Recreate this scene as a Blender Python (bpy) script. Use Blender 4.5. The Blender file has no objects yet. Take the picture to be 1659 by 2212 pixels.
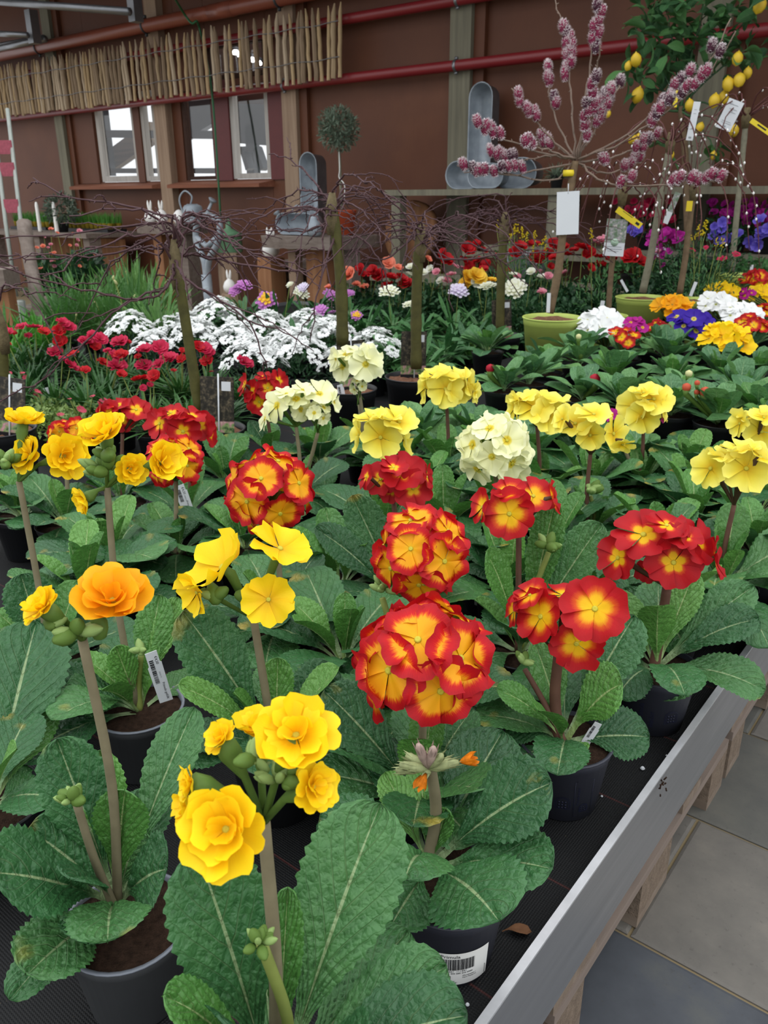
import bpy, math, random
import numpy as np
from mathutils import Vector, Matrix, Quaternion
R = math.radians
SC = bpy.context.scene
COL = SC.collection
# ------------------------------------------------------------------ camera (solved from the vanishing points of the place)
FPX, CAMH = 1752.2, 1.21
YAW, PITCH, ROLL = R(38.429), R(21.297), R(0.31)
_f = Vector((-math.sin(YAW)*math.cos(PITCH), math.cos(YAW)*math.cos(PITCH), -math.sin(PITCH)))
_r = Vector((math.cos(YAW), math.sin(YAW), 0)); _d = _f.cross(_r)
RIGHT = _r*math.cos(ROLL) + _d*math.sin(ROLL)
DOWN = _d*math.cos(ROLL) - _r*math.sin(ROLL)
FWD = _f
CAM = Vector((0, 0, CAMH))
cd = bpy.data.cameras.new('camera'); cam = bpy.data.objects.new('camera', cd); COL.objects.link(cam)
cd.sensor_fit = 'HORIZONTAL'; cd.sensor_width = 36; cd.lens = 36*FPX/1659
cd.clip_start = .02; cd.clip_end = 200
cd.dof.use_dof = True; cd.dof.focus_distance = 1.05; cd.dof.aperture_fstop = 19
m = Matrix.Identity(4)
for i in range(3):
    m[i][0] = RIGHT[i]; m[i][1] = -DOWN[i]; m[i][2] = -FWD[i]; m[i][3] = CAM[i]
cam.matrix_world = m
SC.camera = cam
# ------------------------------------------------------------------ light: bright overcast sky over the glass roof
w = bpy.data.worlds.new('overcast_sky'); SC.world = w; w.use_nodes = True
nt = w.node_tree; nt.nodes.clear()
o_ = nt.nodes.new('ShaderNodeOutputWorld'); b_ = nt.nodes.new('ShaderNodeBackground')
tc = nt.nodes.new('ShaderNodeTexCoord'); sp = nt.nodes.new('ShaderNodeSeparateXYZ')
rp = nt.nodes.new('ShaderNodeValToRGB')
nt.links.new(tc.outputs['Generated'], sp.inputs[0]); nt.links.new(sp.outputs['Z'], rp.inputs[0])
rp.color_ramp.elements[0].position = 0.0; rp.color_ramp.elements[0].color = (.44, .455, .47, 1)
rp.color_ramp.elements[1].position = 1.0; rp.color_ramp.elements[1].color = (1.22, 1.25, 1.28, 1)
nt.links.new(rp.outputs[0], b_.inputs[0]); b_.inputs[1].default_value = 1.6
nt.links.new(b_.outputs[0], o_.inputs[0])
SC.view_settings.view_transform = 'Standard'; SC.view_settings.look = 'None'
SC.view_settings.gamma = 1; SC.view_settings.use_curve_mapping = False
SC.view_settings.exposure = 0.5

# ------------------------------------------------------------------ pixel helpers
def ray(px, py): return RIGHT*((px-829.5)/FPX) + DOWN*((py-1106)/FPX) + FWD
def atZ(px, py, z): r = ray(px, py); return CAM + r*((z-CAMH)/r.z)
def atY(px, py, y): r = ray(px, py); return CAM + r*(y/r.y)
def atD(px, py, d): return CAM + ray(px, py)*d
def over(px, py, base, off=0.0):
    """point on the pixel's ray above the given ground point"""
    h = Vector((base.x, base.y, 0)); L = h.length; h /= L
    r = ray(px, py); return CAM + r*((L+off)/r.dot(h))
def depth_of(p): return (p-CAM).dot(FWD)
# ------------------------------------------------------------------ materials
def lin(c):
    if isinstance(c, str):
        c = [int(c[i:i+2], 16)/255 for i in (0, 2, 4)]
    return tuple(((x/12.92) if x <= .04045 else ((x+.055)/1.055)**2.4) for x in c)+(1,)
class N:
    def __init__(s, name):
        s.m = bpy.data.materials.new(name); s.m.use_nodes = True; s.t = s.m.node_tree; s.t.nodes.clear()
        s.out = s.n('OutputMaterial'); s.p = s.n('BsdfPrincipled'); s.l(s.p.outputs[0], s.out.inputs[0])
    def n(s, k, **kw):
        x = s.t.nodes.new('ShaderNode'+k)
        for a, v in kw.items(): setattr(x, a, v)
        return x
    def l(s, a, b): s.t.links.new(a, b)
    def math(s, op, a, b=None, c=None, clamp=False):
        x = s.n('Math', operation=op); x.use_clamp = clamp
        for i, v in enumerate((a, b, c)):
            if v is None: continue
            if isinstance(v, (int, float)): x.inputs[i].default_value = v
            else: s.l(v, x.inputs[i])
        return x.outputs[0]
    def noise(s, scale, vec=None, detail=3, rough=.55, out='Fac'):
        x = s.n('TexNoise'); x.inputs['Scale'].default_value = scale; x.inputs['Detail'].default_value = detail
        x.inputs['Roughness'].default_value = rough
        if vec is not None: s.l(vec, x.inputs['Vector'])
        return x.outputs[out]
    def ramp(s, fac, stops, interp='LINEAR'):
        x = s.n('ValToRGB'); e = x.color_ramp; e.interpolation = interp
        while len(e.elements) > 1: e.elements.remove(e.elements[-1])
        e.elements[0].position = stops[0][0]; e.elements[0].color = lin(stops[0][1])
        for p, c in stops[1:]:
            k = e.elements.new(p); k.color = lin(c)
        s.l(fac, x.inputs[0]); return x.outputs[0]
    def mix(s, f, a, b, mode='MIX'):
        x = s.n('Mix', data_type='RGBA', blend_type=mode)
        for sock, v in ((x.inputs[0], f), (x.inputs[6], a), (x.inputs[7], b)):
            if isinstance(v, (int, float)): sock.default_value = v
            elif isinstance(v, (tuple, str)): sock.default_value = lin(v) if isinstance(v, str) else v
            else: s.l(v, sock)
        return x.outputs[2]
    def mapping(s, vec, scale):
        x = s.n('Mapping'); s.l(vec, x.inputs[0]); x.inputs['Scale'].default_value = scale; return x.outputs[0]
    def bump(s, h, strength=.3, dist=.01):
        x = s.n('Bump'); x.inputs['Strength'].default_value = strength; x.inputs['Distance'].default_value = dist
        s.l(h, x.inputs['Height']); s.l(x.outputs[0], s.p.inputs['Normal'])
    def fin(s, col, rough=.6, spec=.4, metal=0, trans=0, tcol=None):
        if isinstance(col, str): s.p.inputs['Base Color'].default_value = lin(col)
        elif col is not None: s.l(col, s.p.inputs['Base Color'])
        s.p.inputs['Roughness'].default_value = rough; s.p.inputs['Metallic'].default_value = metal
        s.p.inputs['Specular IOR Level'].default_value = spec
        if trans:
            tr = s.n('BsdfTranslucent'); mx = s.n('MixShader'); mx.inputs[0].default_value = trans
            if col is not None and not isinstance(col, str): s.l(tcol or col, tr.inputs[0])
            else: tr.inputs[0].default_value = lin(tcol or col)
            s.l(s.p.outputs[0], mx.inputs[1]); s.l(tr.outputs[0], mx.inputs[2]); s.l(mx.outputs[0], s.out.inputs[0])
        return s.m
_pl = {}
def plain(col, rough=.6, spec=.4, metal=0, var=.12, scale=14, trans=0, bump=0):
    k = (col, rough, spec, metal, var, scale, trans, bump)
    if k in _pl: return _pl[k]
    s = N('mat_'+col); obj = s.n('TexCoord').outputs['Object']
    n = s.noise(scale, obj)
    c = lin(col)
    d = tuple(x*(1-var*1.6) for x in c[:3])+(1,); l2 = tuple(min(1, x*(1+var)) for x in c[:3])+(1,)
    cc = s.mix(n, d, l2)
    if bump: s.bump(s.noise(scale*4, obj), bump, .004)
    _pl[k] = s.fin(cc, rough, spec, metal, trans); return _pl[k]
def wood(name, c1, c2, c3, axis=2, scale=6, rough=.75):
    s = N(name); obj = s.n('TexCoord').outputs['Object']
    sc = [scale*4]*3; sc[axis] = scale*.22
    n = s.noise(1, s.mapping(obj, sc), 6, .62); n2 = s.noise(scale*.6, obj, 2)
    c = s.mix(n2, s.ramp(n, [(.3, c1), (.5, c2), (.7, c3)]), c2)
    s.bump(n, .25, .006); return s.fin(c, rough, .25)
def leafmat(name, dark, midc, light, rib, rough=.42, nv=9, slant=.38, trans=.12, spot=0, vein=.35):
    s = N(name); uv = s.n('UVMap').outputs[0]; sp = s.n('SeparateXYZ'); s.l(uv, sp.inputs[0])
    a = s.math('ABSOLUTE', s.math('SUBTRACT', s.math('MULTIPLY', sp.outputs[0], 2), 1)); t = sp.outputs[1]
    obj = s.n('TexCoord').outputs['Object']; info = s.n('ObjectInfo').outputs['Random']
    n1 = s.noise(22, obj, 3)
    f = s.math('ADD', s.math('MULTIPLY', info, .55), s.math('MULTIPLY', n1, .5))
    col = s.ramp(f, [(.12, dark), (.5, midc), (.9, light)])
    ph = s.math('FRACT', s.math('SUBTRACT', s.math('MULTIPLY', t, nv), s.math('MULTIPLY', a, nv*slant)))
    v = s.math('ABSOLUTE', s.math('SUBTRACT', ph, .5))            # .5 at the vein
    vm = s.math('SMOOTH_MIN', 1, s.math('MAXIMUM', s.math('MULTIPLY', s.math('SUBTRACT', v, .43), 14), 0), .1)
    vm = s.math('MULTIPLY', vm, s.math('SUBTRACT', 1, a), clamp=True)
    col = s.mix(s.math('MULTIPLY', vm, vein), col, rib)
    wr = s.math('ADD', .006, s.math('MULTIPLY', s.math('SUBTRACT', 1, t), .055))
    rm = s.math('SUBTRACT', 1, s.math('DIVIDE', a, s.math('MULTIPLY', wr, 1.5)), clamp=True)
    rm = s.math('MULTIPLY', rm, 3, clamp=True)
    base = s.math('MULTIPLY', s.math('SUBTRACT', .27, t), 6, clamp=True)
    col = s.mix(s.math('MULTIPLY', s.math('MAXIMUM', rm, base), .62), col, rib)
    if spot:
        sn = s.noise(13, obj, 2); g = s.math('MULTIPLY', s.math('SUBTRACT', s.math('ADD', sn, s.math('MULTIPLY', s.math('SUBTRACT', t, .8), .5)), .70), 9, clamp=True)
        col = s.mix(s.math('MULTIPLY', g, spot), col, 'b99b3a')
    cell = s.n('TexVoronoi', feature='DISTANCE_TO_EDGE'); cell.inputs['Scale'].default_value = 150; s.l(obj, cell.inputs['Vector'])
    cd_ = s.math('MINIMUM', cell.outputs['Distance'], .25)
    c2_ = s.n('TexVoronoi', feature='DISTANCE_TO_EDGE'); c2_.inputs['Scale'].default_value = 62; s.l(obj, c2_.inputs['Vector'])
    cd_ = s.math('ADD', s.math('MULTIPLY', cd_, .5), s.math('MULTIPLY', s.math('MINIMUM', c2_.outputs['Distance'], .3), 1.2))
    h = s.math('ADD', s.math('MULTIPLY', cd_, 1.6), s.math('SUBTRACT', s.math('MULTIPLY', n1, .5), s.math('MULTIPLY', vm, 2.0)))
    s.bump(h, .55, .005)
    return s.fin(col, rough, .42, trans=trans)
def petalmat(name, stops, streak=.16, edge=.12, star=0, trans=.28, rough=.55, vein=.0, vcol='d98a10'):
    s = N(name); uv = s.n('UVMap').outputs[0]; sp = s.n('SeparateXYZ'); s.l(uv, sp.inputs[0])
    a = s.math('SUBTRACT', s.math('MULTIPLY', sp.outputs[0], 2), 1); r = sp.outputs[1]
    info = s.n('ObjectInfo').outputs['Random']
    cmb = s.n('CombineXYZ'); s.l(s.math('ADD', s.math('MULTIPLY', a, 7), s.math('MULTIPLY', info, 40)), cmb.inputs[0])
    s.l(s.math('MULTIPLY', r, 1.1), cmb.inputs[1])
    n = s.noise(2.2, cmb.outputs[0], 4, .7)
    a4 = s.math('POWER', s.math('ABSOLUTE', a), 6)
    v = s.math('ADD', s.math('ADD', r, s.math('MULTIPLY', s.math('MULTIPLY', a4, edge), r)), s.math('MULTIPLY', s.math('SUBTRACT', n, .5), streak))
    if star: v = s.math('ADD', v, s.math('MULTIPLY', s.math('MULTIPLY', s.math('MULTIPLY', a, a), star), r))
    v = s.math('ADD', v, s.math('MULTIPLY', s.math('SUBTRACT', info, .5), .1))
    col = s.ramp(v, stops)
    if vein:
        c2 = s.n('CombineXYZ'); s.l(s.math('MULTIPLY', a, 9), c2.inputs[0]); s.l(s.math('MULTIPLY', r, .5), c2.inputs[1])
        vn = s.noise(2.5, c2.outputs[0], 2); vf = s.math('MULTIPLY', s.math('SUBTRACT', vn, .52), 6, clamp=True)
        col = s.mix(s.math('MULTIPLY', s.math('MULTIPLY', vf, s.math('SUBTRACT', 1.05, r)), vein), col, vcol)
    s.bump(n, .15, .004)
    return s.fin(col, rough, .25, trans=trans)
M = {}
M['wall'] = None
def build_mats():
    s = N('brown_panel_board'); o = s.n('TexCoord').outputs['Object']
    n = s.noise(1.3, o, 4); n2 = s.noise(60, s.mapping(o, (1, 1, .12)), 3)
    c = s.mix(s.math('MULTIPLY', n2, .35), s.ramp(n, [(.3, '55301f'), (.55, '603824'), (.75, '6c422b')]), '4a2a1b')
    s.bump(n2, .12, .003); M['wall'] = s.fin(c, .55, .3)
    M['post'] = wood('grey_green_post_wood', '57544a', '706c5c', '86826e')
    M['post2'] = wood('warm_post_wood', '776050', '917a66', 'a8937c')
    M['beam'] = wood('roof_beam_wood', '55483c', '75644f', '8c7a60', 0)
    M['soffit'] = wood('dark_roof_boards', '2a1a14', '38241b', '452d21', 0)
    M['redtrim'] = plain('5a1c1c', .5, .4)
    M['sill'] = wood('sill_wood', '6a3a2c', '80503c', '8f6650', 0)
    M['white_frame'] = wood('weathered_white_frame', '8f8b86', 'aaa6a0', 'bdbab5')
    M['redpipe'] = plain('7a1f24', .38, .5, 0, .06)
    M['brownpipe'] = plain('7d4130', .36, .5, 0, .06)
    M['steel'] = plain('84868a', .35, .5, .8, .1)
    M['darksteel'] = plain('33363a', .45, .5, .4, .1)
    M['picket'] = [wood('chestnut_%d' % i, a, b, c) for i, (a, b, c) in enumerate((('7d6a52', 'a08a6c', 'bba78a'), ('8c7c68', 'ad9a82', 'c4b49e'), ('65543f', '84705a', '9d8a70'), ('92795a', 'ad9470', 'c4ac88')))]
    s = N('zinc_sheet'); o = s.n('TexCoord').outputs['Object']; n = s.noise(9, o, 4)
    M['zinc'] = s.fin(s.ramp(n, [(.3, '7d868e'), (.6, '959da5'), (.8, 'a9b0b6')]), .5, .5, .25)
    s = N('window_glass'); g = s.n('BsdfGlossy'); g.inputs['Roughness'].default_value = .02; t = s.n('BsdfTransparent')
    mx = s.n('MixShader'); mx.inputs[0].default_value = .07
    s.l(t.outputs[0], mx.inputs[1]); s.l(g.outputs[0], mx.inputs[2]); s.l(mx.outputs[0], s.out.inputs[0]); M['glass'] = s.m
    s = N('reflection_glow'); s.p.inputs['Emission Color'].default_value = (1, .98, .95, 1); s.p.inputs['Emission Strength'].default_value = 6; M['lamp'] = s.m  # glow imitating lamps reflected in the upper pane
    # floor slabs
    M['slab'] = []
    for i, (a, b, c) in enumerate((('55524e', '66625c', '756f66'), ('383b40', '44474c', '525350'), ('5a544d', '68625a', '776f65'), ('484846', '565550', '646058'))):
        s = N('stone_slab_%d' % i); o = s.n('TexCoord').outputs['Object']
        n = s.noise(5, o, 6, .65); n2 = s.noise(90, o, 3)
        cc = s.mix(s.math('MULTIPLY', s.math('SUBTRACT', n2, .62), 3, clamp=True), s.ramp(n, [(.3, a), (.55, b), (.75, c)]), '3d3a36')
        s.bump(n2, .2, .002); M['slab'].append(s.fin(cc, .62, .3))
    M['grout'] = plain('7c6e54', .9, .2)
    s = N('woven_ground_fabric'); o = s.n('TexCoord').outputs['Object']
    wv = s.n('TexWave', wave_type='BANDS', bands_direction='X'); wv.inputs['Scale'].default_value = 90; s.l(o, wv.inputs[0])
    wy = s.n('TexWave', wave_type='BANDS', bands_direction='Y'); wy.inputs['Scale'].default_value = 90; s.l(o, wy.inputs[0])
    n = s.noise(300, o, 2); n2 = s.noise(7, o, 4)
    h = s.math('MULTIPLY', wv.outputs['Fac'], wy.outputs['Fac'])
    sx = s.n('SeparateXYZ'); s.l(o, sx.inputs[0])
    ln = s.math('ABSOLUTE', s.math('SUBTRACT', s.math('FRACT', s.math('MULTIPLY', sx.outputs[1], 5)), .5))
    red = s.math('MULTIPLY', s.math('SUBTRACT', .012, ln), 90, clamp=True)
    c = s.ramp(s.math('ADD', s.math('MULTIPLY', h, .35), s.math('MULTIPLY', n2, .5)), [(.1, '08090a'), (.5, '0e0f11'), (.9, '17181a')])
    c = s.mix(s.math('MULTIPLY', s.math('SUBTRACT', n, .70), 6, clamp=True), c, '4d4434')
    c = s.mix(s.math('MULTIPLY', red, .5), c, '5a2a26')
    s.bump(h, .5, .002); M['fabric'] = s.fin(c, .7, .3)
    s = N('brushed_aluminium'); o = s.n('TexCoord').outputs['Object']; n = s.noise(1, s.mapping(o, (60, 3, 60)), 5); n2 = s.noise(7, o, 3)
    M['alu'] = s.fin(s.mix(n2, s.ramp(n, [(.3, '8a8c8e'), (.7, 'a5a6a8')]), '97979a'), .42, .5, .75)
    M['alu_edge'] = plain('c4c5c8', .4, .5, .5, .15, 40)
    M['pallet'] = wood('pallet_wood_y', '5f544c', '7a6d64', '93877d', 1)
    M['palletx'] = wood('pallet_wood_x', '5c5048', '746659', '8c8074', 0)
    M['chip'] = plain('77685a', .9, .2, 0, .4, 70, 0, .6)
    M['rustic'] = wood('rustic_slab_wood', '574c46', '746860', '8f857e', 0, 8)
    M['stump'] = wood('orange_stump_wood', '6a4630', '8a6042', 'a27a58')
    M['potgrey'] = plain('4b4d4f', .5, .4, 0, .08, 30)
    M['potblack'] = plain('1c1d20', .45, .45, 0, .08, 30)
    M['potblue'] = plain('30323c', .5, .4, 0, .08, 30)
    M['rimgrey'] = plain('6b7079', .45, .45, 0, .08, 30)
    M['lime'] = plain('aebf60', .5, .4, 0, .05, 20)
    M['terra'] = plain('b04c2e', .55, .35, 0, .06, 20)
    M['soil'] = plain('3a2b22', .95, .1, 0, .6, 120, 0, 1)
    M['mulch'] = plain('85604c', .95, .1, 0, .6, 90, 0, 1)
    M['white'] = plain('dcdcd9', .4, .4, 0, .02)
    M['tag'] = plain('c9ccd0', .45, .4, 0, .02)
    M['tagy'] = plain('d8c022', .45, .4, 0, .03)
    M['ink'] = plain('17181c', .6, .3, 0, 0)
    M['inkblue'] = plain('191c30', .5, .3, 0, 0)
    M['inkgrey'] = plain('85888c', .6, .3, 0, 0)
    M['ceramic'] = plain('e6e4e0', .25, .5, 0, .02)
    M['green_metal'] = plain('6e9a76', .5, .4, 0, .06)
    M['green_cable'] = plain('1f5a33', .5, .4, 0, .06)
    M['catkin'] = plain('7d2c48', .8, .1, 0, .35, 140)
    M['catfur'] = plain('e4dadc', .9, .1, 0, .05, 200)
    M['catdark'] = plain('4a2a38', .8, .1, 0, .3, 140)
    M['bark_birch'] = plain('4d4a22', .7, .3, 0, .35, 30, 0, .3)
    M['bark_willow'] = plain('6f5c46', .75, .25, 0, .35, 40, 0, .3)
    M['bark_grey'] = plain('7b7866', .75, .25, 0, .3, 40, 0, .3)
    M['twig'] = plain('4b3236', .6, .3, 0, .3, 60)
    M['twig_pale'] = plain('7a685c', .65, .3, 0, .3, 60)
    M['twig_red'] = plain('5a3431', .6, .3, 0, .3, 60)
    M['graft'] = plain('6a5e44', .8, .2, 0, .5, 60, 0, .6)
    M['stalk'] = plain('787058', .7, .2, 0, .2, 40)
    M['stalkg'] = plain('75803f', .65, .25, 0, .2, 40)
    M['stalkr'] = plain('5c4034', .65, .25, 0, .2, 40)
    M['calyx'] = plain('5d7a35', .6, .25, 0, .2, 60, .15)
    M['calyxr'] = plain('4d3a2a', .6, .25, 0, .2, 60)
    M['bud'] = plain('86a05e', .6, .25, 0, .15, 80, .1)
    M['eye'] = plain('b9b03a', .6, .2, 0, .2, 200)
    M['leaf'] = leafmat('primrose_leaf', '1f4728', '326235', '4a7840', 'a2b484', spot=.5, vein=.22, rough=.46)
    M['leafy'] = leafmat('young_primrose_leaf', '3c6c30', '4f8238', '649445', 'b0c284', nv=10)
    M['leafs'] = leafmat('garden_primrose_leaf', '3a6244', '517f4d', '6f9c5a', '8fac78', trans=.15, vein=.2)
    M['fol'] = leafmat('dark_foliage', '1b3d1d', '2c5726', '457434', '5b8447', trans=.15, vein=.0)
    M['folw'] = leafmat('wallflower_foliage', '25502c', '3a6b3a', '54874b', '789a68', trans=.15, vein=.0)
    M['folr'] = leafmat('rose_foliage', '16311d', '234a2a', '365f36', '42693f', trans=.1, vein=.0)
    M['folgrey'] = leafmat('grey_green_foliage', '3a4a38', '58695a', '76866f', '7d8b76', trans=.1, vein=.0)
    M['folgrass'] = leafmat('grass_foliage', '2f5a28', '4b7a3a', '6f9a52', '7aa05c', trans=.2, vein=.0)
    M['follime'] = leafmat('cushion_foliage', '4f6a30', '6f8a45', '92a862', '92a862', trans=.2, vein=.0)
    M['foldark'] = leafmat('citrus_leaf', '234a2b', '3a6a3a', '588a4a', '6a8c5c', trans=.12, vein=.0, rough=.3)
    M['seedgrass'] = leafmat('seedling_foliage', '2a5a1a', '3c7a24', '4f8f30', '4f8f30', trans=.2, vein=.0)
    M['lemon'] = plain('d0ae2a', .45, .4, 0, .12, 30, 0, .2)
    P = petalmat
    M['pic'] = P('orange_petal_red_rim', [(.0, '9aa03a'), (.07, 'e9b312'), (.3, 'f0a812'), (.62, 'f2a81c'), (.70, 'dd5a12'), (.78, 'c2141a'), (1, 'a80f1c')], .42, .14)
    M['red'] = P('red_petal_yellow_eye', [(.0, 'c9b020'), (.1, 'f0c015'), (.32, 'efb914'), (.40, 'd8501a'), (.52, 'b81118'), (1, 'a60d19')], .22, .02, .5)
    M['redo'] = P('red_petal_broad_yellow_eye', [(.0, '8d8d3a'), (.1, 'f2c415'), (.42, 'f0b516'), (.58, 'd75316'), (.75, 'b9141a'), (1, 'ab0e18')], .26, .12, .3)
    M['yel'] = P('golden_yellow_petal', [(.0, 'cfa010'), (.2, 'ecb90a'), (.5, 'f5cb10'), (1, 'f8d81c')], .12, 0, vein=.35)
    M['ora'] = P('amber_petal', [(.0, 'b99a18'), (.2, 'ea9f08'), (.55, 'f0a80f'), (1, 'f4b51a')], .12, 0, vein=.4, vcol='d57d08')
    M['lem'] = P('lemon_petal', [(.0, 'a8901a'), (.15, 'dcb414'), (.42, 'ebd43a'), (.7, 'f1e35a'), (1, 'f3e872')], .12, 0, vein=.1, vcol='dcbc20')
    M['cre'] = P('cream_petal', [(.0, 'b49a1c'), (.1, 'd9b81c'), (.2, 'e3d04a'), (.28, 'ecebb0'), (1, 'eeefc4')], .10, 0)
    M['whi'] = P('white_petal', [(.0, 'b9c05a'), (.1, 'd8d77a'), (.2, 'eef0ec'), (1, 'f4f5f5')], .06, 0)
    M['pur'] = P('violet_petal', [(.0, 'd8c23a'), (.22, 'e3cf52'), (.3, '3a1f9a'), (1, '351596')], .1, 0)
    M['mag'] = P('magenta_petal', [(.0, 'e0b31a'), (.2, 'e0a31a'), (.28, 'a5147a'), (1, 'b0188a')], .1, 0)
    M['dia'] = P('carnation_petal', [(.0, '8d0f2e'), (.5, 'b8163c'), (1, 'c42a50')], .2, 0)
    M['diar'] = P('carnation_petal_scarlet', [(.0, '8a0d18'), (.5, 'b40f1c'), (1, 'c01a24')], .2, 0)
    M['rose'] = P('rose_petal_red', [(.0, '6d0610'), (.5, 'a30a16'), (1, 'b5141c')], .2, 0)
    M['cor'] = P('rose_petal_coral', [(.0, 'b5402a'), (.5, 'd9684c'), (1, 'e58a70')], .2, 0)
    M['pink'] = P('rose_petal_pink', [(.0, 'b03a5c'), (.5, 'd06a84'), (1, 'd99aa4')], .2, 0)
    M['ryel'] = P('rose_petal_yellow', [(.0, 'cf8f0a'), (.5, 'e3ae1a'), (1, 'ecc544')], .2, 0)
    M['rwhi'] = P('rose_petal_white', [(.0, 'c9c98a'), (.5, 'dedfc2'), (1, 'e5e5dc')], .2, 0)
    M['lil'] = P('lilac_petal', [(.0, 'a85aa8'), (.5, 'b56cb4'), (1, 'c88ac6')], .2, 0)
    M['lilw'] = P('white_lilac_petal', [(.0, 'b59ac4'), (.5, 'd0c4dc'), (1, 'e0dce6')], .2, 0)
    M['peri'] = P('periwinkle_petal', [(.0, '3f2f9a'), (.5, '5a4ab4'), (1, '7767c8')], .2, 0)
    M['aza'] = P('azalea_red_petal', [(.0, 'a0103a'), (.5, 'c21e4c'), (1, 'd03860')], .2, 0)
    M['azm'] = P('azalea_magenta_petal', [(.0, '8a106e'), (.5, 'a81a88'), (1, 'ba2c9a')], .2, 0)
    M['broom'] = plain('d8c01c', .6, .3, 0, .15, 60, .2)
    M['coral'] = plain('c8583c', .6, .3, 0, .25, 90, .2)
    M['budred'] = plain('b01830', .6, .3, 0, .2, 60, .2)
    M['budcream'] = plain('d6d49a', .6, .3, 0, .1, 60, .2)
    M['pinklabel'] = plain('9a4a58', .5, .3, 0, .3, 60)
    M['plastic_clear'] = plain('8d938c', .3, .5, 0, .15, 20)
    s = N('photo_card'); o = s.n('TexCoord').outputs['Object']; sx = s.n('SeparateXYZ'); s.l(o, sx.inputs[0])
    n = s.noise(60, o, 5, .7); c = s.ramp(n, [(.35, '15120f'), (.5, '2a2620'), (.62, '5a5040'), (.75, '8a7c62')])
    n2 = s.noise(45, o, 3, out='Color'); c2 = s.ramp(s.noise(50, o, 4), [(.35, '2c4a2a'), (.5, '7a8f5a'), (.6, 'b07a88'), (.72, 'd0c9a8')])
    f = s.math('MULTIPLY', s.math('SUBTRACT', .055, sx.outputs[2]), 200, clamp=True)
    c = s.mix(f, c, c2); f2 = s.math('MULTIPLY', s.math('SUBTRACT', .02, sx.outputs[2]), 400, clamp=True)
    M['card'] = s.fin(s.mix(f2, c, '131318'), .35, .4)
    s = N('plant_photo'); o = s.n('TexCoord').outputs['Object']
    M['cardlight'] = s.fin(s.ramp(s.noise(50, o, 4, .7), [(.3, '3a5a3a'), (.45, '6f7f6a'), (.58, '99929a'), (.7, 'd0cbb0')]), .35, .4)
build_mats()
# ------------------------------------------------------------------ mesh helpers
class MB:
    def __init__(s): s.v = []; s.f = []; s.uv = []; s.mi = []
    def add(s, vs, fs, uvs=None, mi=0):
        k = len(s.v); s.v.extend([tuple(x) for x in vs])
        for i, f in enumerate(fs):
            s.f.append(tuple(j+k for j in f)); s.mi.append(mi)
        s.uv.extend(uvs if uvs is not None else [(.5, .5)]*len(vs))
        return s
    def box(s, a, b, mi=0, mat=None):
        x0, y0, z0 = a; x1, y1, z1 = b
        vs = [Vector(p) for p in ((x0, y0, z0), (x1, y0, z0), (x1, y1, z0), (x0, y1, z0), (x0, y0, z1), (x1, y0, z1), (x1, y1, z1), (x0, y1, z1))]
        if mat is not None: vs = [mat @ v for v in vs]
        return s.add(vs, [(0, 3, 2, 1), (4, 5, 6, 7), (0, 1, 5, 4), (1, 2, 6, 5), (2, 3, 7, 6), (3, 0, 4, 7)], None, mi)
    def tube(s, pts, rad, n=8, cap=True, mi=0):
        pts = [Vector(p) for p in pts]; m_ = len(pts)
        if not hasattr(rad, '__len__'): rad = [rad]*m_
        vs = []; up = None
        for i, p in enumerate(pts):
            t = (pts[min(i+1, m_-1)]-pts[max(i-1, 0)])
            t = t.normalized() if t.length > 1e-9 else Vector((0, 0, 1))
            if up is None:
                up = Vector((1, 0, 0)) if abs(t.x) < .8 else Vector((0, 1, 0))
            a = (up - t*up.dot(t)).normalized(); b = t.cross(a); up = a
            for k in range(n):
                th = 2*math.pi*k/n; vs.append(p+(a*math.cos(th)+b*math.sin(th))*rad[i])
        fs = []
        for i in range(m_-1):
            for k in range(n):
                k2 = (k+1) % n; fs.append((i*n+k, i*n+k2, (i+1)*n+k2, (i+1)*n+k))
        if cap: fs.append(tuple(range(n-1, -1, -1))); fs.append(tuple((m_-1)*n+k for k in range(n)))
        uv = [(k/n, i/max(1, m_-1)) for i in range(m_) for k in range(n)]
        return s.add(vs, fs, uv, mi)
    def lathe(s, prof, n=24, mi=0, origin=(0, 0, 0), closed=False, mat=None, caps=(1, 1)):
        o = Vector(origin); vs = []
        for r, z in prof:
            for k in range(n):
                th = 2*math.pi*k/n; v = Vector((r*math.cos(th), r*math.sin(th), z))
                vs.append(o + (mat @ v if mat is not None else v))
        fs = []; L = len(prof)
        for i in range(L-1 + (1 if closed else 0)):
            i2 = (i+1) % L
            for k in range(n):
                k2 = (k+1) % n; fs.append((i*n+k, i*n+k2, i2*n+k2, i2*n+k))
        if not closed:
            if prof[0][0] > 1e-6 and caps[0]: fs.append(tuple(range(n-1, -1, -1)))
            if prof[-1][0] > 1e-6 and caps[1]: fs.append(tuple((L-1)*n+k for k in range(n)))
        return s.add(vs, fs, None, mi)
    def mesh(s, name, mats, smooth=True):
        me = bpy.data.meshes.new(name); me.from_pydata(s.v, [], s.f)
        if not isinstance(mats, (list, tuple)): mats = [mats]
        for x in mats: me.materials.append(x)
        if any(s.mi): me.polygons.foreach_set('material_index', s.mi)
        uvl = me.uv_layers.new(name='UVMap')
        li = np.empty(len(me.loops), dtype=np.int32); me.loops.foreach_get('vertex_index', li)
        uvl.data.foreach_set('uv', np.array(s.uv, dtype=np.float32)[li].ravel())
        me.polygons.foreach_set('use_smooth', [smooth]*len(me.polygons))
        me.update(); return me
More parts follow.
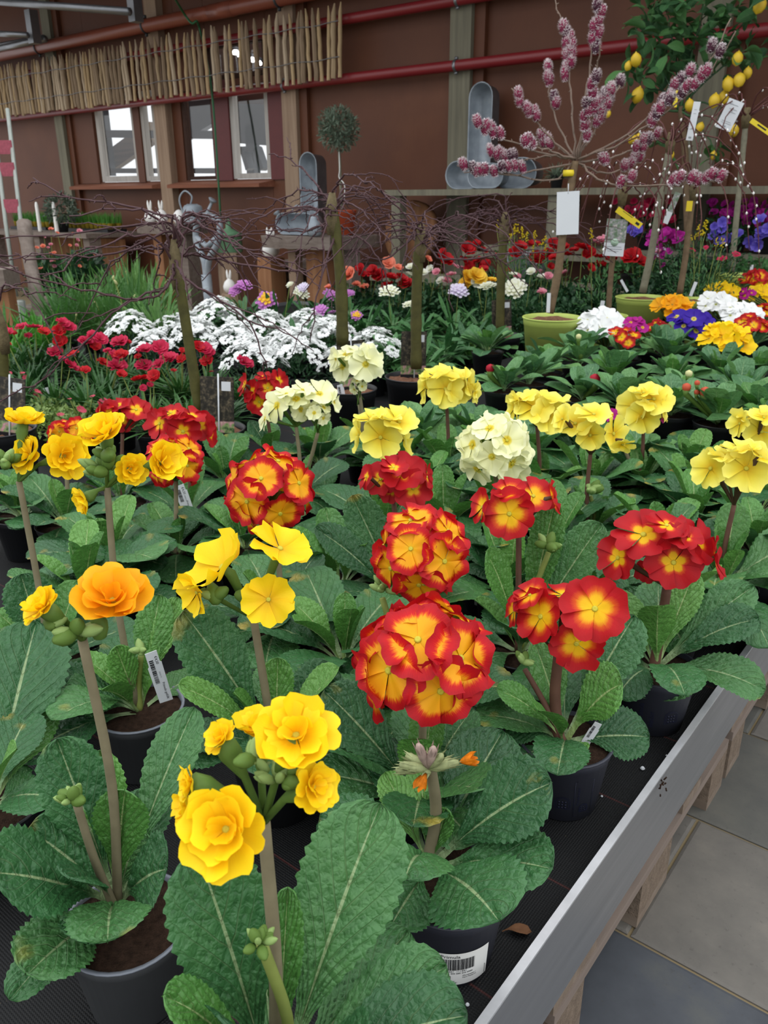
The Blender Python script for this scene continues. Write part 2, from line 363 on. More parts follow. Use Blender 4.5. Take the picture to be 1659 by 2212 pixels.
def link(name, me, parent=None, loc=(0, 0, 0), rot=None, scale=None, label=None, kind=None):
    o = bpy.data.objects.new(name, me); COL.objects.link(o); o.location = loc
    if rot is not None:
        if isinstance(rot, Quaternion): o.rotation_mode = 'QUATERNION'; o.rotation_quaternion = rot
        else: o.rotation_euler = rot
    if scale is not None: o.scale = (scale,)*3 if isinstance(scale, (int, float)) else scale
    if parent is not None: o.parent = parent
    if label: o['label'] = label
    if kind: o['kind'] = kind
    return o
def tag(o, label, cat, group=None):
    o['label'] = label; o['category'] = cat
    if group: o['group'] = group
    return o
def thing(name, label, cat, loc, group=None, rotz=0):
    o = bpy.data.objects.new(name, None); COL.objects.link(o); o.empty_display_size = .05
    o.location = loc; o.rotation_euler = (0, 0, rotz); return tag(o, label, cat, group)
def struct(o): o['kind'] = 'structure'; return o
def facing(n, spin=0): return Vector(n).to_track_quat('Z', 'Y') @ Quaternion((0, 0, 1), spin)
def bez(p, n):
    """smooth polyline through control points (Catmull-Rom)"""
    p = [Vector(x) for x in p]
    if len(p) == 2: return [p[0].lerp(p[1], i/n) for i in range(n+1)]
    q = [p[0]*2-p[1]]+p+[p[-1]*2-p[-2]]; out = []
    for i in range(1, len(q)-2):
        for k in range(n):
            t = k/n; a, b, c, d = q[i-1:i+3]
            out.append(.5*((2*b)+(c-a)*t+(2*a-5*b+4*c-d)*t*t+(3*b-a-3*c+d)*t**3))
    out.append(p[-1]); return out
def smooth(a, b, x):
    t = np.clip((x-a)/(b-a), 0, 1); return t*t*(3-2*t)
def leaf_geo(P0, P1, P2, W, nrm, seed=0, nt=22, ns=10, pet=.24, bull=.0025, cup=.12, wave=.06, NV=9, tip=.3, crimp=.045, curl=0):
    """one leaf: quadratic midrib P0-P1-P2, pillowed blade between pinnate veins, crenate margin"""
    rg = random.Random(seed); P0, P1, P2 = (np.array(p, float) for p in (P0, P1, P2)); nrm = np.array(nrm, float)
    t = np.linspace(0, 1, nt+1); s = np.linspace(-1, 1, ns+1)
    mid = np.outer((1-t)**2, P0)+np.outer(2*t*(1-t), P1)+np.outer(t*t, P2)
    tan = np.outer(2*(1-t), P1-P0)+np.outer(2*t, P2-P1)
    tan /= np.linalg.norm(tan, axis=1)[:, None]+1e-9
    L = np.linalg.norm(np.diff(mid, axis=0), axis=1).sum()
    side = np.cross(tan, nrm); side /= np.linalg.norm(side, axis=1)[:, None]+1e-9
    nn = np.cross(side, tan)
    w = (.10+.90*smooth(pet*.6, pet+.42, t))
    te = np.clip((t-(1-tip))/tip, 0, 1); w = w*np.sqrt(np.clip(1-te**2.3, 0, 1)); w[-1] = .02
    w = w*W*.5
    f1, f2 = rg.uniform(0, 6), rg.uniform(0, 6)
    S, T = np.meshgrid(s, t); A = np.abs(S)
    wid = w[:, None]*(1+crimp*np.sin(T*NV*4*math.pi+f1)*A**4)
    ph = T*NV-A*NV*.38
    pil = np.abs(np.sin(math.pi*ph))**.6
    cross_ = np.abs(np.sin(math.pi*(A*3.2+.5*np.floor(ph)+f2)))**.5
    bl = bull*(pil*.75+cross_*.35-.45)*smooth(.05, .18, A)*(1-A**8)*smooth(.12, .35, T)
    bl += -bull*.5*(1-smooth(.0, .14, A))*smooth(.15, .3, T)
    amp = wid
    z = amp*(cup*A**2+wave*A**2.5*np.sin(T*(7+rg.random()*3)+f1+np.sign(S)*1.7))+bl
    z -= curl*amp*A**3
    V = mid[:, None, :]+side[:, None, :]*(S*wid)[:, :, None]+nn[:, None, :]*z[:, :, None]
    vs = V.reshape(-1, 3); q = ns+1
    fs = [(i*q+j, i*q+j+1, (i+1)*q+j+1, (i+1)*q+j) for i in range(nt) for j in range(ns)]
    uv = [(float(s[j])*.5+.5, float(t[i])) for i in range(nt+1) for j in range(q)]
    return [tuple(map(float, v)) for v in vs], fs, uv
def simple_leaf(mb, P0, P1, P2, W, nrm=(0, 0, 1), nt=4, prof=(.25, .9, 1, .6, .02), fold=.15):
    P0, P1, P2 = Vector(P0), Vector(P1), Vector(P2); nrm = Vector(nrm); vs = []; uv = []
    for i in range(nt+1):
        t = i/nt; m_ = P0*(1-t)**2+P1*2*t*(1-t)+P2*t*t; tg = ((P1-P0)*(1-t)+(P2-P1)*t)
        sd = tg.cross(nrm); sd = sd.normalized() if sd.length > 1e-9 else Vector((1, 0, 0))
        n_ = sd.cross(tg).normalized(); k = t*(len(prof)-1); a = int(min(k, len(prof)-2)); ww = (prof[a]+(prof[a+1]-prof[a])*(k-a))*W*.5
        vs += [m_-sd*ww+n_*fold*ww, m_, m_+sd*ww+n_*fold*ww]; uv += [(0, t), (.5, t), (1, t)]
    fs = []
    for i in range(nt):
        for j in (0, 1): fs.append((i*3+j, i*3+j+1, i*3+j+4, i*3+j+3))
    mb.add(vs, fs, uv)
def petal_patch(mb, ang, hw, R=1, notch=.14, dish=.1, ruffle=.05, lift=.0, seed=0, na=8, nr=6, r0=.05, corner=.16, cupa=0.0, tilt=.10, tipz=0, FR=.022):
    rg = random.Random(seed); f1 = rg.uniform(0, 6); vs = []; uv = []
    for i in range(nr+1):
        r = i/nr
        for j in range(na+1):
            a = -1+2*j/na
            rr = r0+(1-r0)*r
            shape = 1-(notch*math.exp(-(a/.28)**2)+corner*abs(a)**3+FR*math.sin(13*a+f1))*r**3
            wq = .86+.14*min(1, r*1.6)
            th = ang+a*hw*wq
            rad = R*rr*shape
            z = dish*rr*rr+ruffle*rr**2*math.sin(a*4.2+f1)+tilt*a*rr+lift*rr+cupa*(a*a)*rr+tipz*rr**4
            vs.append((rad*math.cos(th), rad*math.sin(th), z*R)); uv.append((a*.5+.5, rr))
    q = na+1
    mb.add(vs, [(i*q+j, i*q+j+1, (i+1)*q+j+1, (i+1)*q+j) for i in range(nr) for j in range(na)], uv)
_cor = {}
def corolla(mat, var=0, n=5, notch=.15, dish=.14, ruffle=.06, na=8, nr=6, hwk=1.12, rings=((1, 0),)):
    k = (mat.name, var, n, notch, dish, ruffle, rings)
    if k in _cor: return _cor[k]
    rg = random.Random(var*17+n); mb = MB()
    for q, (sc, lf) in enumerate(rings):
        for i in range(n):
            petal_patch(mb, 2*math.pi*(i+.5*q)/n+rg.uniform(-.06, .06), math.pi/n*hwk, sc*rg.uniform(.93, 1.05), notch*rg.uniform(.6, 1.3), dish*rg.uniform(.5, 1.4), ruffle, lf, var*31+i+q*7, na, nr, tipz=rg.uniform(-.08, .05))
    _cor[k] = mb.mesh('corolla', mat); return _cor[k]
def pot_mesh(name, rt, h, mat, rimmat=None, rb=None, n=28, wavy=False):
    rb = rb or rt*.76; th = rt*.04; mb = MB()
    prof = [(rb*.9, 0), (rb, .002), (rt*.945, h*.86), (rt*.965, h*.865), (rt*.98, h*.97)]
    mb.lathe(prof, n, caps=(1, 0))
    mb.lathe([(rt*.98, h*.97), (rt*1.01, h*.975), (rt*1.02, h*.992), (rt*1.0, h), (rt*.95, h*.995), (rt*.93, h*.9), (rt*.91, h*.8), (rt*.84, h*.4)], n, 1, caps=(0, 0))
    me = mb.mesh(name, [mat, rimmat or mat]); return me
def disc_mesh(name, r, mat, n=24, bump=.004, seed=1):
    rg = random.Random(seed); mb = MB(); vs = [(0, 0, bump)]; fs = []
    for i in range(1, 5):
        for k in range(n):
            th = 2*math.pi*k/n; vs.append((r*i/4*math.cos(th), r*i/4*math.sin(th), rg.uniform(-bump, bump)))
    for k in range(n):
        fs.append((0, 1+k, 1+(k+1) % n))
        for i in range(3):
            a = 1+i*n; b = a+n; fs.append((a+k, b+k, b+(k+1) % n, a+(k+1) % n))
    mb.add(vs, fs); return mb.mesh(name, mat)
def text_mesh(body, size, mat, name='lettering', align='LEFT'):
    cu = bpy.data.curves.new('t', 'FONT'); cu.body = body; cu.size = size; cu.extrude = .0002; cu.align_x = align; cu.resolution_u = 2
    ob = bpy.data.objects.new('t', cu); COL.objects.link(ob); bpy.context.view_layer.update()
    me = bpy.data.meshes.new_from_object(ob.evaluated_get(bpy.context.evaluated_depsgraph_get()))
    bpy.data.objects.remove(ob); bpy.data.curves.remove(cu); me.materials.clear(); me.materials.append(mat); me.name = name; return me
def wrap(me, r, taper=0.0, ang0=0.0, z0=0.0, off=.0004):
    """bend a flat (x,y) mesh round a pot: x -> arc, y -> height, z -> outwards"""
    for v in me.vertices:
        x, y, z = v.co; rr = r(z0+y) if callable(r) else r
        th = ang0+x/rr; q = rr+off+z; v.co = (q*math.cos(th), q*math.sin(th), z0+y)
    return me
def barcode(mb, x0, x1, y0, y1, z, seed=3, mi=0, horiz=False, n=26, e=.0001):
    rg = random.Random(seed); x = x0
    while x < x1:
        wd = (x1-x0)/n*rg.choice((.35, .6, 1.1))
        if horiz: mb.box((y0, x, z), (y1, min(x+wd, x1), z+e), mi)
        else:
            mb.box((x, y0, z), (min(x+wd, x1), y1, z+e), mi)
        x += wd+(x1-x0)/n*rg.choice((.35, .6))
TRAY = .345
TB = .47            # raised rear tier
BX0, BX1, BY0, BY1 = -5.05, -.305, -.6, 5.15      # the low bench
TIER = [(-1.72, -.33, 2.38, 2.97), (-1.98, -.33, 2.97, 5.06)]      # raised part: narrow front, wide rear
def in_tier(x, y, m): return any(a+m <= x <= b-m and c+m <= y <= d-m for a, b, c, d in TIER) or (TIER[1][0]+.26+m <= x <= -.33-m and 2.38+m <= y <= 5.06-m)
def near_tier(x, y, m, front): return any(a-m < x < b+m and c-m-front < y < d+m for a, b, c, d in TIER)
def on_tier(p, m=.06): return in_tier(p.x, p.y, m)
OCC = []            # footprints already standing on each level
def settle(p, r, level, front=.0):
    """nearest free standing spot for a pot of radius r (no pot inside another pot, the rim strip or the tier)"""
    best = None
    for k in range(0, 60):
        d = k*.010
        for a in range(1 if k == 0 else 28):
            th = a*2*math.pi/28+k*.3; x, y = p.x+d*math.cos(th), p.y+d*math.sin(th)
            if level == 'tray':
                if not (BX0+r+.006 < x < BX1-r-.004 and BY0+r < y < BY1-r) or near_tier(x, y, r+.005, front): continue
            elif level == 'tier':
                if not in_tier(x, y, r*.8): continue
            if any(l == level and (x-ox)**2+(y-oy)**2 < (r+o_r+.003)**2 for ox, oy, o_r, l in OCC): continue
            best = (x, y); break
        if best: break
    if best is None: best = (p.x, p.y)
    OCC.append((best[0], best[1], r, level)); return Vector((best[0], best[1], p.z))
WY = 6.3
rnd = random.Random(7)
# ------------------------------------------------------------------ the setting
fl = struct(link('floor', MB().box((-15, -3, -.06), (4, 9, -.005)).mesh('floor', M['grout'], False)))
sw, sh = .60, .363
mb = MB(); e = .006
mb.add([(0, 0, -.012), (sw-.006, 0, -.012), (sw-.006, sh-.006, -.012), (0, sh-.006, -.012), (0, 0, -.002), (sw-.006, 0, -.002), (sw-.006, sh-.006, -.002), (0, sh-.006, -.002),
        (e, e, 0), (sw-.006-e, e, 0), (sw-.006-e, sh-.006-e, 0), (e, sh-.006-e, 0)],
       [(0, 1, 5, 4), (1, 2, 6, 5), (2, 3, 7, 6), (3, 0, 4, 7), (4, 5, 9, 8), (5, 6, 10, 9), (6, 7, 11, 10), (7, 4, 8, 11), (8, 9, 10, 11)])
slabs = [mb.mesh('slab', m_, False) for m_ in M['slab']]
for j in range(-4, 13):
    for i in range(-3, 4):
        x = -.32+i*sw+(0 if j % 2 == 0 else -.30); y = 1.093+j*sh
        k = 1 if j == -1 else (0 if j == 0 else (3 if j == 1 else rnd.randrange(4)))
        link('slab', slabs[k], fl, (x, y, rnd.uniform(-.0012, .0012)))
# back wall of brown boards with openings
X0, X1, ZT = -14.0, 2.2, 3.7
OPN = [(-9.42, -8.22, 1.38, 2.32), (-7.78, -6.42, 1.38, 2.26), (-7.30, -6.42, 2.32, 2.66)]
wb = struct(link('wall_back', MB().box((X0, WY+.06, 0), (X1, WY+.075, .2)).mesh('wall_back', M['wall'], False)))
brk = sorted({X0, X1, -12.05, -10.05, -6.11, -4.17, -2.14, -.15} | {v for o in OPN for v in o[:2]})
for a, b in zip(brk, brk[1:]):
    if b-a < .03: continue
    mid = (a+b)/2; cuts = sorted([(o[2], o[3]) for o in OPN if o[0] <= mid <= o[1]]); z = 0
    for c0, c1 in cuts+[(ZT, ZT)]:
        if c0-z > .02:
            link('panel', MB().box((a+.002, WY, z), (b-.002, WY+.06, c0)).mesh('panel', M['wall'], False), wb)
        z = max(z, c1)
# wall posts: each a timber with a set-back side batten
def post(name, x, y, wdt, z1, mat, side=True):
    o = MB().box((-wdt/2, -.09, 0), (wdt/2, 0, z1)).mesh('post', M[mat], False)
    p = struct(link(name, o, None, (x, y, 0)))
    if side: link('batten', MB().box((0, -.045, 0), (.10, -.001, z1)).mesh('batten', M['wall'], False), p, (wdt/2, 0, 0))
    return p
tn = 1
for x, y, wd, mat, sd in ((-10.03, WY-.002, .17, 'post', True), (-8.03, WY-.002, .20, 'post2', False), (-6.06, WY-.002, .19, 'post2', True), (-4.12, WY-.002, .20, 'post', True), (-2.10, WY-.002, .19, 'post', True), (-.2, WY-.002, .19, 'post', True)):
    post('trim_%d' % tn, x, y, wd, 3.62, mat, sd); tn += 1
# sills
for a, b in ((-9.86, -8.14), (-7.92, -6.40)):
    mb = MB(); z = 1.335
    mb.add([(a, WY-.17, z-.035), (b-.05, WY-.17, z-.035), (b, WY, z-.035), (a, WY, z-.035), (a, WY-.17, z), (b-.05, WY-.17, z), (b, WY, z+.03), (a, WY, z+.03)],
           [(0, 3, 2, 1), (4, 5, 6, 7), (0, 1, 5, 4), (1, 2, 6, 5), (2, 3, 7, 6), (3, 0, 4, 7)])
    struct(link('trim_%d' % tn, mb.mesh('sill', M['sill'], False))); tn += 1
def frame(mb, x0, x1, z0, z1, t, y0, y1):
    mb.box((x0, y0, z0), (x0+t, y1, z1)); mb.box((x1-t, y0, z0), (x1, y1, z1))
    mb.box((x0+t, y0, z0), (x1-t, y1, z0+t)); mb.box((x0+t, y0, z1-t), (x1-t, y1, z1))
wn = 1
def window(x0, x1, z0, z1, t, mat):
    global wn
    mb = MB(); frame(mb, x0, x1, z0, z1, t, WY+.0, WY+.07)
    o = struct(link('window_%d' % wn, mb.mesh('window_frame', M[mat], False))); wn += 1
    link('pane', MB().box((x0+t, WY+.04, z0+t), (x1-t, WY+.044, z1-t)).mesh('pane', M['glass'], False), o)
    return o
wA = window(-9.38, -8.62, 1.385, 2.315, .06, 'white_frame')
window(-8.50, -8.24, 1.385, 2.315, .05, 'white_frame')
window(-7.76, -7.26, 1.385, 2.255, .035, 'soffit')
wC = window(-7.00, -6.44, 1.385, 2.255, .05, 'white_frame')
window(-7.28, -6.44, 2.325, 2.655, .04, 'soffit')
for x0, x1, mat in ((-8.62, -8.50, 'wall'), (-7.26, -7.00, 'redtrim'), (-6.42, -6.20, 'redtrim')):
    struct(link('trim_%d' % tn, MB().box((x0, WY-.02, 1.37), (x1, WY+.05, 2.32)).mesh('mullion', M[mat], False))); tn += 1
struct(link('trim_%d' % tn, MB().box((-9.86, WY-.015, 1.37), (-9.42, WY-.001, 2.3)).mesh('reveal', M['wall'], False))); tn += 1
# roof frame of the neighbouring bay seen through the panes
def bar_px(pts, y, wdt, mat, name):
    global tn
    p = [atY(a, b, y) for a, b in pts]; mb = MB()
    for a, b in zip(p, p[1:]):
        d = (b-a).normalized(); n_ = Vector((-d.z, 0, d.x))*wdt/2; t_ = Vector((0, .05, 0))
        mb.add([a-n_-t_, b-n_-t_, b+n_-t_, a+n_-t_, a-n_+t_, b-n_+t_, b+n_+t_, a+n_+t_], [(0, 3, 2, 1), (4, 5, 6, 7), (0, 1, 5, 4), (1, 2, 6, 5), (2, 3, 7, 6), (3, 0, 4, 7)])
    struct(link('trim_%d' % tn, mb.mesh(name, M[mat], False))); tn += 1
YB = WY+.9
bar_px([(210, 289), (520, 292)], YB, .09, 'darksteel', 'glazing_bar')
bar_px([(222, 362), (330, 285)], YB+.15, .26, 'beam', 'brace')
bar_px([(205, 369), (470, 369)], YB, .06, 'darksteel', 'glazing_bar')
bar_px([(222, 230), (240, 380)], YB+.02, .10, 'darksteel', 'glazing_bar')
bar_px([(380, 262), (470, 205)], YB+.15, .55, 'darksteel', 'gable')
bar_px([(478, 235), (600, 250)], YB+.1, .5, 'soffit', 'gable_board')
bar_px([(478, 265), (600, 272)], YB, .42, 'darksteel', 'gable_board')
bar_px([(544, 270), (548, 375)], YB, .13, 'darksteel', 'glazing_bar')
bar_px([(496, 270), (503, 375)], YB, .10, 'darksteel', 'glazing_bar')
bar_px([(528, 322), (541, 366)], YB-.2, .06, 'darksteel', 'trestle'); bar_px([(556, 320), (572, 366)], YB-.2, .06, 'darksteel', 'trestle'); bar_px([(526, 322), (558, 321)], YB-.2, .05, 'darksteel', 'trestle')
struct(link('pane_backing', MB().box((-10.1, WY+1.6, 2.25), (-5.8, WY+1.65, 3.6)).mesh('pane_backing', M['soffit'], False)))  # dark sheet added behind the upper panes to make them read dark
# glowing discs added behind the upper pane to imitate lamps reflected in it
for px, py in ((509, 113), (520, 118), (532, 123), (544, 129), (558, 136)):
    p = atY(px, py, WY+.7)
    o = link('lamp_reflection', MB().lathe([(.001, -.03), (.045, -.028), (.05, 0), (.03, .03), (.01, .035)], 12).mesh('lamp_reflection', M['lamp']), None, p, None, (.85, .8, .7))
    tag(o, 'small glowing oval lamp in a row behind the upper pane above the pickets', 'lamp', 'lamps behind the upper pane')
reflection_bar = MB().tube([atY(500, 108, WY+.72)+Vector((0, 0, .04)), atY(565, 138, WY+.72)+Vector((0, 0, .04))], .018, 6).mesh('reflection_rail', M['darksteel'])  # rail added to hold the imitated reflections
tag(link('reflection_rail', reflection_bar), 'dark rail carrying the row of small lamps behind the upper pane', 'rail')
# roof over the wall: dark soffit boards, purlin, rafters
ce = struct(link('ceiling', MB().box((-14, 5.9, 3.66), (2.2, WY+.08, 3.70)).mesh('ceiling', M['soffit'], False)))
for i in range(5):
    y0 = 4.95+i*.19
    link('board', MB().box((-14, y0, 3.60+.012*i), (2.2, y0+.185, 3.625+.012*i)).mesh('board', M['soffit'], False), ce)
struct(link('trim_%d' % tn, MB().box((-14, 4.82, 3.36), (2.2, 4.94, 3.60)).mesh('purlin', M['beam'], False))); tn += 1
for x in (-13.2, -11.25, -9.3, -7.35, -5.4, -3.45, -1.5):
    struct(link('trim_%d' % tn, MB().box((x-.05, 1.0, 3.62), (x+.05, 4.81, 3.84)).mesh('rafter', M['beam'], False))); tn += 1
struct(link('trim_%d' % tn, MB().box((-14, 2.8, 3.86), (2.2, 2.92, 4.0)).mesh('purlin', M['beam'], False))); tn += 1
for (a, b, ya, yb, r_) in (((0, 4), (280, 25), 5.2, 5.4, .035), ((0, 73), (60, 76), 5.4, 5.5, .03), ((0, 104), (98, 84), 5.75, 5.75, .035), ((0, 97), (95, 80), 5.95, 5.95, .025)):
    pa = atY(*a, ya); pb = atY(*b, yb); pa = pa+(pa-pb)*.3
    tag(link('roof_tube', MB().tube([pa, pb], r_, 10).mesh('roof_tube', M['steel'])), 'grey metal tube under the roof timbers above the brown gutter pipe', 'tube', 'grey roof tubes')
for px, py in ((72, 63), (291, 12)):
    p = atY(px, py, 5.6); tag(link('beam_bracket', MB().box((-.05, -.05, -.14), (.05, .05, .18)).mesh('beam_bracket', M['steel'], False), None, p), 'grey steel bracket fixed under a roof timber', 'bracket', 'roof brackets')

# ------------------------------------------------------------------ pipes with clamps
def pipe(name, label, z, x0, x1, r, mat, clamps, cmat, y=WY-.14):
    t = thing(name, label, 'pipe', (0, y, z))
    link('pipe_run', MB().tube([(x0, 0, 0), ((x0+x1)/2, 0, 0), (x1, 0, 0)], r, 16).mesh('pipe_run', M[mat]), t)
    cm = MB().lathe([(r*1.12, -.012), (r*1.12, .012), (r*.98, .012), (r*.98, -.012)], 16, closed=True, mat=Matrix.Rotation(R(90), 4, 'Y'))
    cm.box((-.012, -.01, -r*1.5), (.012, .01, -r*1.05)); cm.box((-.012, -.01, r*1.05), (.012, .01, r*1.5)); cm.box((-.01, 0, -.01), (.01, .13, .01))
    cm = cm.mesh('clamp', M[cmat])
    for x in clamps: link('clamp', cm, t, (x, 0, 0))
    return t
t = pipe('gutter_pipe', 'thick brown drain pipe with dark clamps above the picket fence', 2.875, -14, -3.9, .065, 'brownpipe', (-10.05, -7.98, -6.02), 'darksteel', WY-.2)
link('sleeve', MB().tube([(-6.95, 0, 0), (-6.62, 0, 0)], .07, 16).mesh('sleeve', M['brownpipe']), t)
pipe('red_pipe', 'upper red pipe with steel clamps running behind the picket tips', 2.638, -14, 2.1, .042, 'redpipe', (-4.12, -2.1), 'steel')
pipe('red_pipe', 'lower red pipe with steel clamps level with the picket bottoms', 2.183, -14, 2.1, .042, 'redpipe', (-6.06, -4.12, -2.1), 'steel')
# ------------------------------------------------------------------ picket fence roll hung on the red pipes
fy = WY-.25
pk = thing('picket_fence', 'roll of pale split chestnut pickets wired together hung along the red pipes', 'fence', (-8.4, fy, 2.18))
rg = random.Random(4); x = -12.2; pm = []
for v in range(8):
    g = random.Random(v); mb = MB(); h = .57; n = 7; a = g.uniform(.016, .026); pts = []; rr = []
    for i in range(9):
        t_ = i/8; pts.append((g.uniform(-.006, .006), g.uniform(-.003, .003), t_*h)); rr.append(a*g.uniform(.9, 1.1)*(1 if t_ < .8 else (.85 if t_ < .9 else .25)))
    mb.tube(pts, rr, n); pm.append(mb)
pmesh = [mb.mesh('picket', M['picket'][(v) % 4], False) for v, mb in enumerate(pm)]
while x < -5.26:
    link('picket', pmesh[rg.randrange(8)], pk, (x+8.4, rg.uniform(-.008, .002), rg.uniform(-.02, .012)), (rg.uniform(-.008, .008), rg.uniform(-.05, .05), rg.choice((0, math.pi))))
    x += (rg.choice((.05, .06, .065, .08)) if x < -8.4 else rg.choice((.06, .075, .085, .095, .105)))
for z in (.15, .42):
    pts = [(-3.85+i*.07, -.028+.004*(i % 2), z+.006*math.sin(i*.9)) for i in range(101)]
    link('wire', MB().tube(pts, .004, 4).mesh('wire', M['steel']), pk)

# ------------------------------------------------------------------ the display bench: aluminium tray on pallets
bn = thing('display_bench', 'low bench of black woven fabric edged with a brushed aluminium strip', 'bench', (-3.2, 2.3, .144))
def loc(p): return (p[0]+3.2, p[1]-2.3, p[2]-.144)
link('fabric', MB().box(loc((BX0, BY0, TRAY-.02)), loc((BX1, BY1, TRAY))).mesh('fabric', M['fabric'], False), bn)
for a, b in (((BX1, BY0, .214), (BX1+.006, BY1, .372)), ((BX0-.006, BY0, .214), (BX0, BY1, .372)), ((BX0, BY1, .214), (BX1, BY1+.006, .372)), ((BX0, BY0-.006, .214), (BX1, BY0, .372))):
    o = link('edge_strip', MB().box(loc(a), loc(b)).mesh('edge_strip', M['alu'], False), bn)
link('edge_lip', MB().box(loc((BX1-.004, BY0, .372)), loc((BX1+.007, BY1, .3755))).mesh('edge_lip', M['alu_edge'], False), bn, label='bright worn top edge')  # thin lip in a paler grey than the strip
mb = MB()
for x in np.linspace(BX0+.05, -.42, 6): mb.box(loc((x-.03, BY0+.03, .146)), loc((x+.03, BY1-.03, .324)))
link('bearer', mb.mesh('bearer', M['darksteel'], False), bn)
for (tx0, tx1, ty0, ty1), lb_ in zip(TIER, ('narrow raised tier draped in black fabric behind the tall primroses', 'wide raised tier draped in black fabric under the lime green pots')):
    rb = thing('raised_bench', lb_, 'bench', ((tx0+tx1)/2, (ty0+ty1)/2, TRAY)); hx, hy_ = (tx1-tx0)/2, (ty1-ty0)/2
    link('fabric', MB().box((-hx, -hy_, TB-TRAY-.012), (hx, hy_, TB-TRAY)).mesh('fabric', M['fabric'], False), rb)
    for y_ in (-hy_+.02, -.02, hy_-.07): link('bearer', MB().box((-hx+.03, y_, .0), (hx-.03, y_+.05, TB-TRAY-.012)).mesh('bearer', M['potblack'], False), rb)
def pallet(x1, y0):
    t = thing('wooden_pallet', 'weathered wooden pallet carrying the fabric covered bench', 'pallet', (x1, y0, 0), 'pallets under the bench')
    y = 0
    for wd in (.145, .10, .145, .10, .145):
        link('deck_board', MB().box((-1.2, y, .122), (rnd.uniform(-.012, 0), y+wd, .144)).mesh('deck_board', M['palletx'], False), t); y += wd+.04125
    for x in (-.145, -.6725, -1.2):
        link('stringer', MB().box((x, 0, .10), (x+.145, .8, .122)).mesh('stringer', M['pallet'], False), t)
        for a, b in ((0, .10), (.3275, .4725), (.70, .80)):
            link('block', MB().box((x, a, .022), (x+.145, b, .10)).mesh('block', M['chip'], False), t)
    for a, b in ((0, .10), (.3275, .4725), (.70, .80)):
        link('bottom_board', MB().box((-1.2, a, 0), (0, b, .022)).mesh('bottom_board', M['palletx'], False), t)
for y0 in (-.045, .785, 1.615, 2.445, 3.275):
    pallet(-.318, y0)
# grit and crumbs on the strip and fabric
for px, py, s_ in ((1388, 1660, .004), (985, 1966, .002), (1440, 1632, .002), (1300, 1720, .002), (1010, 2170, .0025)):
    p = atZ(px, py, TRAY+s_*.7); tag(link('pebble', MB().lathe([(.001, -.8), (.8, -.4), (1, .1), (.6, .7), (.001, .9)], 7).mesh('pebble', M['tag'], False), None, p, (0, 0, px), s_), 'tiny pale pebble lying on the black fabric', 'pebble', 'pebbles on the fabric')
rg = random.Random(3); mb = MB()
for i in range(14):
    a = Vector((rg.uniform(-.008, .008), rg.uniform(-.014, .014), rg.uniform(-.022, .003))); mb.tube([a, a+Vector((rg.uniform(-.003, .003), rg.uniform(-.006, .006), rg.uniform(-.006, .004)))], .0012, 5)
p = atZ(1436, 1688, .372); tag(link('soil_clump', mb.mesh('soil_clump', M['soil']), None, (BX1+.008, p.y, .37)), 'dark clump of soil stuck to the aluminium strip', 'soil clump')
# ------------------------------------------------------------------ wall shelf with zinc troughs
sx0, sx1, sz = -4.50, 2.0, 1.255
t = thing('wall_shelf', 'long grey green timber shelf on posts below the upper red pipe run', 'shelf', (sx0, 5.95, 0))
link('shelf_board', MB().box((0, -.25, sz-.045), (sx1-sx0, .24, sz)).mesh('shelf_board', M['post'], False), t)
for x in (.05, 1.5, 3.95, 6.3):
    link('shelf_leg', MB().box((x, -.22, 0), (x+.09, -.13, sz-.045)).mesh('shelf_leg', M['post'], False), t)
    if x > 1: link('bracket', MB().box((x, -.13, sz-.14), (x+.05, .22, sz-.046)).mesh('bracket', M['post'], False), t)
def trough_mesh(L, Wd, Dp, th=.006, n=10):
    """stadium shaped zinc trough, open top, rolled rim; long axis X, up Z"""
    mb = MB()
    def ring(k, z):
        a = L/2-Wd/2; out = []
        for i in range(n+1): th_ = -math.pi/2+math.pi*i/n; out.append((a+Wd/2*k*math.cos(th_), Wd/2*k*math.sin(th_), z))
        for i in range(n+1): th_ = math.pi/2+math.pi*i/n; out.append((-a+Wd/2*k*math.cos(th_), Wd/2*k*math.sin(th_), z))
        return out
    rings = [ring(.84, 0), ring(.97, Dp*.96), ring(1.04, Dp*.965), ring(1.05, Dp), ring(.98, Dp), ring(.95, Dp*.95), ring(.82, .008)]
    q = len(rings[0]); vs = [v for r_ in rings for v in r_]; fs = []
    for i in range(len(rings)-1):
        for k in range(q): fs.append((i*q+k, i*q+(k+1) % q, (i+1)*q+(k+1) % q, (i+1)*q+k))
    fs.append(tuple(range(q-1, -1, -1))); fs.append(tuple((len(rings)-1)*q+k for k in range(q)))
    mb.add(vs, fs); return mb.mesh('trough', M['zinc'])
def trough(label, L, Wd, Dp, locn, rot):
    o = link('zinc_trough', trough_mesh(L, Wd, Dp), None, locn, rot); return tag(o, label, 'trough')
p = atY(1052, 345, 6.17); trough('tall zinc trough standing on end against the wall on the shelf', .77, .21, .14, (p.x, 6.18, sz+.390), (R(90), R(90), 0))
p = atY(1020, 390, 5.97); trough('zinc trough lying on its side on the shelf, its left end jutting past', .34, .20, .15, (p.x, 5.99, sz+.105), (R(90), 0, 0))
p = atY(1062, 390, 5.8); trough('smaller zinc trough lying on its side on the shelf between two others', .31, .17, .12, (p.x, 5.82, sz+.092), (R(90), 0, 0))
p = atY(1128, 388, 5.97); trough('zinc trough lying on its side at the fern end of the shelf group', .36, .21, .15, (p.x, 6.0, sz+.11), (R(90), 0, 0))
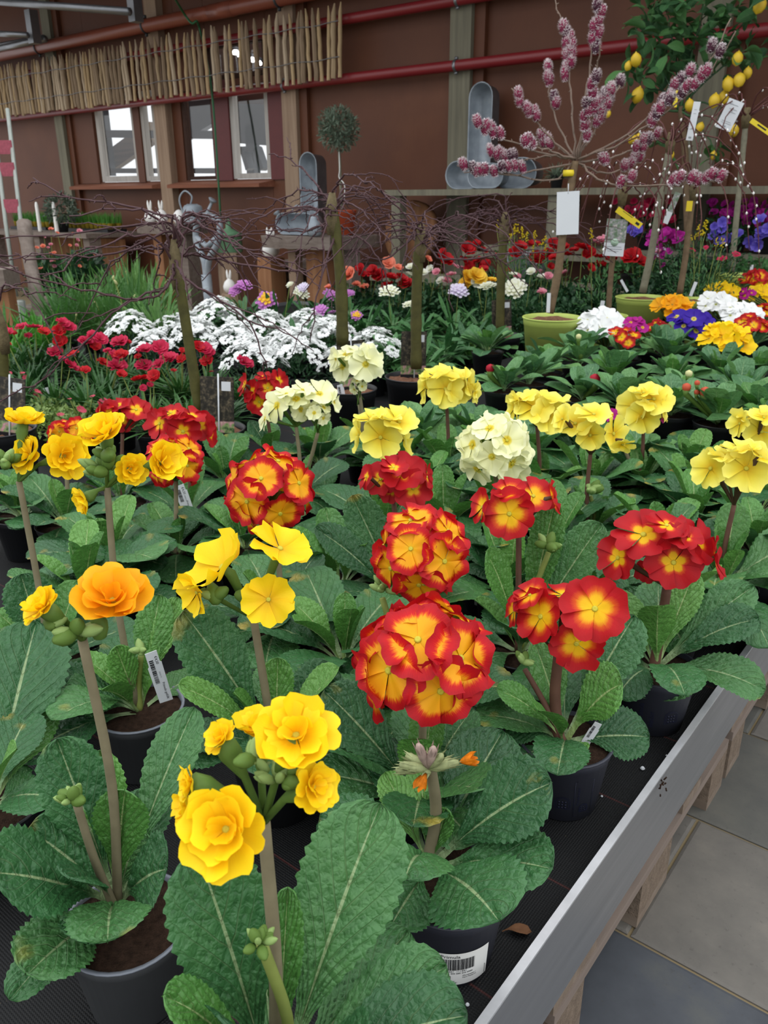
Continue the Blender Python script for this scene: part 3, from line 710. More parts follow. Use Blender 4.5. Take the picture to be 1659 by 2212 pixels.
# ------------------------------------------------------------------ rustic tables, stumps, ornaments by the wall
def rustic_table(label, px, py, y, wdt, dp, th, legs, group=None):
    p = atY(px, py, y); t = thing('rustic_table', label, 'table', (p.x, y, 0), group); z = p.z
    mb = MB(); g = random.Random(int(px)); n = 12
    top = [(-wdt/2+wdt*i/n, -dp/2+g.uniform(-.02, .02), z+g.uniform(-.004, .004)) for i in range(n+1)]+[(wdt/2-wdt*i/n, dp/2+g.uniform(-.02, .02), z+g.uniform(-.004, .004)) for i in range(n+1)]
    k = len(top); vs = top+[(a*.98, b*.97, c-th) for a, b, c in top]
    mb.add(vs, [tuple(range(k)), tuple(range(2*k-1, k-1, -1))]+[(i, k+i, k+(i+1) % k, (i+1) % k) for i in range(k)])
    link('table_top', mb.mesh('table_top', M['rustic'], False), t)
    for lx, ly, lw, mt in legs:
        link('leg', MB().box((lx-lw/2, ly-lw/2, 0), (lx+lw/2, ly+lw/2, z-th)).mesh('leg', M[mt], False), t)
    return t, z
ta, za = rustic_table('thick rustic wood slab table beside the roof post under the windows', 372, 484, 5.6, .62, .42, .09, ((-.18, 0, .14, 'stump'), (.16, .05, .16, 'rustic')))
tb, zb = rustic_table('thick rustic wood slab table carrying zinc ware and the olive standard', 692, 508, 5.55, .82, .68, .10, ((-.22, -.1, .09, 'post2'), (.05, 0, .24, 'stump'), (.3, .05, .12, 'rustic')))
def stump(label, px, py, y, r_, sides=12, mat='stump', leanz=0):
    p = atY(px, py, y); mb = MB(); g = random.Random(int(px*3)); prof = []
    mb.lathe([(r_*1.05, 0), (r_*.98, p.z*.3), (r_*1.0, p.z*.7), (r_*.97, p.z-.01), (r_*.93, p.z)], sides)
    o = tag(link('wood_stump', mb.mesh('wood_stump', M[mat], False), None, (p.x, y, 0), (0, 0, g.uniform(0, 1))), label, 'stump'); return p
s1 = stump('orange brown wood block carrying two egg shaped bunnies', 585, 556, 5.5, .13, 4)
s2 = stump('knotty pale wood block behind the lone egg bunny', 493, 547, 5.50, .11, 5, 'post2')
s3 = stump('low wood block carrying the lone egg bunny', 497, 634, 5.32, .09, 6, 'post2')
def bunny(label, p, s_, ears=True):
    """white ceramic egg with two long ears"""
    t = thing('egg_bunny', label, 'ornament', p, 'white egg bunnies')
    link('egg', MB().lathe([(.012, 0), (.05, .012), (.075, .05), (.078, .085), (.06, .135), (.03, .165), (.001, .175)], 16).mesh('egg', M['ceramic']), t, scale=s_)
    if ears:
        for k in (-1, 1):
            link('ear', MB().tube([(k*.014, 0, .155), (k*.022, 0, .20), (k*.03, 0, .25), (k*.03, 0, .28)], [.012, .016, .013, .003], 8).mesh('ear', M['ceramic']), t, scale=s_)
    return t
bunny('white egg bunny on the orange block, half behind its twin', (s1.x-.055, 5.58, s1.z), .86)
bunny('white egg bunny on the orange block, in front of its twin', (s1.x+.06, 5.44, s1.z), .95)
bunny('lone white egg bunny beside the purple wallflower', (s3.x, 5.32, s3.z), .78)
for px, lab, er in ((326, 'white egg bunny at the outer end of the slab table by the post', True), (350, 'white egg bunny squeezed beside its neighbour by the roof post', True), (388, 'white egg ornament between roof post and zinc watering can', False)):
    p = atZ(px, 484-6, za); p = atY(px, 476, 5.52); bunny(lab, (p.x, 5.52, za), .82, er)
def watering_can(label, p, s_, rz=0):
    t = thing('watering_can', label, 'watering can', p, None, rz)
    link('can_body', MB().lathe([(.10, 0), (.105, .01), (.10, .17), (.085, .19), (.06, .20), (.055, .205), (.05, .19)], 18).mesh('can_body', M['zinc']), t, scale=s_)
    link('spout', MB().tube([(-.09, 0, .04), (-.17, 0, .12), (-.23, 0, .22)], [.028, .02, .015], 10).mesh('spout', M['zinc']), t, scale=s_)
    link('rose', MB().lathe([(.015, -.02), (.045, .012), (.045, .018), (.001, .02)], 12, mat=Matrix.Rotation(R(-35), 4, 'Y')).mesh('rose', M['zinc']), t, Vector((-.235, 0, .232))*s_, None, s_)
    link('handle', MB().tube(bez([(.02, 0, .20), (.0, 0, .28), (.08, 0, .33), (.15, 0, .24), (.10, 0, .06)], 5), .009, 8).mesh('handle', M['zinc']), t, scale=s_)
    return t
p = atY(418, 470, 5.55); watering_can('zinc watering can with hoop handle on the slab table by the roof post', (p.x, 5.55, za), .95, R(200))
p = atY(650, 470, 5.62); watering_can('zinc watering can with upturned spout between leaning trough and post', (p.x-.055, 5.575, zb+.006), .72, R(10))
p = atY(683, 420, 5.78); trough('tall zinc trough leaning upright on the slab table behind the watering can', .66, .2, .15, (p.x+.03, 5.80, zb+.345), (R(90), R(90), R(0)))
p = atY(652, 492, 5.4); trough('zinc trough lying on its side at the front of the slab table', .46, .17, .13, (p.x-.02, 5.462, zb+.098), (R(90), 0, 0))
p = atY(692, 490, 5.36); tag(link('zinc_jug', MB().lathe([(.05, 0), (.075, .02), (.082, .09), (.06, .15), (.045, .17), (.05, .2), (.045, .195), (.04, .16)], 18).mesh('zinc_jug', M['zinc']), None, (p.x+.02, 5.262, zb+.006), None, .8), 'shiny round zinc jug in front of the lying trough', 'jug')
# olive standard in an orange pot
p = atY(740, 497, 5.62); op = thing('olive_standard', 'small olive standard with a grey green ball crown in an orange pot', 'potted tree', (p.x, 5.62, zb+.006))
link('pot', pot_mesh('pot', .125, .2, M['terra']), op); link('soil', disc_mesh('soil', .113, M['soil']), op, (0, 0, .17))
c = atY(731, 280, 5.62)-Vector((p.x, 5.62, zb)); link('trunk', MB().tube([(0, 0, .16), (-.01, 0, .4), (c.x, 0, c.z)], [.014, .012, .01], 8).mesh('trunk', M['bark_grey']), op)
def leaf_ball(n, r_, ll, lw, seed, sq=(1, 1, 1), fill=.55):
    g = random.Random(seed); mb = MB()
    for i in range(n):
        d = Vector((g.gauss(0, 1), g.gauss(0, 1), g.gauss(0, 1))).normalized(); q = r_*(fill+(1-fill)*g.random()**.6)
        P0 = Vector((d.x*sq[0], d.y*sq[1], d.z*sq[2]))*q; dd = (d+Vector((g.gauss(0, .9), g.gauss(0, .9), g.gauss(0, .9)+.2))).normalized()
        simple_leaf(mb, P0, P0+dd*ll*.5, P0+dd*ll+Vector((0, 0, -ll*.12)), lw, Vector((g.gauss(0, 1), g.gauss(0, 1), 1)), 2, (.3, 1, .05))
    return mb
link('crown', leaf_ball(1500, .17, .045, .012, 5, (1, 1, 1), .25).mesh('crown', M['folgrey'], False), op, c, kind='stuff')
link('ribbon', MB().tube(bez([(-.005, -.016, .66), (-.002, -.018, .52), (-.01, -.018, .46), (.05, -.02, .40), (.045, -.02, .28)], 5), .0045, 5).mesh('ribbon', M['white']), op, label='white ribbon tied round the trunk')
# giant zinc spade handle, green feeder on its cord, barrel head, bucket
p = atY(448, 545, 5.34); sp_ = thing('zinc_spade_handle', 'tall zinc ornament shaped like a spade handle beside the slab table', 'ornament', (p.x, 5.34, 0))
q = [atY(a, b, 5.34)-Vector((p.x, 5.34, 0)) for a, b in ((446, 600), (440, 560), (424, 520), (428, 478), (450, 466), (474, 482), (470, 525), (452, 560), (447, 600))]
link('loop', MB().tube(bez(q, 6), .032, 10).mesh('loop', M['zinc']), sp_); link('shaft', MB().tube([(q[0].x, 0, q[0].z+.03), (q[0].x+.02, 0, 0)], [.05, .045], 12).mesh('shaft', M['zinc']), sp_)
link('grip', MB().tube([q[2]+Vector((0, 0, .04)), Vector((0, 0, q[2].z-.05)), q[6]+Vector((0, 0, .05))], .028, 10).mesh('grip', M['zinc']), sp_)
p = atY(497, 545, 6.02); gf = thing('bird_feeder', 'pale green metal bird feeder hanging from the dark green cord', 'bird feeder', (p.x, 6.02, p.z))
link('body', MB().lathe([(.13, 0), (.135, .01), (.135, .17), (.145, .18), (.12, .2), (.03, .24), (.025, .30), (.001, .31)], 20).mesh('body', M['green_metal']), gf)
link('ring', MB().lathe([(.02, .30), (.028, .31), (.02, .33)], 10).mesh('ring', M['green_metal']), gf)
pts = [atY(375, -8, 5.7), atY(398, 30, 5.96), atY(414, 50, 5.99), Vector((atY(424, 66, 6.0).x, 6.012, 2.805)), Vector((atY(428, 72, 6.05).x, 6.06, 2.783)), Vector((atY(433, 80, 6.1).x, 6.098, 2.755)), atY(440, 100, 6.102), atY(452, 160, 6.102), atY(459, 212, 6.1), atY(466, 300, 6.07), atY(477, 478, 6.02)]
link('cord', MB().tube([q_-Vector((p.x, 6.02, p.z)) for q_ in bez(pts, 6)], .011, 8).mesh('cord', M['green_cable']), gf, label='dark green cord')
p = atY(884, 515, 5.95); bh = tag(link('barrel_head', MB().lathe([(.001, -.04), (.255, -.04), (.27, -.03), (.27, .03), (.255, .04), (.001, .04)], 36, mat=Matrix.Rotation(R(78), 4, 'X')).mesh('barrel_head', M['stump']), None, (p.x, 5.98, .905)), 'big round orange wooden disc leaning on the wall by the shelf post', 'wooden disc')
wt = thing('wall_bench', 'plain timber bench standing along the wall behind the roses', 'bench', (-5.2, 5.9, 0))
link('bench_top', MB().box((-.75, -.18, .58), (.72, .3, .63)).mesh('bench_top', M['rustic'], False), wt)
for x in (-.7, .6): link('leg', MB().box((x, -.1, 0), (x+.09, .2, .58)).mesh('leg', M['rustic'], False), wt)
p = atY(1185, 500, 5.7); bk = thing('zinc_bucket', 'dark zinc bucket under the shelf behind the yellow broom', 'bucket', (p.x, 5.42, .617)); link('bucket', MB().lathe([(.11, 0), (.15, .2), (.158, .205), (.15, .21), (.142, .2), (.10, .02)], 22).mesh('bucket', M['zinc']), bk)
link('bail', MB().tube(bez([(-.15, 0, .2), (-.11, -.08, .14), (.11, -.08, .14), (.15, 0, .2)], 6), .006, 6).mesh('bail', M['zinc']), bk)
# stepped plant bench on the right under the shelf
pb = thing('plant_bench', 'two step timber bench for pots under the wall shelf', 'bench', (-2.4, 5.45, 0))
link('lower_step', MB().box((-1.9, -.20, .575), (3.0, .22, .615)).mesh('lower_step', M['post'], False), pb)
link('upper_step', MB().box((-1.3, .235, .76), (3.0, .245, .80)).mesh('upper_step', M['post'], False), pb)
for x in (-1.85, -.3, 1.3, 2.9): link('leg', MB().box((x, -.19, 0), (x+.07, .2, .575)).mesh('leg', M['post'], False), pb)
# ------------------------------------------------------------------ left: seedling table, begonias, clear column
p = atY(170, 492, 6.0); zt = p.z-.03
lt = thing('seedling_table', 'wooden table under the left hand window carrying trays of seedlings', 'table', (p.x, 5.85, 0))
link('table_top', MB().box((-1.5, -.4, zt-.05), (1.0, .35, zt)).mesh('table_top', M['rustic'], False), lt)
for x in (-1.3, -.2, .85): link('leg', MB().box((x, -.35, 0), (x+.12, -.2, zt-.05)).mesh('leg', M['rustic'], False), lt)
link('back_board', MB().box((-1.4, .1, .3), (.95, .14, .75)).mesh('back_board', M['stump'], False), lt)
for k, (a, b) in enumerate(((42, 118), (150, 252))):
    pa = atY(a, 485, 5.9); pbx = atY(b, 485, 5.9); tr = thing('seedling_tray', 'black tray of small yellow pots sprouting bright green seedlings', 'seedling tray', ((pa.x+pbx.x)/2, 5.9, zt), 'seedling trays')
    L = pbx.x-pa.x; link('tray', MB().box((-L/2, -.13, 0), (L/2, .13, .035)).mesh('tray', M['potblack'], False), tr)
    cup = MB().lathe([(.028, 0), (.036, .06), (.038, .062), (.03, .055)], 10).mesh('cup', plain('a08a2c', .5, .4)); g = random.Random(k)
    n = int(L/.085); mb = MB()
    for i in range(n):
        for j in (-1, 1):
            x = -L/2+(i+.5)*L/n; link('cup', cup, tr, (x, j*.06, .036))
            for q in range(26):
                a_ = Vector((x+g.gauss(0, .018), j*.06+g.gauss(0, .018), .09)); d = Vector((g.gauss(0, .02), g.gauss(0, .02), g.uniform(.08, .14))); simple_leaf(mb, a_, a_+d*.5, a_+d, .008, (g.gauss(0, 1), -1, .2), 2, (1, .8, .1))
    link('sprouts', mb.mesh('sprouts', M['seedgrass'], False), tr, kind='stuff')
p = atY(128, 470, 5.55); ob_ = thing('olive_bush', 'round grey green olive bush on the seedling table between the trays', 'potted shrub', (p.x, 5.58, zt))
link('pot', pot_mesh('pot', .07, .1, M['potblack']), ob_); link('foliage', leaf_ball(420, .2, .075, .022, 8, (1, .8, .8)).mesh('foliage', M['folgrey'], False), ob_, (0, 0, .25), kind='stuff')
link('stem', MB().tube([(0, 0, .06), (.01, 0, .25)], .01, 6).mesh('stem', M['bark_grey']), ob_)
for px, lab in ((72, 'slim white taper candle standing left of the olive bush'), (108, 'slim white taper candle standing in front of the olive bush')):
    p = atY(px, 500, 5.38); tag(link('taper_candle', MB().lathe([(.02, 0), (.024, .02), (.02, .3), (.012, .33), (.001, .335)], 10).mesh('taper_candle', M['ceramic']), None, (p.x, 5.47, zt)), lab, 'candle')
# clear column strung with pink labels
p = atD(22, 560, 5.75); cc = thing('display_column', 'tall clear display column with pink labels at the left edge', 'display column', (p.x, p.y, 0))
for dx in (-.045, .055): link('upright', MB().tube([atD(22+dx*330+28, 640, 5.75)-Vector((p.x, p.y, 0)), atD(22+dx*330+5, 480, 5.75)-Vector((p.x, p.y, 0)), atD(22+dx*330-24, 235, 5.75)-Vector((p.x, p.y, 0))], .014, 6).mesh('upright', M['plastic_clear']), cc)
link('foot', MB().box((-.12, -.12, 0), (.16, .12, .04)).mesh('foot', M['plastic_clear'], False), cc); link('stem', MB().tube([(.02, 0, .03), atD(45, 650, 5.75)-Vector((p.x, p.y, 0))], .03, 8).mesh('stem', M['plastic_clear']), cc)
for py in (318, 366, 445):
    q = atD(11+(py-318)*.11, py, 5.74)-Vector((p.x, p.y, 0)); link('label_card', MB().box((-.05, -.004, -.045), (.05, .004, .045)).mesh('label_card', M['pinklabel'], False), cc, q, (0, 0, YAW))
p = atD(10, 600, 5.35); ls = thing('log_bench', 'rough log slab bench at the left edge below the clear column', 'bench', (p.x, p.y, 0), None, YAW)
link('slab', MB().box((-.35, -.12, p.z-.06), (.05, .12, p.z+.06)).mesh('slab', M['rustic'], False), ls); link('leg', MB().box((-.06, -.06, 0), (.03, .06, p.z-.06)).mesh('leg', M['stump'], False), ls)
lg = tag(link('driftwood_branch', MB().tube(bez([atD(52, 480, 5.6), atD(64, 560, 5.57), atD(80, 640, 5.55), Vector((atD(92, 720, 5.55).x, atD(92, 720, 5.55).y, .0))], 5), [.05]*3+[.045]*13, 9).mesh('driftwood_branch', M['rustic'])), 'crooked bare driftwood branch standing below the clear column', 'branch')
for px, py, lab in ((300, 615, 'crumpled grey zinc funnel lying beyond the long grasses'), (378, 665, 'half hidden round zinc tub beyond the white candytuft')):
    p = atD(px, py, 7.3 if px < 350 else 7.3); tag(link('zinc_vessel', MB().lathe([(.06, 0), (.16, .2), (.17, .205), (.15, .2), (.05, .02)], 20).mesh('zinc_vessel', M['zinc']), None, (p.x, p.y, 0), None, .95), lab, 'zinc vessel')
# ------------------------------------------------------------------ standard trees
CARD = MB().box((-.055, -.002, 0), (.055, .002, .185)).mesh('card', M['card'], False)
def tree_pot(t, D, h, mat, soilmat='mulch', rz=None):
    link('pot', pot_mesh('pot', D/2, h, M[mat]), t); link('soil', disc_mesh('soil', D/2*.9, M[soilmat], 24, .006), t, (0, 0, h*.93))
def stem_px(px, base, taper, mat, t, n=10, offs=None):
    pts = [over(a, b, base, (offs or [0]*len(px))[i])-base for i, (a, b) in enumerate(px)]
    pts = bez(pts, 6); rr = [taper[0]+(taper[1]-taper[0])*i/(len(pts)-1) for i in range(len(pts))]
    g = random.Random(int(px[0][0])); rr = [r_*(1+(.12 if g.random() < .12 else 0)) for r_ in rr]
    link('stem', MB().tube(pts, rr, n).mesh('stem', M[mat]), t); return pts[-1]
def twig(mb, pts, r0, r1, g, zig=.004, buds=True):
    pts = [p+Vector((g.gauss(0, zig), g.gauss(0, zig), g.gauss(0, zig))) for p in bez(pts, 5)]
    n = len(pts); mb.tube(pts, [r0+(r1-r0)*i/(n-1) for i in range(n)], 5)
    if buds:
        for i in range(1, n-1):
            if g.random() < .75:
                d = Vector((g.gauss(0, 1), g.gauss(0, 1), g.gauss(0, 1))).normalized()*r0*2.6; mb.tube([pts[i], pts[i]+d], [r1*1.5, r1*.4], 4)
    return pts
CARDLAB = {1: 'tall dark picture card on a pale stick behind the red primroses', 2: 'dark pointed card half hidden behind the cream primrose', 3: 'dark picture card standing in mulch behind a bare stem', 4: 'narrow black and yellow picture card between stem and lime pot', 5: 'leaning dark picture card at the edge beside the cushion plants'}
def birch(label, rim, D, h, stem, taper, nbr, length, seed, extra=(), card=None, top_z=None, mat='bark_birch'):
    base = atZ(*rim, TRAY+h); base.z = TRAY; base = settle(base, D/2*1.03, 'tray') if rim[0] > 100 else base
    t = thing('birch_standard', label, 'potted tree', base, 'grafted birch standards')
    tree_pot(t, D, h, 'potblack'); g = random.Random(seed)
    topv = stem_px(stem, base, taper, mat, t)
    k = taper[1]
    link('graft', MB().tube([topv-Vector((0, 0, .10)), topv-Vector((0, 0, .06)), topv-Vector((0, 0, .01)), topv+Vector((.004, 0, .035))], [k*1.02, k*1.3, k*1.15, k*.6], 9).mesh('graft', M['graft']), t)
    for pl in extra:
        mb = MB(); pts = [over(a, b, base, o)-base for a, b, o in pl]; q = twig(mb, pts, .0042, .0018, g, .003)
        for i in range(3, len(q)-1, 4):
            d = (q[i]-q[i-1]).normalized(); s_ = Vector((g.gauss(0, 1), g.gauss(0, 1), g.gauss(0, .5))).normalized(); e_ = q[i]+(d+s_*.7)*g.uniform(.05, .14); twig(mb, [q[i], (q[i]+e_)/2+s_*.01, e_+Vector((0, 0, -.02))], .0024, .0012, g, .002)
        link('branch', mb.mesh('branch', M['twig']), t)
    for i in range(nbr):
        az = 2*math.pi*i/nbr+g.uniform(-.4, .4); L = length*g.uniform(.55, 1.1); d = Vector((math.cos(az), math.sin(az), 0)); up = g.uniform(-.05, .14)
        mb = MB(); p0 = topv+Vector((0, 0, g.uniform(-.05, .03)))
        pts = [p0, p0+d*L*.22+Vector((0, 0, up*.5+.02)), p0+d*L*.6+Vector((0, 0, up*.6-.02)), p0+d*L+Vector((0, 0, up-.12-g.random()*.12))]
        q = twig(mb, pts, .0040, .0016, g)
        for j in range(3, len(q)-1, 3):
            s_ = Vector((-d.y, d.x, 0))*g.choice((-1, 1)); e_ = q[j]+(d*.8+s_*.8)*g.uniform(.06, .2)+Vector((0, 0, g.uniform(-.1, .04))); twig(mb, [q[j], (q[j]+e_)/2+Vector((0, 0, .015)), e_], .0024, .0011, g, .002)
        link('branch', mb.mesh('branch', M['twig']), t)
    if card:
        aw = Vector((base.x, base.y, 0)).normalized(); dx = max(-.015, min(.015, (over(card[0], card[1], base)-base).dot(RIGHT))); q = aw*(.04 if card[2] > 0 else -.04)+Vector((RIGHT.x, RIGHT.y, 0))*dx; q.z = h*.9
        o = link('picture_card', CARD, None, base+q, (R(-3), R((card[3] if len(card) > 3 else 4)*.6), YAW), (.9, 1, 1)); tag(o, CARDLAB[seed], 'card')
        link('stick', MB().tube([(.005, -.004, -.03), (.005, -.004, .195)], .0028, 6).mesh('stick', M['tag']), o, label='pale plastic stick'); link('sticker', MB().box((.015, -.0035, .145), (.045, -.002, .172)).mesh('sticker', M['tag'], False), o)
    return t, base, topv
EX1 = [[(375, 545, 0), (380, 480, .02), (250, 440, .1), (150, 425, .15), (68, 383, .2)], [(375, 545, 0), (340, 475, 0), (270, 450, -.05), (150, 468, -.1)], [(375, 545, 0), (360, 480, 0), (200, 500, .05), (0, 515, .1)],
       [(378, 560, 0), (372, 600, -.05), (330, 640, -.1), (250, 640, -.15), (120, 612, -.2), (0, 580, -.25)], [(378, 560, 0), (360, 620, -.05), (280, 650, -.1), (180, 740, -.12), (60, 850, -.14)], [(376, 540, 0), (400, 460, .05), (470, 470, .1), (560, 455, .12)],
       [(378, 540, 0), (420, 480, -.04), (480, 520, -.08), (560, 550, -.1), (620, 575, -.12)], [(378, 545, 0), (370, 500, 0), (250, 545, -.06), (100, 560, -.08), (0, 548, -.1)], [(380, 560, 0), (400, 600, -.1), (480, 650, -.15), (540, 700, -.2), (580, 800, -.2)],
       [(380, 550, 0), (470, 560, .1), (600, 585, .1), (700, 570, .15), (790, 480, .2)]]
birch('bare birch standard with far reaching twigs behind the red primroses', (458, 925), .20, .21, [(432, 892), (408, 740), (392, 640), (377, 545)], (.0165, .0145), 7, .42, 1, EX1, (487, 935, -.02, 5))
EX2 = [[(722, 470, 0), (700, 420, .02), (640, 350, .1), (580, 330, .15)], [(722, 480, 0), (760, 500, 0), (820, 560, -.05), (840, 640, -.05)], [(720, 480, 0), (640, 500, 0), (560, 480, 0)], [(725, 500, 0), (690, 620, -.1), (670, 740, -.12)]]
birch('bare birch standard with hooked twigs beside the white candytuft', (755, 838), .20, .21, [(740, 745), (737, 620), (728, 520), (716, 440)], (.021, .018), 12, .42, 2, EX2, (782, 800, .12, -6))
birch('bare birch standard rising from mulch above the lemon primrose', (893, 812), .22, .21, [(899, 796), (899, 680), (902, 580), (908, 505)], (.021, .018), 14, .5, 3, [[(905, 500, 0), (880, 440, 0), (820, 440, 0), (760, 470, 0)], [(905, 510, 0), (960, 560, -.1), (1100, 550, -.2), (1220, 540, -.2)], [(905, 500, 0), (830, 560, -.1), (760, 540, -.1)]], (893, 780, .10, 2))
birch('bare birch standard among the red roses and yellow broom', (1078, 722), .22, .21, [(1080, 716), (1082, 620), (1086, 540), (1090, 475)], (.022, .02), 14, .55, 4, [[(1090, 470, 0), (1085, 420, 0), (990, 430, 0), (900, 470, 0)]], (1118, 668, .1, -5))
birch('bare birch standard at the very edge beside the dark card', (4, 925), .2, .21, [(6, 910), (2, 780), (-6, 690)], (.022, .02), 2, .3, 5, [], (38, 900, -.02, 14))
# ---- pussy willow
def lime_tree(name, label, rim, D, h, stem, taper, mat, z0=TB):
    base = atZ(*rim, z0+h); base.z = z0; base = settle(base, D/2*1.03, 'tier')
    t = thing(name, label, 'potted tree', base); tree_pot(t, D, h, 'lime'); top = stem_px(stem, base, taper, mat, t); return t, base, top
t, base, top = lime_tree('pussy_willow', 'tall pussy willow with furry crimson catkins in a lime green pot', (1193, 684), .259, .24, [(1187, 676), (1205, 590), (1218, 490), (1232, 410), (1243, 348)], (.0185, .0145), 'bark_willow')
PWB = Vector(base)
BR = [[(1243, 345), (1190, 300), (1150, 250), (1103, 190)], [(1243, 345), (1220, 300), (1195, 240), (1186, 170), (1180, 124)], [(1243, 345), (1236, 250), (1228, 160), (1216, 60), (1197, -4)], [(1245, 345), (1262, 235), (1277, 120), (1290, 50), (1303, -6)],
      [(1250, 338), (1282, 285), (1312, 235), (1322, 178)], [(1247, 340), (1272, 250), (1288, 160), (1297, 98)], [(1240, 342), (1180, 332), (1090, 300), (1025, 258)], [(1240, 345), (1190, 336), (1130, 346), (1056, 322)], [(1240, 352), (1180, 366), (1100, 378), (984, 358)],
      [(1250, 342), (1340, 300), (1450, 212), (1520, 150), (1582, 40)], [(1250, 345), (1345, 304), (1440, 240), (1524, 166), (1592, 68)], [(1250, 350), (1330, 336), (1390, 312), (1432, 278)], [(1250, 352), (1300, 372), (1350, 362), (1392, 335)], [(1250, 354), (1290, 386), (1350, 400), (1480, 398), (1574, 383)], [(1242, 345), (1210, 318), (1182, 300)], [(1242, 345), (1180, 325), (1135, 304)], [(1250, 340), (1290, 250), (1330, 200), (1342, 172)], [(1243, 348), (1190, 390), (1080, 372), (1000, 372)]]
CK = {0: [(1120, 202), (1122, 216), (1138, 232), (1143, 240), (1155, 240), (1158, 248)], 1: [(1184, 143), (1183, 165), (1187, 173), (1197, 210), (1201, 222)], 2: [(1217, 57), (1224, 73), (1232, 80), (1223, 92), (1229, 102), (1235, 97), (1224, 120), (1233, 133), (1230, 112), (1222, 147), (1235, 114), (1220, 160)],
      3: [(1291, 12), (1299, 25), (1293, 44), (1283, 55), (1294, 69), (1280, 82), (1287, 101)], 4: [(1293, 222), (1300, 215), (1306, 230), (1298, 240), (1310, 210), (1316, 196), (1320, 192), (1304, 205), (1312, 224), (1288, 235), (1290, 262), (1296, 252)], 5: [(1288, 165), (1278, 180), (1280, 200), (1268, 225), (1272, 238), (1262, 250), (1264, 270), (1268, 292), (1282, 222)],
      6: [(1031, 262), (1047, 278), (1052, 272), (1064, 285), (1062, 276), (1080, 288)], 7: [(1060, 325), (1073, 333), (1080, 328), (1088, 335), (1092, 338), (1103, 336), (1110, 334)], 8: [(1001, 355), (1021, 362), (1026, 368), (1036, 366), (1047, 366), (1067, 370), (1085, 360), (1098, 360), (1112, 358), (1128, 361)],
      9: [(1408, 255), (1416, 242), (1430, 217), (1428, 232), (1446, 208), (1457, 184), (1470, 170), (1491, 152), (1538, 98)], 10: [(1410, 262), (1419, 245), (1427, 233), (1448, 214), (1475, 198), (1484, 186), (1502, 181), (1516, 162), (1527, 152), (1556, 110)], 11: [(1374, 317), (1390, 302), (1389, 316), (1401, 300), (1420, 288)], 12: [(1350, 357), (1363, 352), (1370, 342), (1382, 338)],
      13: [(1342, 392), (1365, 381), (1455, 387), (1468, 384), (1496, 383), (1509, 388), (1526, 384), (1538, 376), (1558, 380)], 14: [(1170, 291), (1175, 305), (1187, 310), (1183, 300)], 15: [(1135, 305), (1148, 310), (1142, 300)], 16: [(1340, 175), (1318, 215), (1300, 250)], 17: [(1303, 343), (1308, 343)]}
def catkin_mesh(core):
    mb = MB(); mb.lathe([(.001, -.5), (.26, -.38), (.36, -.1), (.36, .15), (.24, .4), (.001, .52)], 10, 0)
    g = random.Random(2)
    for i in range(230):
        u = g.uniform(-.95, .95); th = g.uniform(0, 6.28); rr = .36*math.sqrt(max(.05, 1-u*u)); p = Vector((rr*math.cos(th), rr*math.sin(th), u*.48)); d = Vector((math.cos(th), math.sin(th), u*.8+.25)).normalized()*.2
        s_ = d.cross(Vector((0, 0, 1))).normalized()*.05; mb.add([p-s_, p+s_, p+d], [(0, 1, 2)], None, 1)
    return mb.mesh('catkin', [M[core], M['catfur']])
CAT = [catkin_mesh('catkin'), catkin_mesh('catkin'), catkin_mesh('catdark')]
g = random.Random(9)
for i, br in enumerate(BR):
    d1 = g.uniform(-.22, .18); n = len(br)
    pts = [over(a, b, base, d1*k/(n-1))-base for k, (a, b) in enumerate(br)]; mb = MB(); q = twig(mb, pts, .0048, .0022, g, .003)
    link('branch', mb.mesh('branch', M['twig_pale']), t)
    for a, b in CK.get(i, ()):
        c = over(a, b, base, 0)-base; j = min(range(len(q)), key=lambda k: (over(a, b, base, d1*k/(len(q)-1))-base-q[k]).length)
        c = over(a, b, base, d1*j/(len(q)-1))-base
        dr = (q[min(j+1, len(q)-1)]-q[max(j-1, 0)]).normalized()*.4+Vector((g.gauss(0, .12), g.gauss(0, .12), .9))
        link('catkin', CAT[g.choice((0, 0, 0, 1, 1, 2))], t, c, facing(dr, g.random()*6), (g.uniform(.042, .050),)*2+(g.uniform(.048, .058),))
link('tie', MB().lathe([(.024, -.012), (.026, 0), (.024, .012)], 10).mesh('tie', M['tagy']), t, over(1229, 374, base)-base, label='yellow tie round the stem')
# ---- weeping willows with tiny white catkins
BAM = MB().lathe([(.001, -.5), (.4, -.2), (.45, .1), (.25, .45), (.001, .5)], 6).mesh('pearl', M['ceramic'])
def weeping(label, rim, D, h, stem, taper, mat, nb, length, seed, z0=TB):
    t, base, top = lime_tree('weeping_willow', label, rim, D, h, stem, taper, mat, z0); g = random.Random(seed)
    link('graft', MB().tube([top-Vector((0, 0, .05)), top, top+Vector((0, 0, .05))], [.018, .026, .016], 8).mesh('graft', M['graft']), t); cm = MB()
    for i in range(nb):
        az = 2*math.pi*i/nb+g.uniform(-.3, .3); d = Vector((math.cos(az), math.sin(az), 0)); L = length*g.uniform(.5, 1.1); mb = MB(); up = g.uniform(.02, .16)
        pts = [top, top+d*L*.35+Vector((0, 0, up)), top+d*L*.75+Vector((0, 0, up*.5-L*.2)), top+d*L*.95+Vector((0, 0, -L*g.uniform(.4, .95)))]
        q = twig(mb, pts, .0045, .0018, g, .003); link('branch', mb.mesh('branch', M['twig_red']), t)
        for p in q[4:]:
            if g.random() < .3: cm.lathe([(.001, -.007), (.005, -.002), (.005, .003), (.001, .008)], 5, 0, p+Vector((g.gauss(0, .005), g.gauss(0, .005), 0)))
    link('catkins', cm.mesh('catkins', M['ceramic']), t, kind='stuff'); return t, base, top
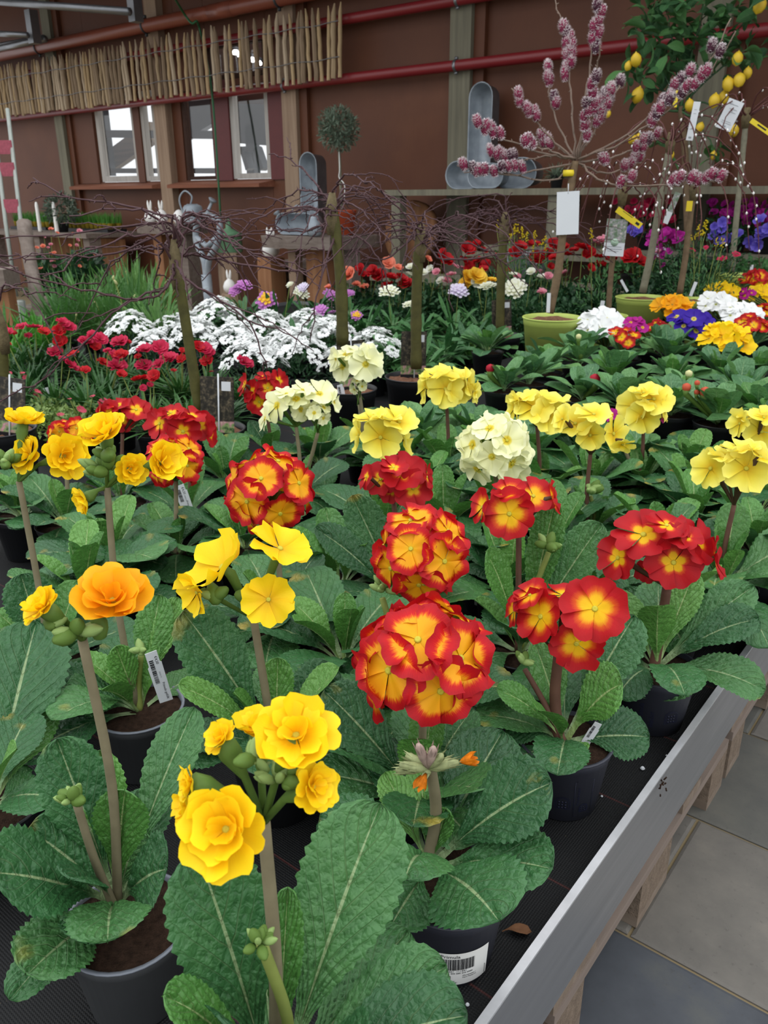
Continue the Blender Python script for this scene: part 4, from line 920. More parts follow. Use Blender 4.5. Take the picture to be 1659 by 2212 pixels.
W1 = weeping('slender willow standard in a small lime pot hung with a picture label', (1311, 680), .205, .18, [(1314, 674), (1320, 590), (1330, 500), (1345, 420)], (.0145, .012), 'bark_willow', 9, .36, 11)
W2 = weeping('grey stemmed weeping willow in the big lime pot with a white marker', (1387, 641), .268, .24, [(1388, 632), (1408, 540), (1425, 440), (1448, 310)], (.020, .016), 'bark_grey', 13, .47, 12)
W3 = weeping('weeping willow in the lime pot half hidden behind the big lime pot', (1468, 644), .215, .24, [(1468, 634), (1480, 560), (1488, 490), (1500, 410)], (.0165, .014), 'bark_willow', 12, .43, 13)
W4 = weeping('weeping willow in the farthest lime pot by the petunias', (1603, 592), .24, .318, [(1580, 588), (1590, 480), (1600, 380), (1612, 255)], (.0175, .014), 'bark_grey', 13, .46, 14)
# ---- lemon tree
base = atY(1500, 600, 5.42); base.z = .617
lt_ = thing('lemon_tree', 'leafy lemon tree with yellow lemons in front of the lower red pipe', 'potted tree', base)
link('pot', pot_mesh('pot', .14, .22, M['potblack']), lt_); link('soil', disc_mesh('soil', .125, M['soil']), lt_, (0, 0, .2))
def LP(px, py, off=0): return over(px, py, base, off)-base
link('trunk', MB().tube(bez([(0, 0, .19), LP(1488, 520), LP(1480, 330), LP(1470, 230)], 6), [.028-.0006*i for i in range(19)], 9).mesh('trunk', M['bark_willow']), lt_)
g = random.Random(5); bend = [LP(1370, 60, -.1), LP(1350, 150, -.05), LP(1440, 20, .1), LP(1520, 10, 0), LP(1560, 90, -.1), LP(1600, 120, .05), LP(1630, 20, .05), LP(1540, 230, -.1), LP(1400, 190, -.1), LP(1545, 330, -.08), LP(1480, 120, 0), LP(1390, 280, 0)]
for e_ in bend:
    s_ = LP(1470, 240) if e_.z < LP(0, 0).z+9 else LP(1470, 240)
    mb = MB(); twig(mb, [s_, (s_+e_)/2+Vector((0, 0, .04)), e_], .009, .003, g, .004, False); link('branch', mb.mesh('branch', M['folr']), lt_)
LLM = []
for k in range(4):
    gg = random.Random(k); mb = MB(); mb.add(*leaf_geo((0, 0, 0), (0, .5, .10+.05*k), (0, 1, -.1-.1*gg.random()), .48, (0, 0, 1), k, 10, 6, .05, .0, .25, .05, 6, .55, .0)); LLM.append(mb.mesh('leaf', M['foldark']))
zones = [((1395, 70), 70, 80, 45), ((1370, 160), 45, 50, 22), ((1450, 150), 70, 50, 45), ((1500, 60), 90, 75, 70), ((1580, 110), 60, 50, 32), ((1560, 40), 70, 45, 30), ((1620, 20), 40, 30, 14), ((1440, 25), 60, 40, 22), ((1545, 345), 28, 16, 6), ((1440, 320), 25, 22, 5), ((1540, 310), 15, 20, 4)]
for (cx, cy), rx, ry, n in zones:
    for i in range(n):
        p = LP(cx+g.gauss(0, rx*.45), cy+g.gauss(0, ry*.5), g.uniform(-.2, .22)); dr = Vector((g.gauss(0, 1), g.gauss(0, 1), g.gauss(-.2, .6)))
        q = dr.to_track_quat('Y', 'Z') @ Quaternion((0, 1, 0), g.gauss(0, .6)); link('leaf', LLM[g.randrange(4)], lt_, p, q, g.uniform(.085, .135))
LM = MB().lathe([(.001, -.62), (.10, -.56), (.34, -.38), (.46, -.05), (.42, .25), (.22, .5), (.08, .58), (.05, .66), (.001, .68)], 14).mesh('lemon', M['lemon'])
for a, b, s_ in ((1374, 130, 1), (1377, 206, 1.15), (1357, 143, .7), (1593, 127, .95), (1573, 182, 1.05), (1597, 173, 1.05), (1615, 158, .8), (1543, 218, 1), (1563, 211, .95), (1379, 300, .8), (1366, 301, .8), (1541, 336, .65), (1641, 12, 1.1), (1447, 336, .8), (1296, 224, .8), (1313, 246, .6), (1585, 283, .9), (1512, 275, .75), (1490, 228, .9)):
    link('lemon', LM, lt_, LP(a, b, g.uniform(-.22, -.12)), (g.gauss(0, .25), g.gauss(0, .25), g.random()*6), .068*s_)
# ---- labels hung in the trees
def hung_card(name, label, cat, corners, base, off, mat, parts=None):
    """flat rectangular card from its four photographed corners, hung at its tree's distance"""
    c = [over(a, b, base, off) for a, b in corners]; o = c[0]
    ex = (c[1]-c[0]); ey = (c[3]-c[0]); wx, hy = ex.length, ey.length; ex.normalize(); n_ = ex.cross(ey).normalized(); ey = n_.cross(ex)
    m4 = Matrix((ex, ey, n_)).transposed().to_quaternion()
    me = MB().box((0, 0, -.0012), (wx, hy, .0012)).mesh(name, M[mat], False); ob = link(name, me, None, o, m4); tag(ob, label, cat); return ob, wx, hy
def lines(ob, wx, hy, rows, mat='inkgrey', z=-.0016):
    mb = MB()
    for y, x0, x1, t_ in rows: mb.box((wx*x0, hy*y, z-.0004), (wx*x1, hy*(y+t_), z)); mb.box((wx*x0, hy*y, -z), (wx*x1, hy*(y+t_), -z+.0004))
    link('print', mb.mesh('print', M[mat], False), ob)
b1 = Vector(PWB)
o, wx, hy = hung_card('care_label', 'big blank white care label hung on the pussy willow stem', 'label', ((1203, 415), (1252, 412), (1248, 506), (1197, 508)), b1, -.03, 'tag')
link('string', MB().tube([(wx*.5, -.03, 0), (wx*.5, .01, 0)], .002, 5).mesh('string', M['tag']), o)
o, wx, hy = hung_card('care_label', 'picture care label with a white foot on the slender willow', 'label', ((1312, 472), (1357, 474), (1352, 553), (1308, 552)), Vector(W1[1]), -.05, 'cardlight')
link('white_foot', MB().box((0, hy*.64, -.002), (wx, hy, .002)).mesh('white_foot', M['tag'], False), o); lines(o, wx, hy, ((.74, .12, .85, .015), (.80, .1, .9, .02), (.86, .2, .75, .012)), 'inkgrey', -.0022)
link('round_badge', MB().lathe([(.018, -.0018), (.018, -.0028)], 14).mesh('round_badge', plain('9fb8a2', .4)), o, (wx*.5, hy*.63, 0))
o, wx, hy = hung_card('plant_tag', 'bright yellow tag sticking out beside the picture care label', 'tag', ((1337, 446), (1389, 483), (1380, 494), (1331, 459)), Vector(W1[1]), -.06, 'tagy'); lines(o, wx, hy, ((.3, .78, .92, .4), (.15, .2, .6, .08)), 'ink')
o, wx, hy = hung_card('care_label', 'narrow white label hanging edge on beside the lemon leaves', 'label', ((1499, 219), (1514, 220), (1501, 304), (1489, 303)), Vector(W2[1]), -.1, 'tag'); lines(o, wx, hy, ((.2, .3, .7, .01), (.3, .3, .7, .01), (.7, .2, .8, .012), (.9, .3, .7, .05)))
o, wx, hy = hung_card('care_label', 'wide tilted white label hanging under the lemons', 'label', ((1576, 211), (1608, 223), (1578, 286), (1547, 274)), Vector(W4[1]), -.15, 'tag'); lines(o, wx, hy, ((.15, .2, .75, .02), (.3, .3, .8, .015), (.4, .35, .8, .015), (.72, .2, .8, .015), (.78, .2, .85, .015), (.86, .4, .6, .06)))
o, wx, hy = hung_card('plant_tag', 'yellow tag slanting off the farthest weeping willow', 'tag', ((1626, 255), (1672, 287), (1668, 298), (1617, 263)), Vector(W4[1]), -.15, 'tagy'); lines(o, wx, hy, ((.3, .3, .7, .3),), 'ink')
o, wx, hy = hung_card('care_label', 'small slanted picture label on the half hidden weeping willow', 'label', ((1459, 414), (1471, 418), (1447, 486), (1432, 481)), Vector(W3[1]), -.1, 'cardlight'); link('white_foot', MB().box((0, hy*.62, -.002), (wx, hy, .002)).mesh('white_foot', M['tag'], False), o)
for cs, bb, lab in ((((1458, 195), (1467, 195), (1467, 232), (1460, 231)), W2, 'upright yellow tag tied near the top of the grey weeping willow'), (((1484, 434), (1497, 434), (1489, 462), (1479, 456)), W3, 'crumpled yellow tag tied to the half hidden weeping willow')):
    hung_card('plant_tag', lab, 'tag', cs, Vector(bb[1]), -.06, 'tagy')
# ------------------------------------------------------------------ bedding plants on the bench
POTB = pot_mesh('pot', .055, .10, M['potblack']); POTS = pot_mesh('pot', .05, .09, M['potblack'])
SOILB = disc_mesh('soil', .05, M['soil'], 16)
def foliage(n, L, W, spread, height, seed, mat, up=.5, droop=.25, prof=(.3, .9, 1, .5, .03), nt=3, core=.03):
    g = random.Random(seed); mb = MB()
    for i in range(n):
        az = g.uniform(0, 6.283); d = Vector((math.cos(az), math.sin(az), 0)); q = g.random()**.6
        P0 = d*core*g.random()+Vector((0, 0, height*g.uniform(0, .55)*(1-q*.4))); l = L*g.uniform(.6, 1.15); el = g.uniform(.1, 1)*up*1.7
        P1 = P0+(d*math.cos(el)+Vector((0, 0, math.sin(el))))*l*.55+d*spread*q*.3; P2 = P0+d*(l*.75*math.cos(el)+spread*q)+Vector((0, 0, l*math.sin(el)*.9-droop*l*q))
        simple_leaf(mb, P0, P1, P2, W*g.uniform(.7, 1.2), (g.gauss(0, .25), g.gauss(0, .25), 1), nt, prof)
    return mb.mesh('foliage', mat, True)
def bush(n, r_, h, L, W, seed, mat, z0=0, sq=1):
    g = random.Random(seed); mb = MB()
    for i in range(n):
        d = Vector((g.gauss(0, 1), g.gauss(0, 1), abs(g.gauss(0, 1)))).normalized(); q = g.uniform(.45, 1)
        P0 = Vector((d.x*r_*q, d.y*r_*q, z0+d.z*h*q)); dd = (d+Vector((g.gauss(0, .5), g.gauss(0, .5), g.gauss(.1, .4)))).normalized()
        simple_leaf(mb, P0, P0+dd*L*.5, P0+dd*L+Vector((0, 0, -L*.2)), W, (g.gauss(0, .6), g.gauss(0, .6), 1), 2, (.35, 1, .08))
    return mb.mesh('foliage', mat, False)
def pompon(mat, seed, layers=((1, .12), (.78, .35), (.52, .6)), n=6, notch=.05, ruffle=.12, stem=True):
    mb = MB(); g = random.Random(seed)
    for q, (sc, lf) in enumerate(layers):
        for i in range(n):
            petal_patch(mb, 2*math.pi*(i+.5*q)/n+g.uniform(-.15, .15), math.pi/n*1.25, sc*g.uniform(.9, 1.08), notch, .05, ruffle, lf*g.uniform(.7, 1.2), seed*13+i+q*7, 4, 3, .08, .1)
    return mb.mesh('flower', mat)
def stem_mesh(): return MB().tube([(0, 0, 0), (.02, .01, -.5), (.05, 0, -1)], .028, 5).mesh('flower_stem', M['stalkg'])
STEM = stem_mesh()
YMAX = 4.98
def bedpt(px, py, z, j=0.0):
    """spot seen at this pixel at height z, but never past the far rail of the bench"""
    p = atZ(px, py, z) if ray(px, py).z < -.02 else Vector((0, 99, 0))
    return p if p.y <= YMAX else atY(px, py, YMAX-j)
def tocam(p): v = CAM-p; v.z = 0; return v.normalized()
def bed(kind, plants, flowers, zpl, folmeshes, name, label, cat, group, fl_r, floc, pot=True, stemlen=.07, tray=TRAY, fz=None, jit=.02, potm=None, jitn=.35, fs=1.3, lean=.55, clamp=True, at=None):
    """plants: pixel spots of the clumps; flowers: (px, py, meshkey[, scale]) hung on the nearest clump"""
    roots = []; g = random.Random(len(plants)*7+len(flowers)); fol = []; sl = []; hh = []
    for i, pl in enumerate(plants):
        p = bedpt(pl[0], pl[1], zpl, g.uniform(0, .5)) if clamp else atD(pl[0], pl[1], at); lvl = 'tier' if on_tier(p, .03) else 'tray'; p.z = TB if lvl == 'tier' and clamp else tray
        if clamp: p = settle(p, .057, lvl)
        lb = label[i] if isinstance(label, (list, tuple)) else label
        t = thing(name, lb, cat, p, group, 0); roots.append(t)
        if at is not None: t['px_'] = pl[0]
        if pot: link('pot', potm or POTB, t); link('soil', SOILB, t, (0, 0, .085))
        s_ = (pl[2] if len(pl) > 2 else g.uniform(.9, 1.1))*fs
        fol.append(link('foliage', folmeshes[i % len(folmeshes)], t, (0, 0, .09 if pot else 0), (0, 0, g.random()*6), s_, kind='stuff')); sl.append(s_); hh.append(0)
    nom = (fz or zpl)-tray
    for f in flowers:
        best = None                                    # the clump that can really carry a bloom on this line of sight
        for i, r_ in enumerate(roots):
            b_ = Vector(r_.location); p_ = over(f[0], f[1], b_, -.05); dl = (p_.xy-b_.xy).length; h_ = p_.z-b_.z
            c_ = max(0, dl-.10)*3+max(0, nom-.06-h_)*1.5+max(0, h_-nom-.05)+.02*g.random()
            if best is None or c_ < best[0]: best = (c_, i, p_)
        k = best[1]; r_ = roots[k]; p = best[2]; b_ = Vector(r_.location); v_ = p-b_; hv = Vector((v_.x, v_.y, 0)); lim = .17*max(1, fs)
        if hv.length > lim: p = b_+hv*(lim/hv.length)+Vector((0, 0, v_.z))
        if p.z < b_.z+.13: p.z = b_.z+.13
        hh[k] = max(hh[k], p.z-b_.z-nom); n_ = Vector((g.gauss(0, jitn), g.gauss(0, jitn), 1))+tocam(p)*lean; sc = fl_r*(f[3] if len(f) > 3 else 1)*g.uniform(.9, 1.1)
        q = facing(n_, g.random()*6); o = link('flower', floc[f[2]][g.randrange(len(floc[f[2]]))], r_, p-b_, q, sc)
        e_ = q.inverted() @ ((b_+Vector((0, 0, .10))-p)/sc); link('flower_stem', MB().tube([(0, 0, 0), tuple(e_*.5+(q.inverted() @ Vector((0, 0, -.12*e_.length)))), tuple(e_)], .0016/sc, 5).mesh('flower_stem', M['stalkg']), o)
    for t in roots:
        if 'px_' in t: del t['px_']
    for i, h_ in enumerate(hh):
        if h_ > .03: fol[i].scale = (sl[i], sl[i], sl[i]*(1+h_/.45))
    return roots
# carnations
DIA = {'p': [pompon(M['dia'], k, n=6) for k in range(3)], 'r': [pompon(M['diar'], k+3, n=6) for k in range(2)]}
DFL = [(45, 707, 'p', 1.1), (10, 714, 'p'), (27, 719, 'r', .7), (76, 708, 'p', 1.1), (95, 717, 'r'), (61, 725, 'p', .6), (16, 740, 'r', .55), (137, 698, 'p', 1.1), (128, 714, 'r', 1.1), (152, 707, 'p', .8), (129, 737, 'r'), (120, 760, 'p', 1.1), (158, 765, 'r', .7), (199, 723, 'p', .9), (187, 737, 'p', 1.2), (205, 746, 'r'), (218, 733, 'p', 1), (153, 789, 'p', 1.15), (170, 797, 'r', .4), (186, 799, 'r', .7), (135, 775, 'p', .45), (258, 738, 'p', 1.25), (277, 738, 'r', .6), (249, 769, 'p', 1.1), (223, 783, 'r', 1.05), (253, 792, 'p', 1.2), (262, 766, 'r', .9), (263, 808, 'r', .6), (313, 755, 'p', 1.2), (346, 751, 'p', 1.1), (310, 789, 'p', 1.2), (342, 787, 'p', .9), (367, 774, 'p', 1.25), (392, 775, 'r', .8), (306, 820, 'r', 1.1), (332, 812, 'r', .8), (309, 838, 'p', .4), (324, 831, 'p', .4), (443, 754, 'p', 1.1), (447, 779, 'r', 1), (430, 749, 'r', .9), (454, 804, 'p', .5), (530, 783, 'p', 1.15), (452, 761, 'p', .8), (395, 757, 'r', .5), (5, 716, 'r', .6), (232, 757, 'p', .6), (298, 770, 'r', .5), (375, 800, 'r', .45), (420, 790, 'p', .5)]
DPL = [(15, 755), (70, 745), (140, 750), (205, 760), (265, 765), (330, 775), (385, 790), (445, 790), (530, 800), (40, 800), (110, 810), (180, 820), (250, 830), (320, 850), (390, 850), (60, 772), (440, 845), (215, 800)]
DF = [foliage(120, .10, .011, .05, .10, k, M['fol'], .8, .25) for k in range(3)]
rd_ = bed('dia', DPL, DFL, TRAY+.24, DF, 'carnation_plant', 'low carnation plant with narrow dark leaves and crimson double flowers', 'carnation', 'carnation plants', .031, DIA, fz=TRAY+.27, stemlen=.08)
# candytuft
def candy_head(seed):
    g = random.Random(seed); mb = MB()
    for i in range(26):
        th = g.uniform(0, 6.28); q = math.sqrt(g.random()); c = Vector((q*math.cos(th), q*math.sin(th), .35*(1-q*q)+g.uniform(-.08, .08)))
        for k in range(4):
            a = k*1.57+g.uniform(-.2, .2); d = Vector((math.cos(a), math.sin(a), g.uniform(-.1, .25)))*g.uniform(.26, .38); s_ = Vector((-math.sin(a), math.cos(a), 0))*.15; mb.add([c, c+d*.6-s_, c+d, c+d*.6+s_], [(0, 1, 2, 3)], [(.5, .3), (.2, .7), (.5, 1), (.8, .7)])
    return mb.mesh('flower_head', M['whi'], False)
CH = [candy_head(k) for k in range(4)]
CF = [bush(170, .085, .085, .03, .008, k, M['folr']) for k in range(2)]
g = random.Random(21)
for i, (px, py, s_) in enumerate(((283, 715, 1), (365, 712, .85), (425, 735, 1), (470, 700, 1.15), (510, 745, 1), (575, 730, 1.1), (545, 780, 1), (640, 775, 1.1), (660, 720, 1.05), (715, 730, 1), (810, 760, 1), (610, 750, .9), (400, 705, .9), (735, 775, .8), (330, 740, .8))):
    s_ *= 1.3; p = atZ(px, py, TRAY+.2); p.z = TRAY; p = settle(p, .057, 'tray'); t = thing('candytuft_plant', 'mound of white candytuft flowers over small dark leaves', 'candytuft', p, 'candytuft mounds')
    link('pot', POTB, t); link('foliage', CF[i % 2], t, (0, 0, .085), (0, 0, i), s_, kind='stuff')
    for k in range(17):
        th = k*2.4; q = math.sqrt((k+.5)/17); d = Vector((q*math.cos(th)*.105, q*math.sin(th)*.105, .095+.085*(1-q*q)))*s_+Vector((0, 0, .07))
        link('flower_head', CH[g.randrange(4)], t, d, facing((d.x*7, d.y*7, 1), g.random()*6), .027*s_*g.uniform(.85, 1.1))
# wallflowers
def cluster(mat, seed, n=14, mix=None):
    g = random.Random(seed); mb = MB()
    for i in range(n):
        th = i*2.4; q = math.sqrt((i+.5)/n); c = Vector((q*math.cos(th), q*math.sin(th), .5*(1-q*q)))*.75
        for k in range(4):
            a = k*1.57+i; d = Vector((math.cos(a), math.sin(a), .15)); s_ = Vector((-math.sin(a), math.cos(a), 0))*.17
            mb.add([c, c+d*.22-s_, c+d*.40-s_*.5, c+d*.40+s_*.5, c+d*.22+s_], [(0, 1, 2, 3, 4)], [(.5, .1), (.2, .6), (.4, 1), (.6, 1), (.8, .6)], 1 if (mix and i < n*.25) else 0)
    return mb.mesh('flower', [mat, mix or mat], False)
WF = {'l': [cluster(M['lil'], k) for k in range(2)], 'y': [cluster(M['lil'], 5, 14, M['ryel'])], 'w': [cluster(M['lilw'], 7), cluster(M['rwhi'], 9)], 'b': [cluster(M['rwhi'], 11, 18)]}
WFO = [foliage(64, .15, .024, .05, .16, k+30, M['folw'], .62, .45, (.25, .6, 1, .8, .03), 4) for k in range(3)]
WPL = [(530, 665), (600, 685), (665, 670), (720, 690), (790, 690), (850, 690), (905, 700), (980, 690), (960, 735), (480, 660), (640, 720), (560, 715), (830, 740), (1010, 720), (755, 660), (690, 650), (915, 750), (1040, 690)]
WFL = [(527, 618, 'l', 1.1), (507, 630, 'l', .8), (515, 620, 'l', .7), (575, 650, 'y', 1.1), (590, 655, 'l', .6), (650, 633, 'w', 1), (655, 622, 'w', .8), (712, 637, 'l', 1), (756, 634, 'l', .7), (692, 672, 'l', .9), (718, 676, 'l', .6), (770, 682, 'y', .7), (840, 632, 'w', 1.2), (990, 630, 'w', 1.1), (885, 660, 'w', .9), (1113, 624, 'b', 1.3), (1053, 620, 'b', 1), (626, 615, 'w', .5)]
rw_ = bed('wal', WPL, WFL, TRAY+.23, WFO, 'wallflower_plant', 'leafy wallflower with long green leaves and small purple or white heads', 'wallflower', 'wallflower plants', .05, WF, fz=TRAY+.30, stemlen=.1)
# pot roses
def rosebloom(mat, seed): return pompon(mat, seed, ((1, .25), (.8, .55), (.55, .8), (.3, .95)), 5, .03, .1)
RM = {k: [rosebloom(M[m_], i*5+j) for j in range(2)] for i, (k, m_) in enumerate((('r', 'rose'), ('c', 'cor'), ('p', 'pink'), ('y', 'ryel'), ('w', 'rwhi')))}
RFL = [(1010, 539, 'r', 1.4), (963, 563, 'r', 1.5), (956, 545, 'r', .8), (1002, 564, 'r', 1.1), (1032, 564, 'r', .9), (1049, 572, 'r', 1.1), (1015, 578, 'r', 1.2), (1044, 583, 'r', 1), (1124, 534, 'r', 1.3), (1114, 547, 'r', 1.4), (1096, 586, 'r', .9), (1153, 531, 'r', 1.4), (1161, 558, 'r', 1.5), (1182, 550, 'r', 1.3), (1197, 529, 'r', 1.3), (1200, 557, 'r', 1.1), (1076, 552, 'r', .9), (1030, 525, 'r', .8), (1045, 541, 'r', .8), (1258, 538, 'r', 1.5), (1272, 547, 'r', 1.2), (1297, 573, 'r', 1.2), (1298, 557, 'r', 1), (1364, 555, 'r', 1.6), (1383, 565, 'r', 1.2), (1277, 579, 'r', .8), (1241, 541, 'r', 1), (805, 586, 'r', 1.5), (821, 596, 'r', 1.4), (843, 602, 'r', 1.3), (867, 602, 'r', 1.2), (878, 617, 'r', 1.6), (838, 619, 'r', 1.3), (777, 579, 'r', 1), (815, 595, 'r', 1.2), (782, 592, 'r', .8), (752, 595, 'c', 1.8), (787, 621, 'c', 1.1), (770, 615, 'c', .8), (709, 621, 'c', .8), (840, 569, 'c', 1.5), (861, 579, 'c', .9), (886, 577, 'w', .8), (886, 595, 'w', 1.1), (916, 590, 'w', .8), (929, 582, 'w', .9), (943, 588, 'p', .9), (975, 595, 'p', 1.1), (965, 607, 'p', 1), (952, 607, 'w', .9), (983, 576, 'p', .8), (997, 580, 'p', .7), (1011, 600, 'y', 1.6), (1029, 598, 'y', 1.6), (1008, 612, 'y', 1.5), (1030, 612, 'w', 1.1), (1062, 607, 'y', 1.2), (1165, 590, 'p', 1), (1170, 601, 'w', 1.1), (1185, 597, 'p', .9), (1215, 592, 'p', 1), (1116, 597, 'p', .8), (1108, 594, 'w', .7), (1147, 588, 'w', .7), (1170, 632, 'p', .8), (1190, 576, 'r', .7), (1218, 538, 'r', 1.2), (1228, 552, 'r', 1), (1320, 560, 'r', 1), (1335, 545, 'r', 1.1), (925, 560, 'c', .7), (900, 575, 'c', .6), (1300, 520, 'p', 1), (1286, 524, 'p', .8), (1420, 545, 'p', .7)]
ROF = [bush(420, .13, .20, .035, .022, k+50, M['folr']) for k in range(3)]
RPL = [(745, 615), (790, 610), (840, 605), (890, 600), (940, 590), (985, 585), (1030, 575), (1075, 570), (1120, 565), (1165, 562), (1205, 560), (1255, 560), (1300, 565), (1345, 565), (1390, 570), (860, 635), (920, 620), (970, 620), (1020, 615), (1070, 610), (1120, 610), (1170, 612), (1220, 605), (1270, 600), (1320, 610), (1420, 590), (1130, 650), (1180, 655), (1240, 640), (1060, 645)]
RPL = [(a, b+14) for a, b in RPL]
rr_ = bed('ros', RPL, RFL, TRAY+.27, ROF, 'pot_rose', 'bushy dark leaved pot rose with small double blooms', 'pot rose', 'pot roses', .036, RM, fz=TRAY+.42, jit=.025, fs=1.15, stemlen=.05)
# cushion plants with little red flowers
STAR = {'s': [pompon(plain('a8344a', .6, .3, 0, .2), 3, ((1, .1),), 6, 0, .05)]}
SAF = [bush(420, .075, .055, .018, .009, k+70, M['follime']) for k in range(2)]
bed('cus', [(125, 880), (70, 858), (165, 925), (205, 900), (95, 905), (45, 835), (215, 850)], [(80, 845, 's'), (62, 790+60, 's'), (80, 855, 's', 1.6), (112, 838, 's'), (180, 868, 's'), (130, 896, 's', 1.3), (200, 856, 's'), (222, 869, 's', 1.6), (175, 885, 's', 1.4), (255, 862, 's', 1.2), (55, 815, 's', 1.2), (20, 810, 's', 1.5), (48, 806, 's', 1.2), (232, 880, 's'), (150, 862, 's', .7)], TRAY+.13, SAF, 'saxifrage_cushion', 'low light green cushion plant dotted with tiny red flowers', 'cushion plant', 'cushion plants', .011, STAR, fz=TRAY+.16, stemlen=.03)
# bright green tufts at the left edge
GF = [foliage(90, .17, .014, .04, .12, k+90, M['seedgrass'], .85, .2) for k in range(2)]
bed('tuft', [(5, 700), (45, 700), (85, 705), (20, 730)], [], TRAY+.22, GF, 'green_tuft_plant', 'clump of upright bright green leaves beyond the carnations', 'leafy plant', 'green tufts', .02, {})
# long leaved narcissus pots in bud
NF = [foliage(80, .42, .014, .05, .10, k+110, M['folgrass'], .98, .18, (.8, 1, 1, .8, .05), 5) for k in range(4)]
NB = {'b': [MB().lathe([(.001, -.5), (.16, -.3), (.2, 0), (.12, .35), (.001, .5)], 6).mesh('flower', M['budcream'])]}
rn_ = bed('nar', [(120, 650), (165, 640), (210, 640), (255, 640), (295, 650), (330, 665), (190, 680), (240, 685), (290, 690), (140, 690), (345, 700)], [(270, 588, 'b'), (245, 600, 'b', 1.2), (250, 610, 'b', 1.4), (183, 628, 'b'), (195, 668, 'b', .9), (205, 650, 'b'), (165, 680, 'b'), (290, 640, 'b'), (225, 640, 'b', .8)], TRAY+.22, NF, 'narcissus_pot', 'pot of long arching narcissus leaves with pale green buds', 'narcissus', 'narcissus pots', .03, NB, fs=1.05, fz=TRAY+.4, stemlen=.12)
# begonia with pink flowers standing before the seedling table
BG = {'k': [pompon(M['cor'], 2, ((1, .2), (.7, .5), (.4, .8)), 6), pompon(M['pink'], 3, ((1, .2), (.7, .5), (.4, .8)), 6)]}
p = atD(145, 560, 6.5); bs = thing('plant_stand', 'low wooden stand hidden under the pink flowering begonias', 'stand', (p.x, p.y, 0), None, YAW); link('top', MB().box((-.36, -.2, .36), (.36, .2, .40)).mesh('top', M['rustic'], False), bs)
for sx_ in (-.33, .26): link('leg', MB().box((sx_, -.16, 0), (sx_+.07, .16, .36)).mesh('leg', M['rustic'], False), bs)
BF = [bush(160, .17, .30, .09, .06, k+130, M['folr']) for k in range(2)]
bed('beg', [(105, 575), (148, 575), (188, 575)], [(110, 495, 'k'), (124, 503, 'k', .8), (172, 500, 'k', 1.3), (160, 505, 'k'), (95, 512, 'k', .8), (168, 518, 'k', .7), (110, 528, 'k', .9), (93, 532, 'k'), (80, 535, 'k', .8), (104, 535, 'k', .7), (151, 530, 'k', .7), (166, 530, 'k', .8), (115, 548, 'k', 1.4), (197, 556, 'k', 1.5), (151, 567, 'k', .8), (85, 582, 'k', 1.5), (112, 565, 'k', .8), (118, 575, 'k', .9), (172, 575, 'k', .7)], .72, BF, 'begonia_plant', 'dark leaved begonia hung with salmon pink flowers beyond the narcissus', 'begonia', 'begonia plants', .021, BG, clamp=False, at=6.5, fs=1.0, fz=.95, jit=.06, tray=.40, stemlen=.03, pot=True)
# yellow broom, petunias, azaleas, cyclamen and cloudy bush under the shelf
BRM = {'y': [MB().mesh('x', M['broom'])]}
def spray(seed):
    g = random.Random(seed); mb = MB()
    for i in range(16): mb.lathe([(.001, -.09), (.09, 0), (.001, .09)], 4, 0, (g.gauss(0, .12), g.gauss(0, .12), i/16*1.1))
    return mb.mesh('flower', M['broom'], False)
BRM = {'y': [spray(1), spray(2)]}
BRF = [bush(420, .13, .28, .03, .006, k+150, M['folw']) for k in range(2)]
bed('bro', [(1110, 540), (1150, 530), (1195, 540), (1330, 530)], [(1073, 492, 'y', .8), (1105, 510, 'y'), (1112, 500, 'y', 1.2), (1128, 515, 'y', 1.2), (1135, 522, 'y'), (1155, 518, 'y', 1.2), (1170, 530, 'y'), (1178, 540, 'y', .8), (1278, 515, 'y', .9), (1090, 530, 'y', .8), (1150, 545, 'y', .7), (1100, 520, 'y', .8)], TRAY+.30, BRF, 'broom_plant', 'feathery broom plant with bright yellow flower sprays behind the roses', 'broom', 'broom plants', .055, lean=.1, floc=BRM, fz=TRAY+.45, jit=.03, stemlen=0)
PET = {k: [corolla(M[m_], i, 5, .05, .25, .1, 4, 3)] for i, (k, m_) in enumerate((('b', 'peri'), ('m', 'azm'), ('r', 'aza'), ('w', 'lilw')))}
PTF = [bush(170, .14, .15, .05, .03, k+170, M['folw']) for k in range(2)]
def back(plants, flowers, y, zt, fz, fol, name, label, cat, group, r_, fm, potm=None):
    g = random.Random(len(flowers)); roots = []
    for i, (px, py) in enumerate(plants):
        p = atY(px, py, y); lvl = 'tier' if on_tier(p, .0) else None; p.z = TB if lvl else zt
        if zt == TRAY: p = settle(p, .057, lvl or 'tray')
        t = thing(name, label[i], cat, p, group); link('pot', potm or POTB, t); link('foliage', fol[i % len(fol)], t, (0, 0, .08), (0, 0, i), 1, kind='stuff'); roots.append(t)
    for f in flowers:
        p = atY(f[0], f[1], y-.1+g.uniform(-.05, .05)); p.z = min(p.z, 1.165); q = min(roots, key=lambda o: (Vector(o.location).xy-p.xy).length); link('flower', fm[f[2]][0], q, p-q.location, facing((g.gauss(-.2, .4), -.9, .6+g.gauss(0, .3)), g.random()*6), r_*(f[3] if len(f) > 3 else 1)*g.uniform(.85, 1.15))
g = random.Random(77)
def sc(cx, cy, rx, ry, n, ks, s0=1): return [(cx+g.gauss(0, rx*.5), cy+g.gauss(0, ry*.5), g.choice(ks), s0*g.uniform(.7, 1.2)) for _ in range(n)]
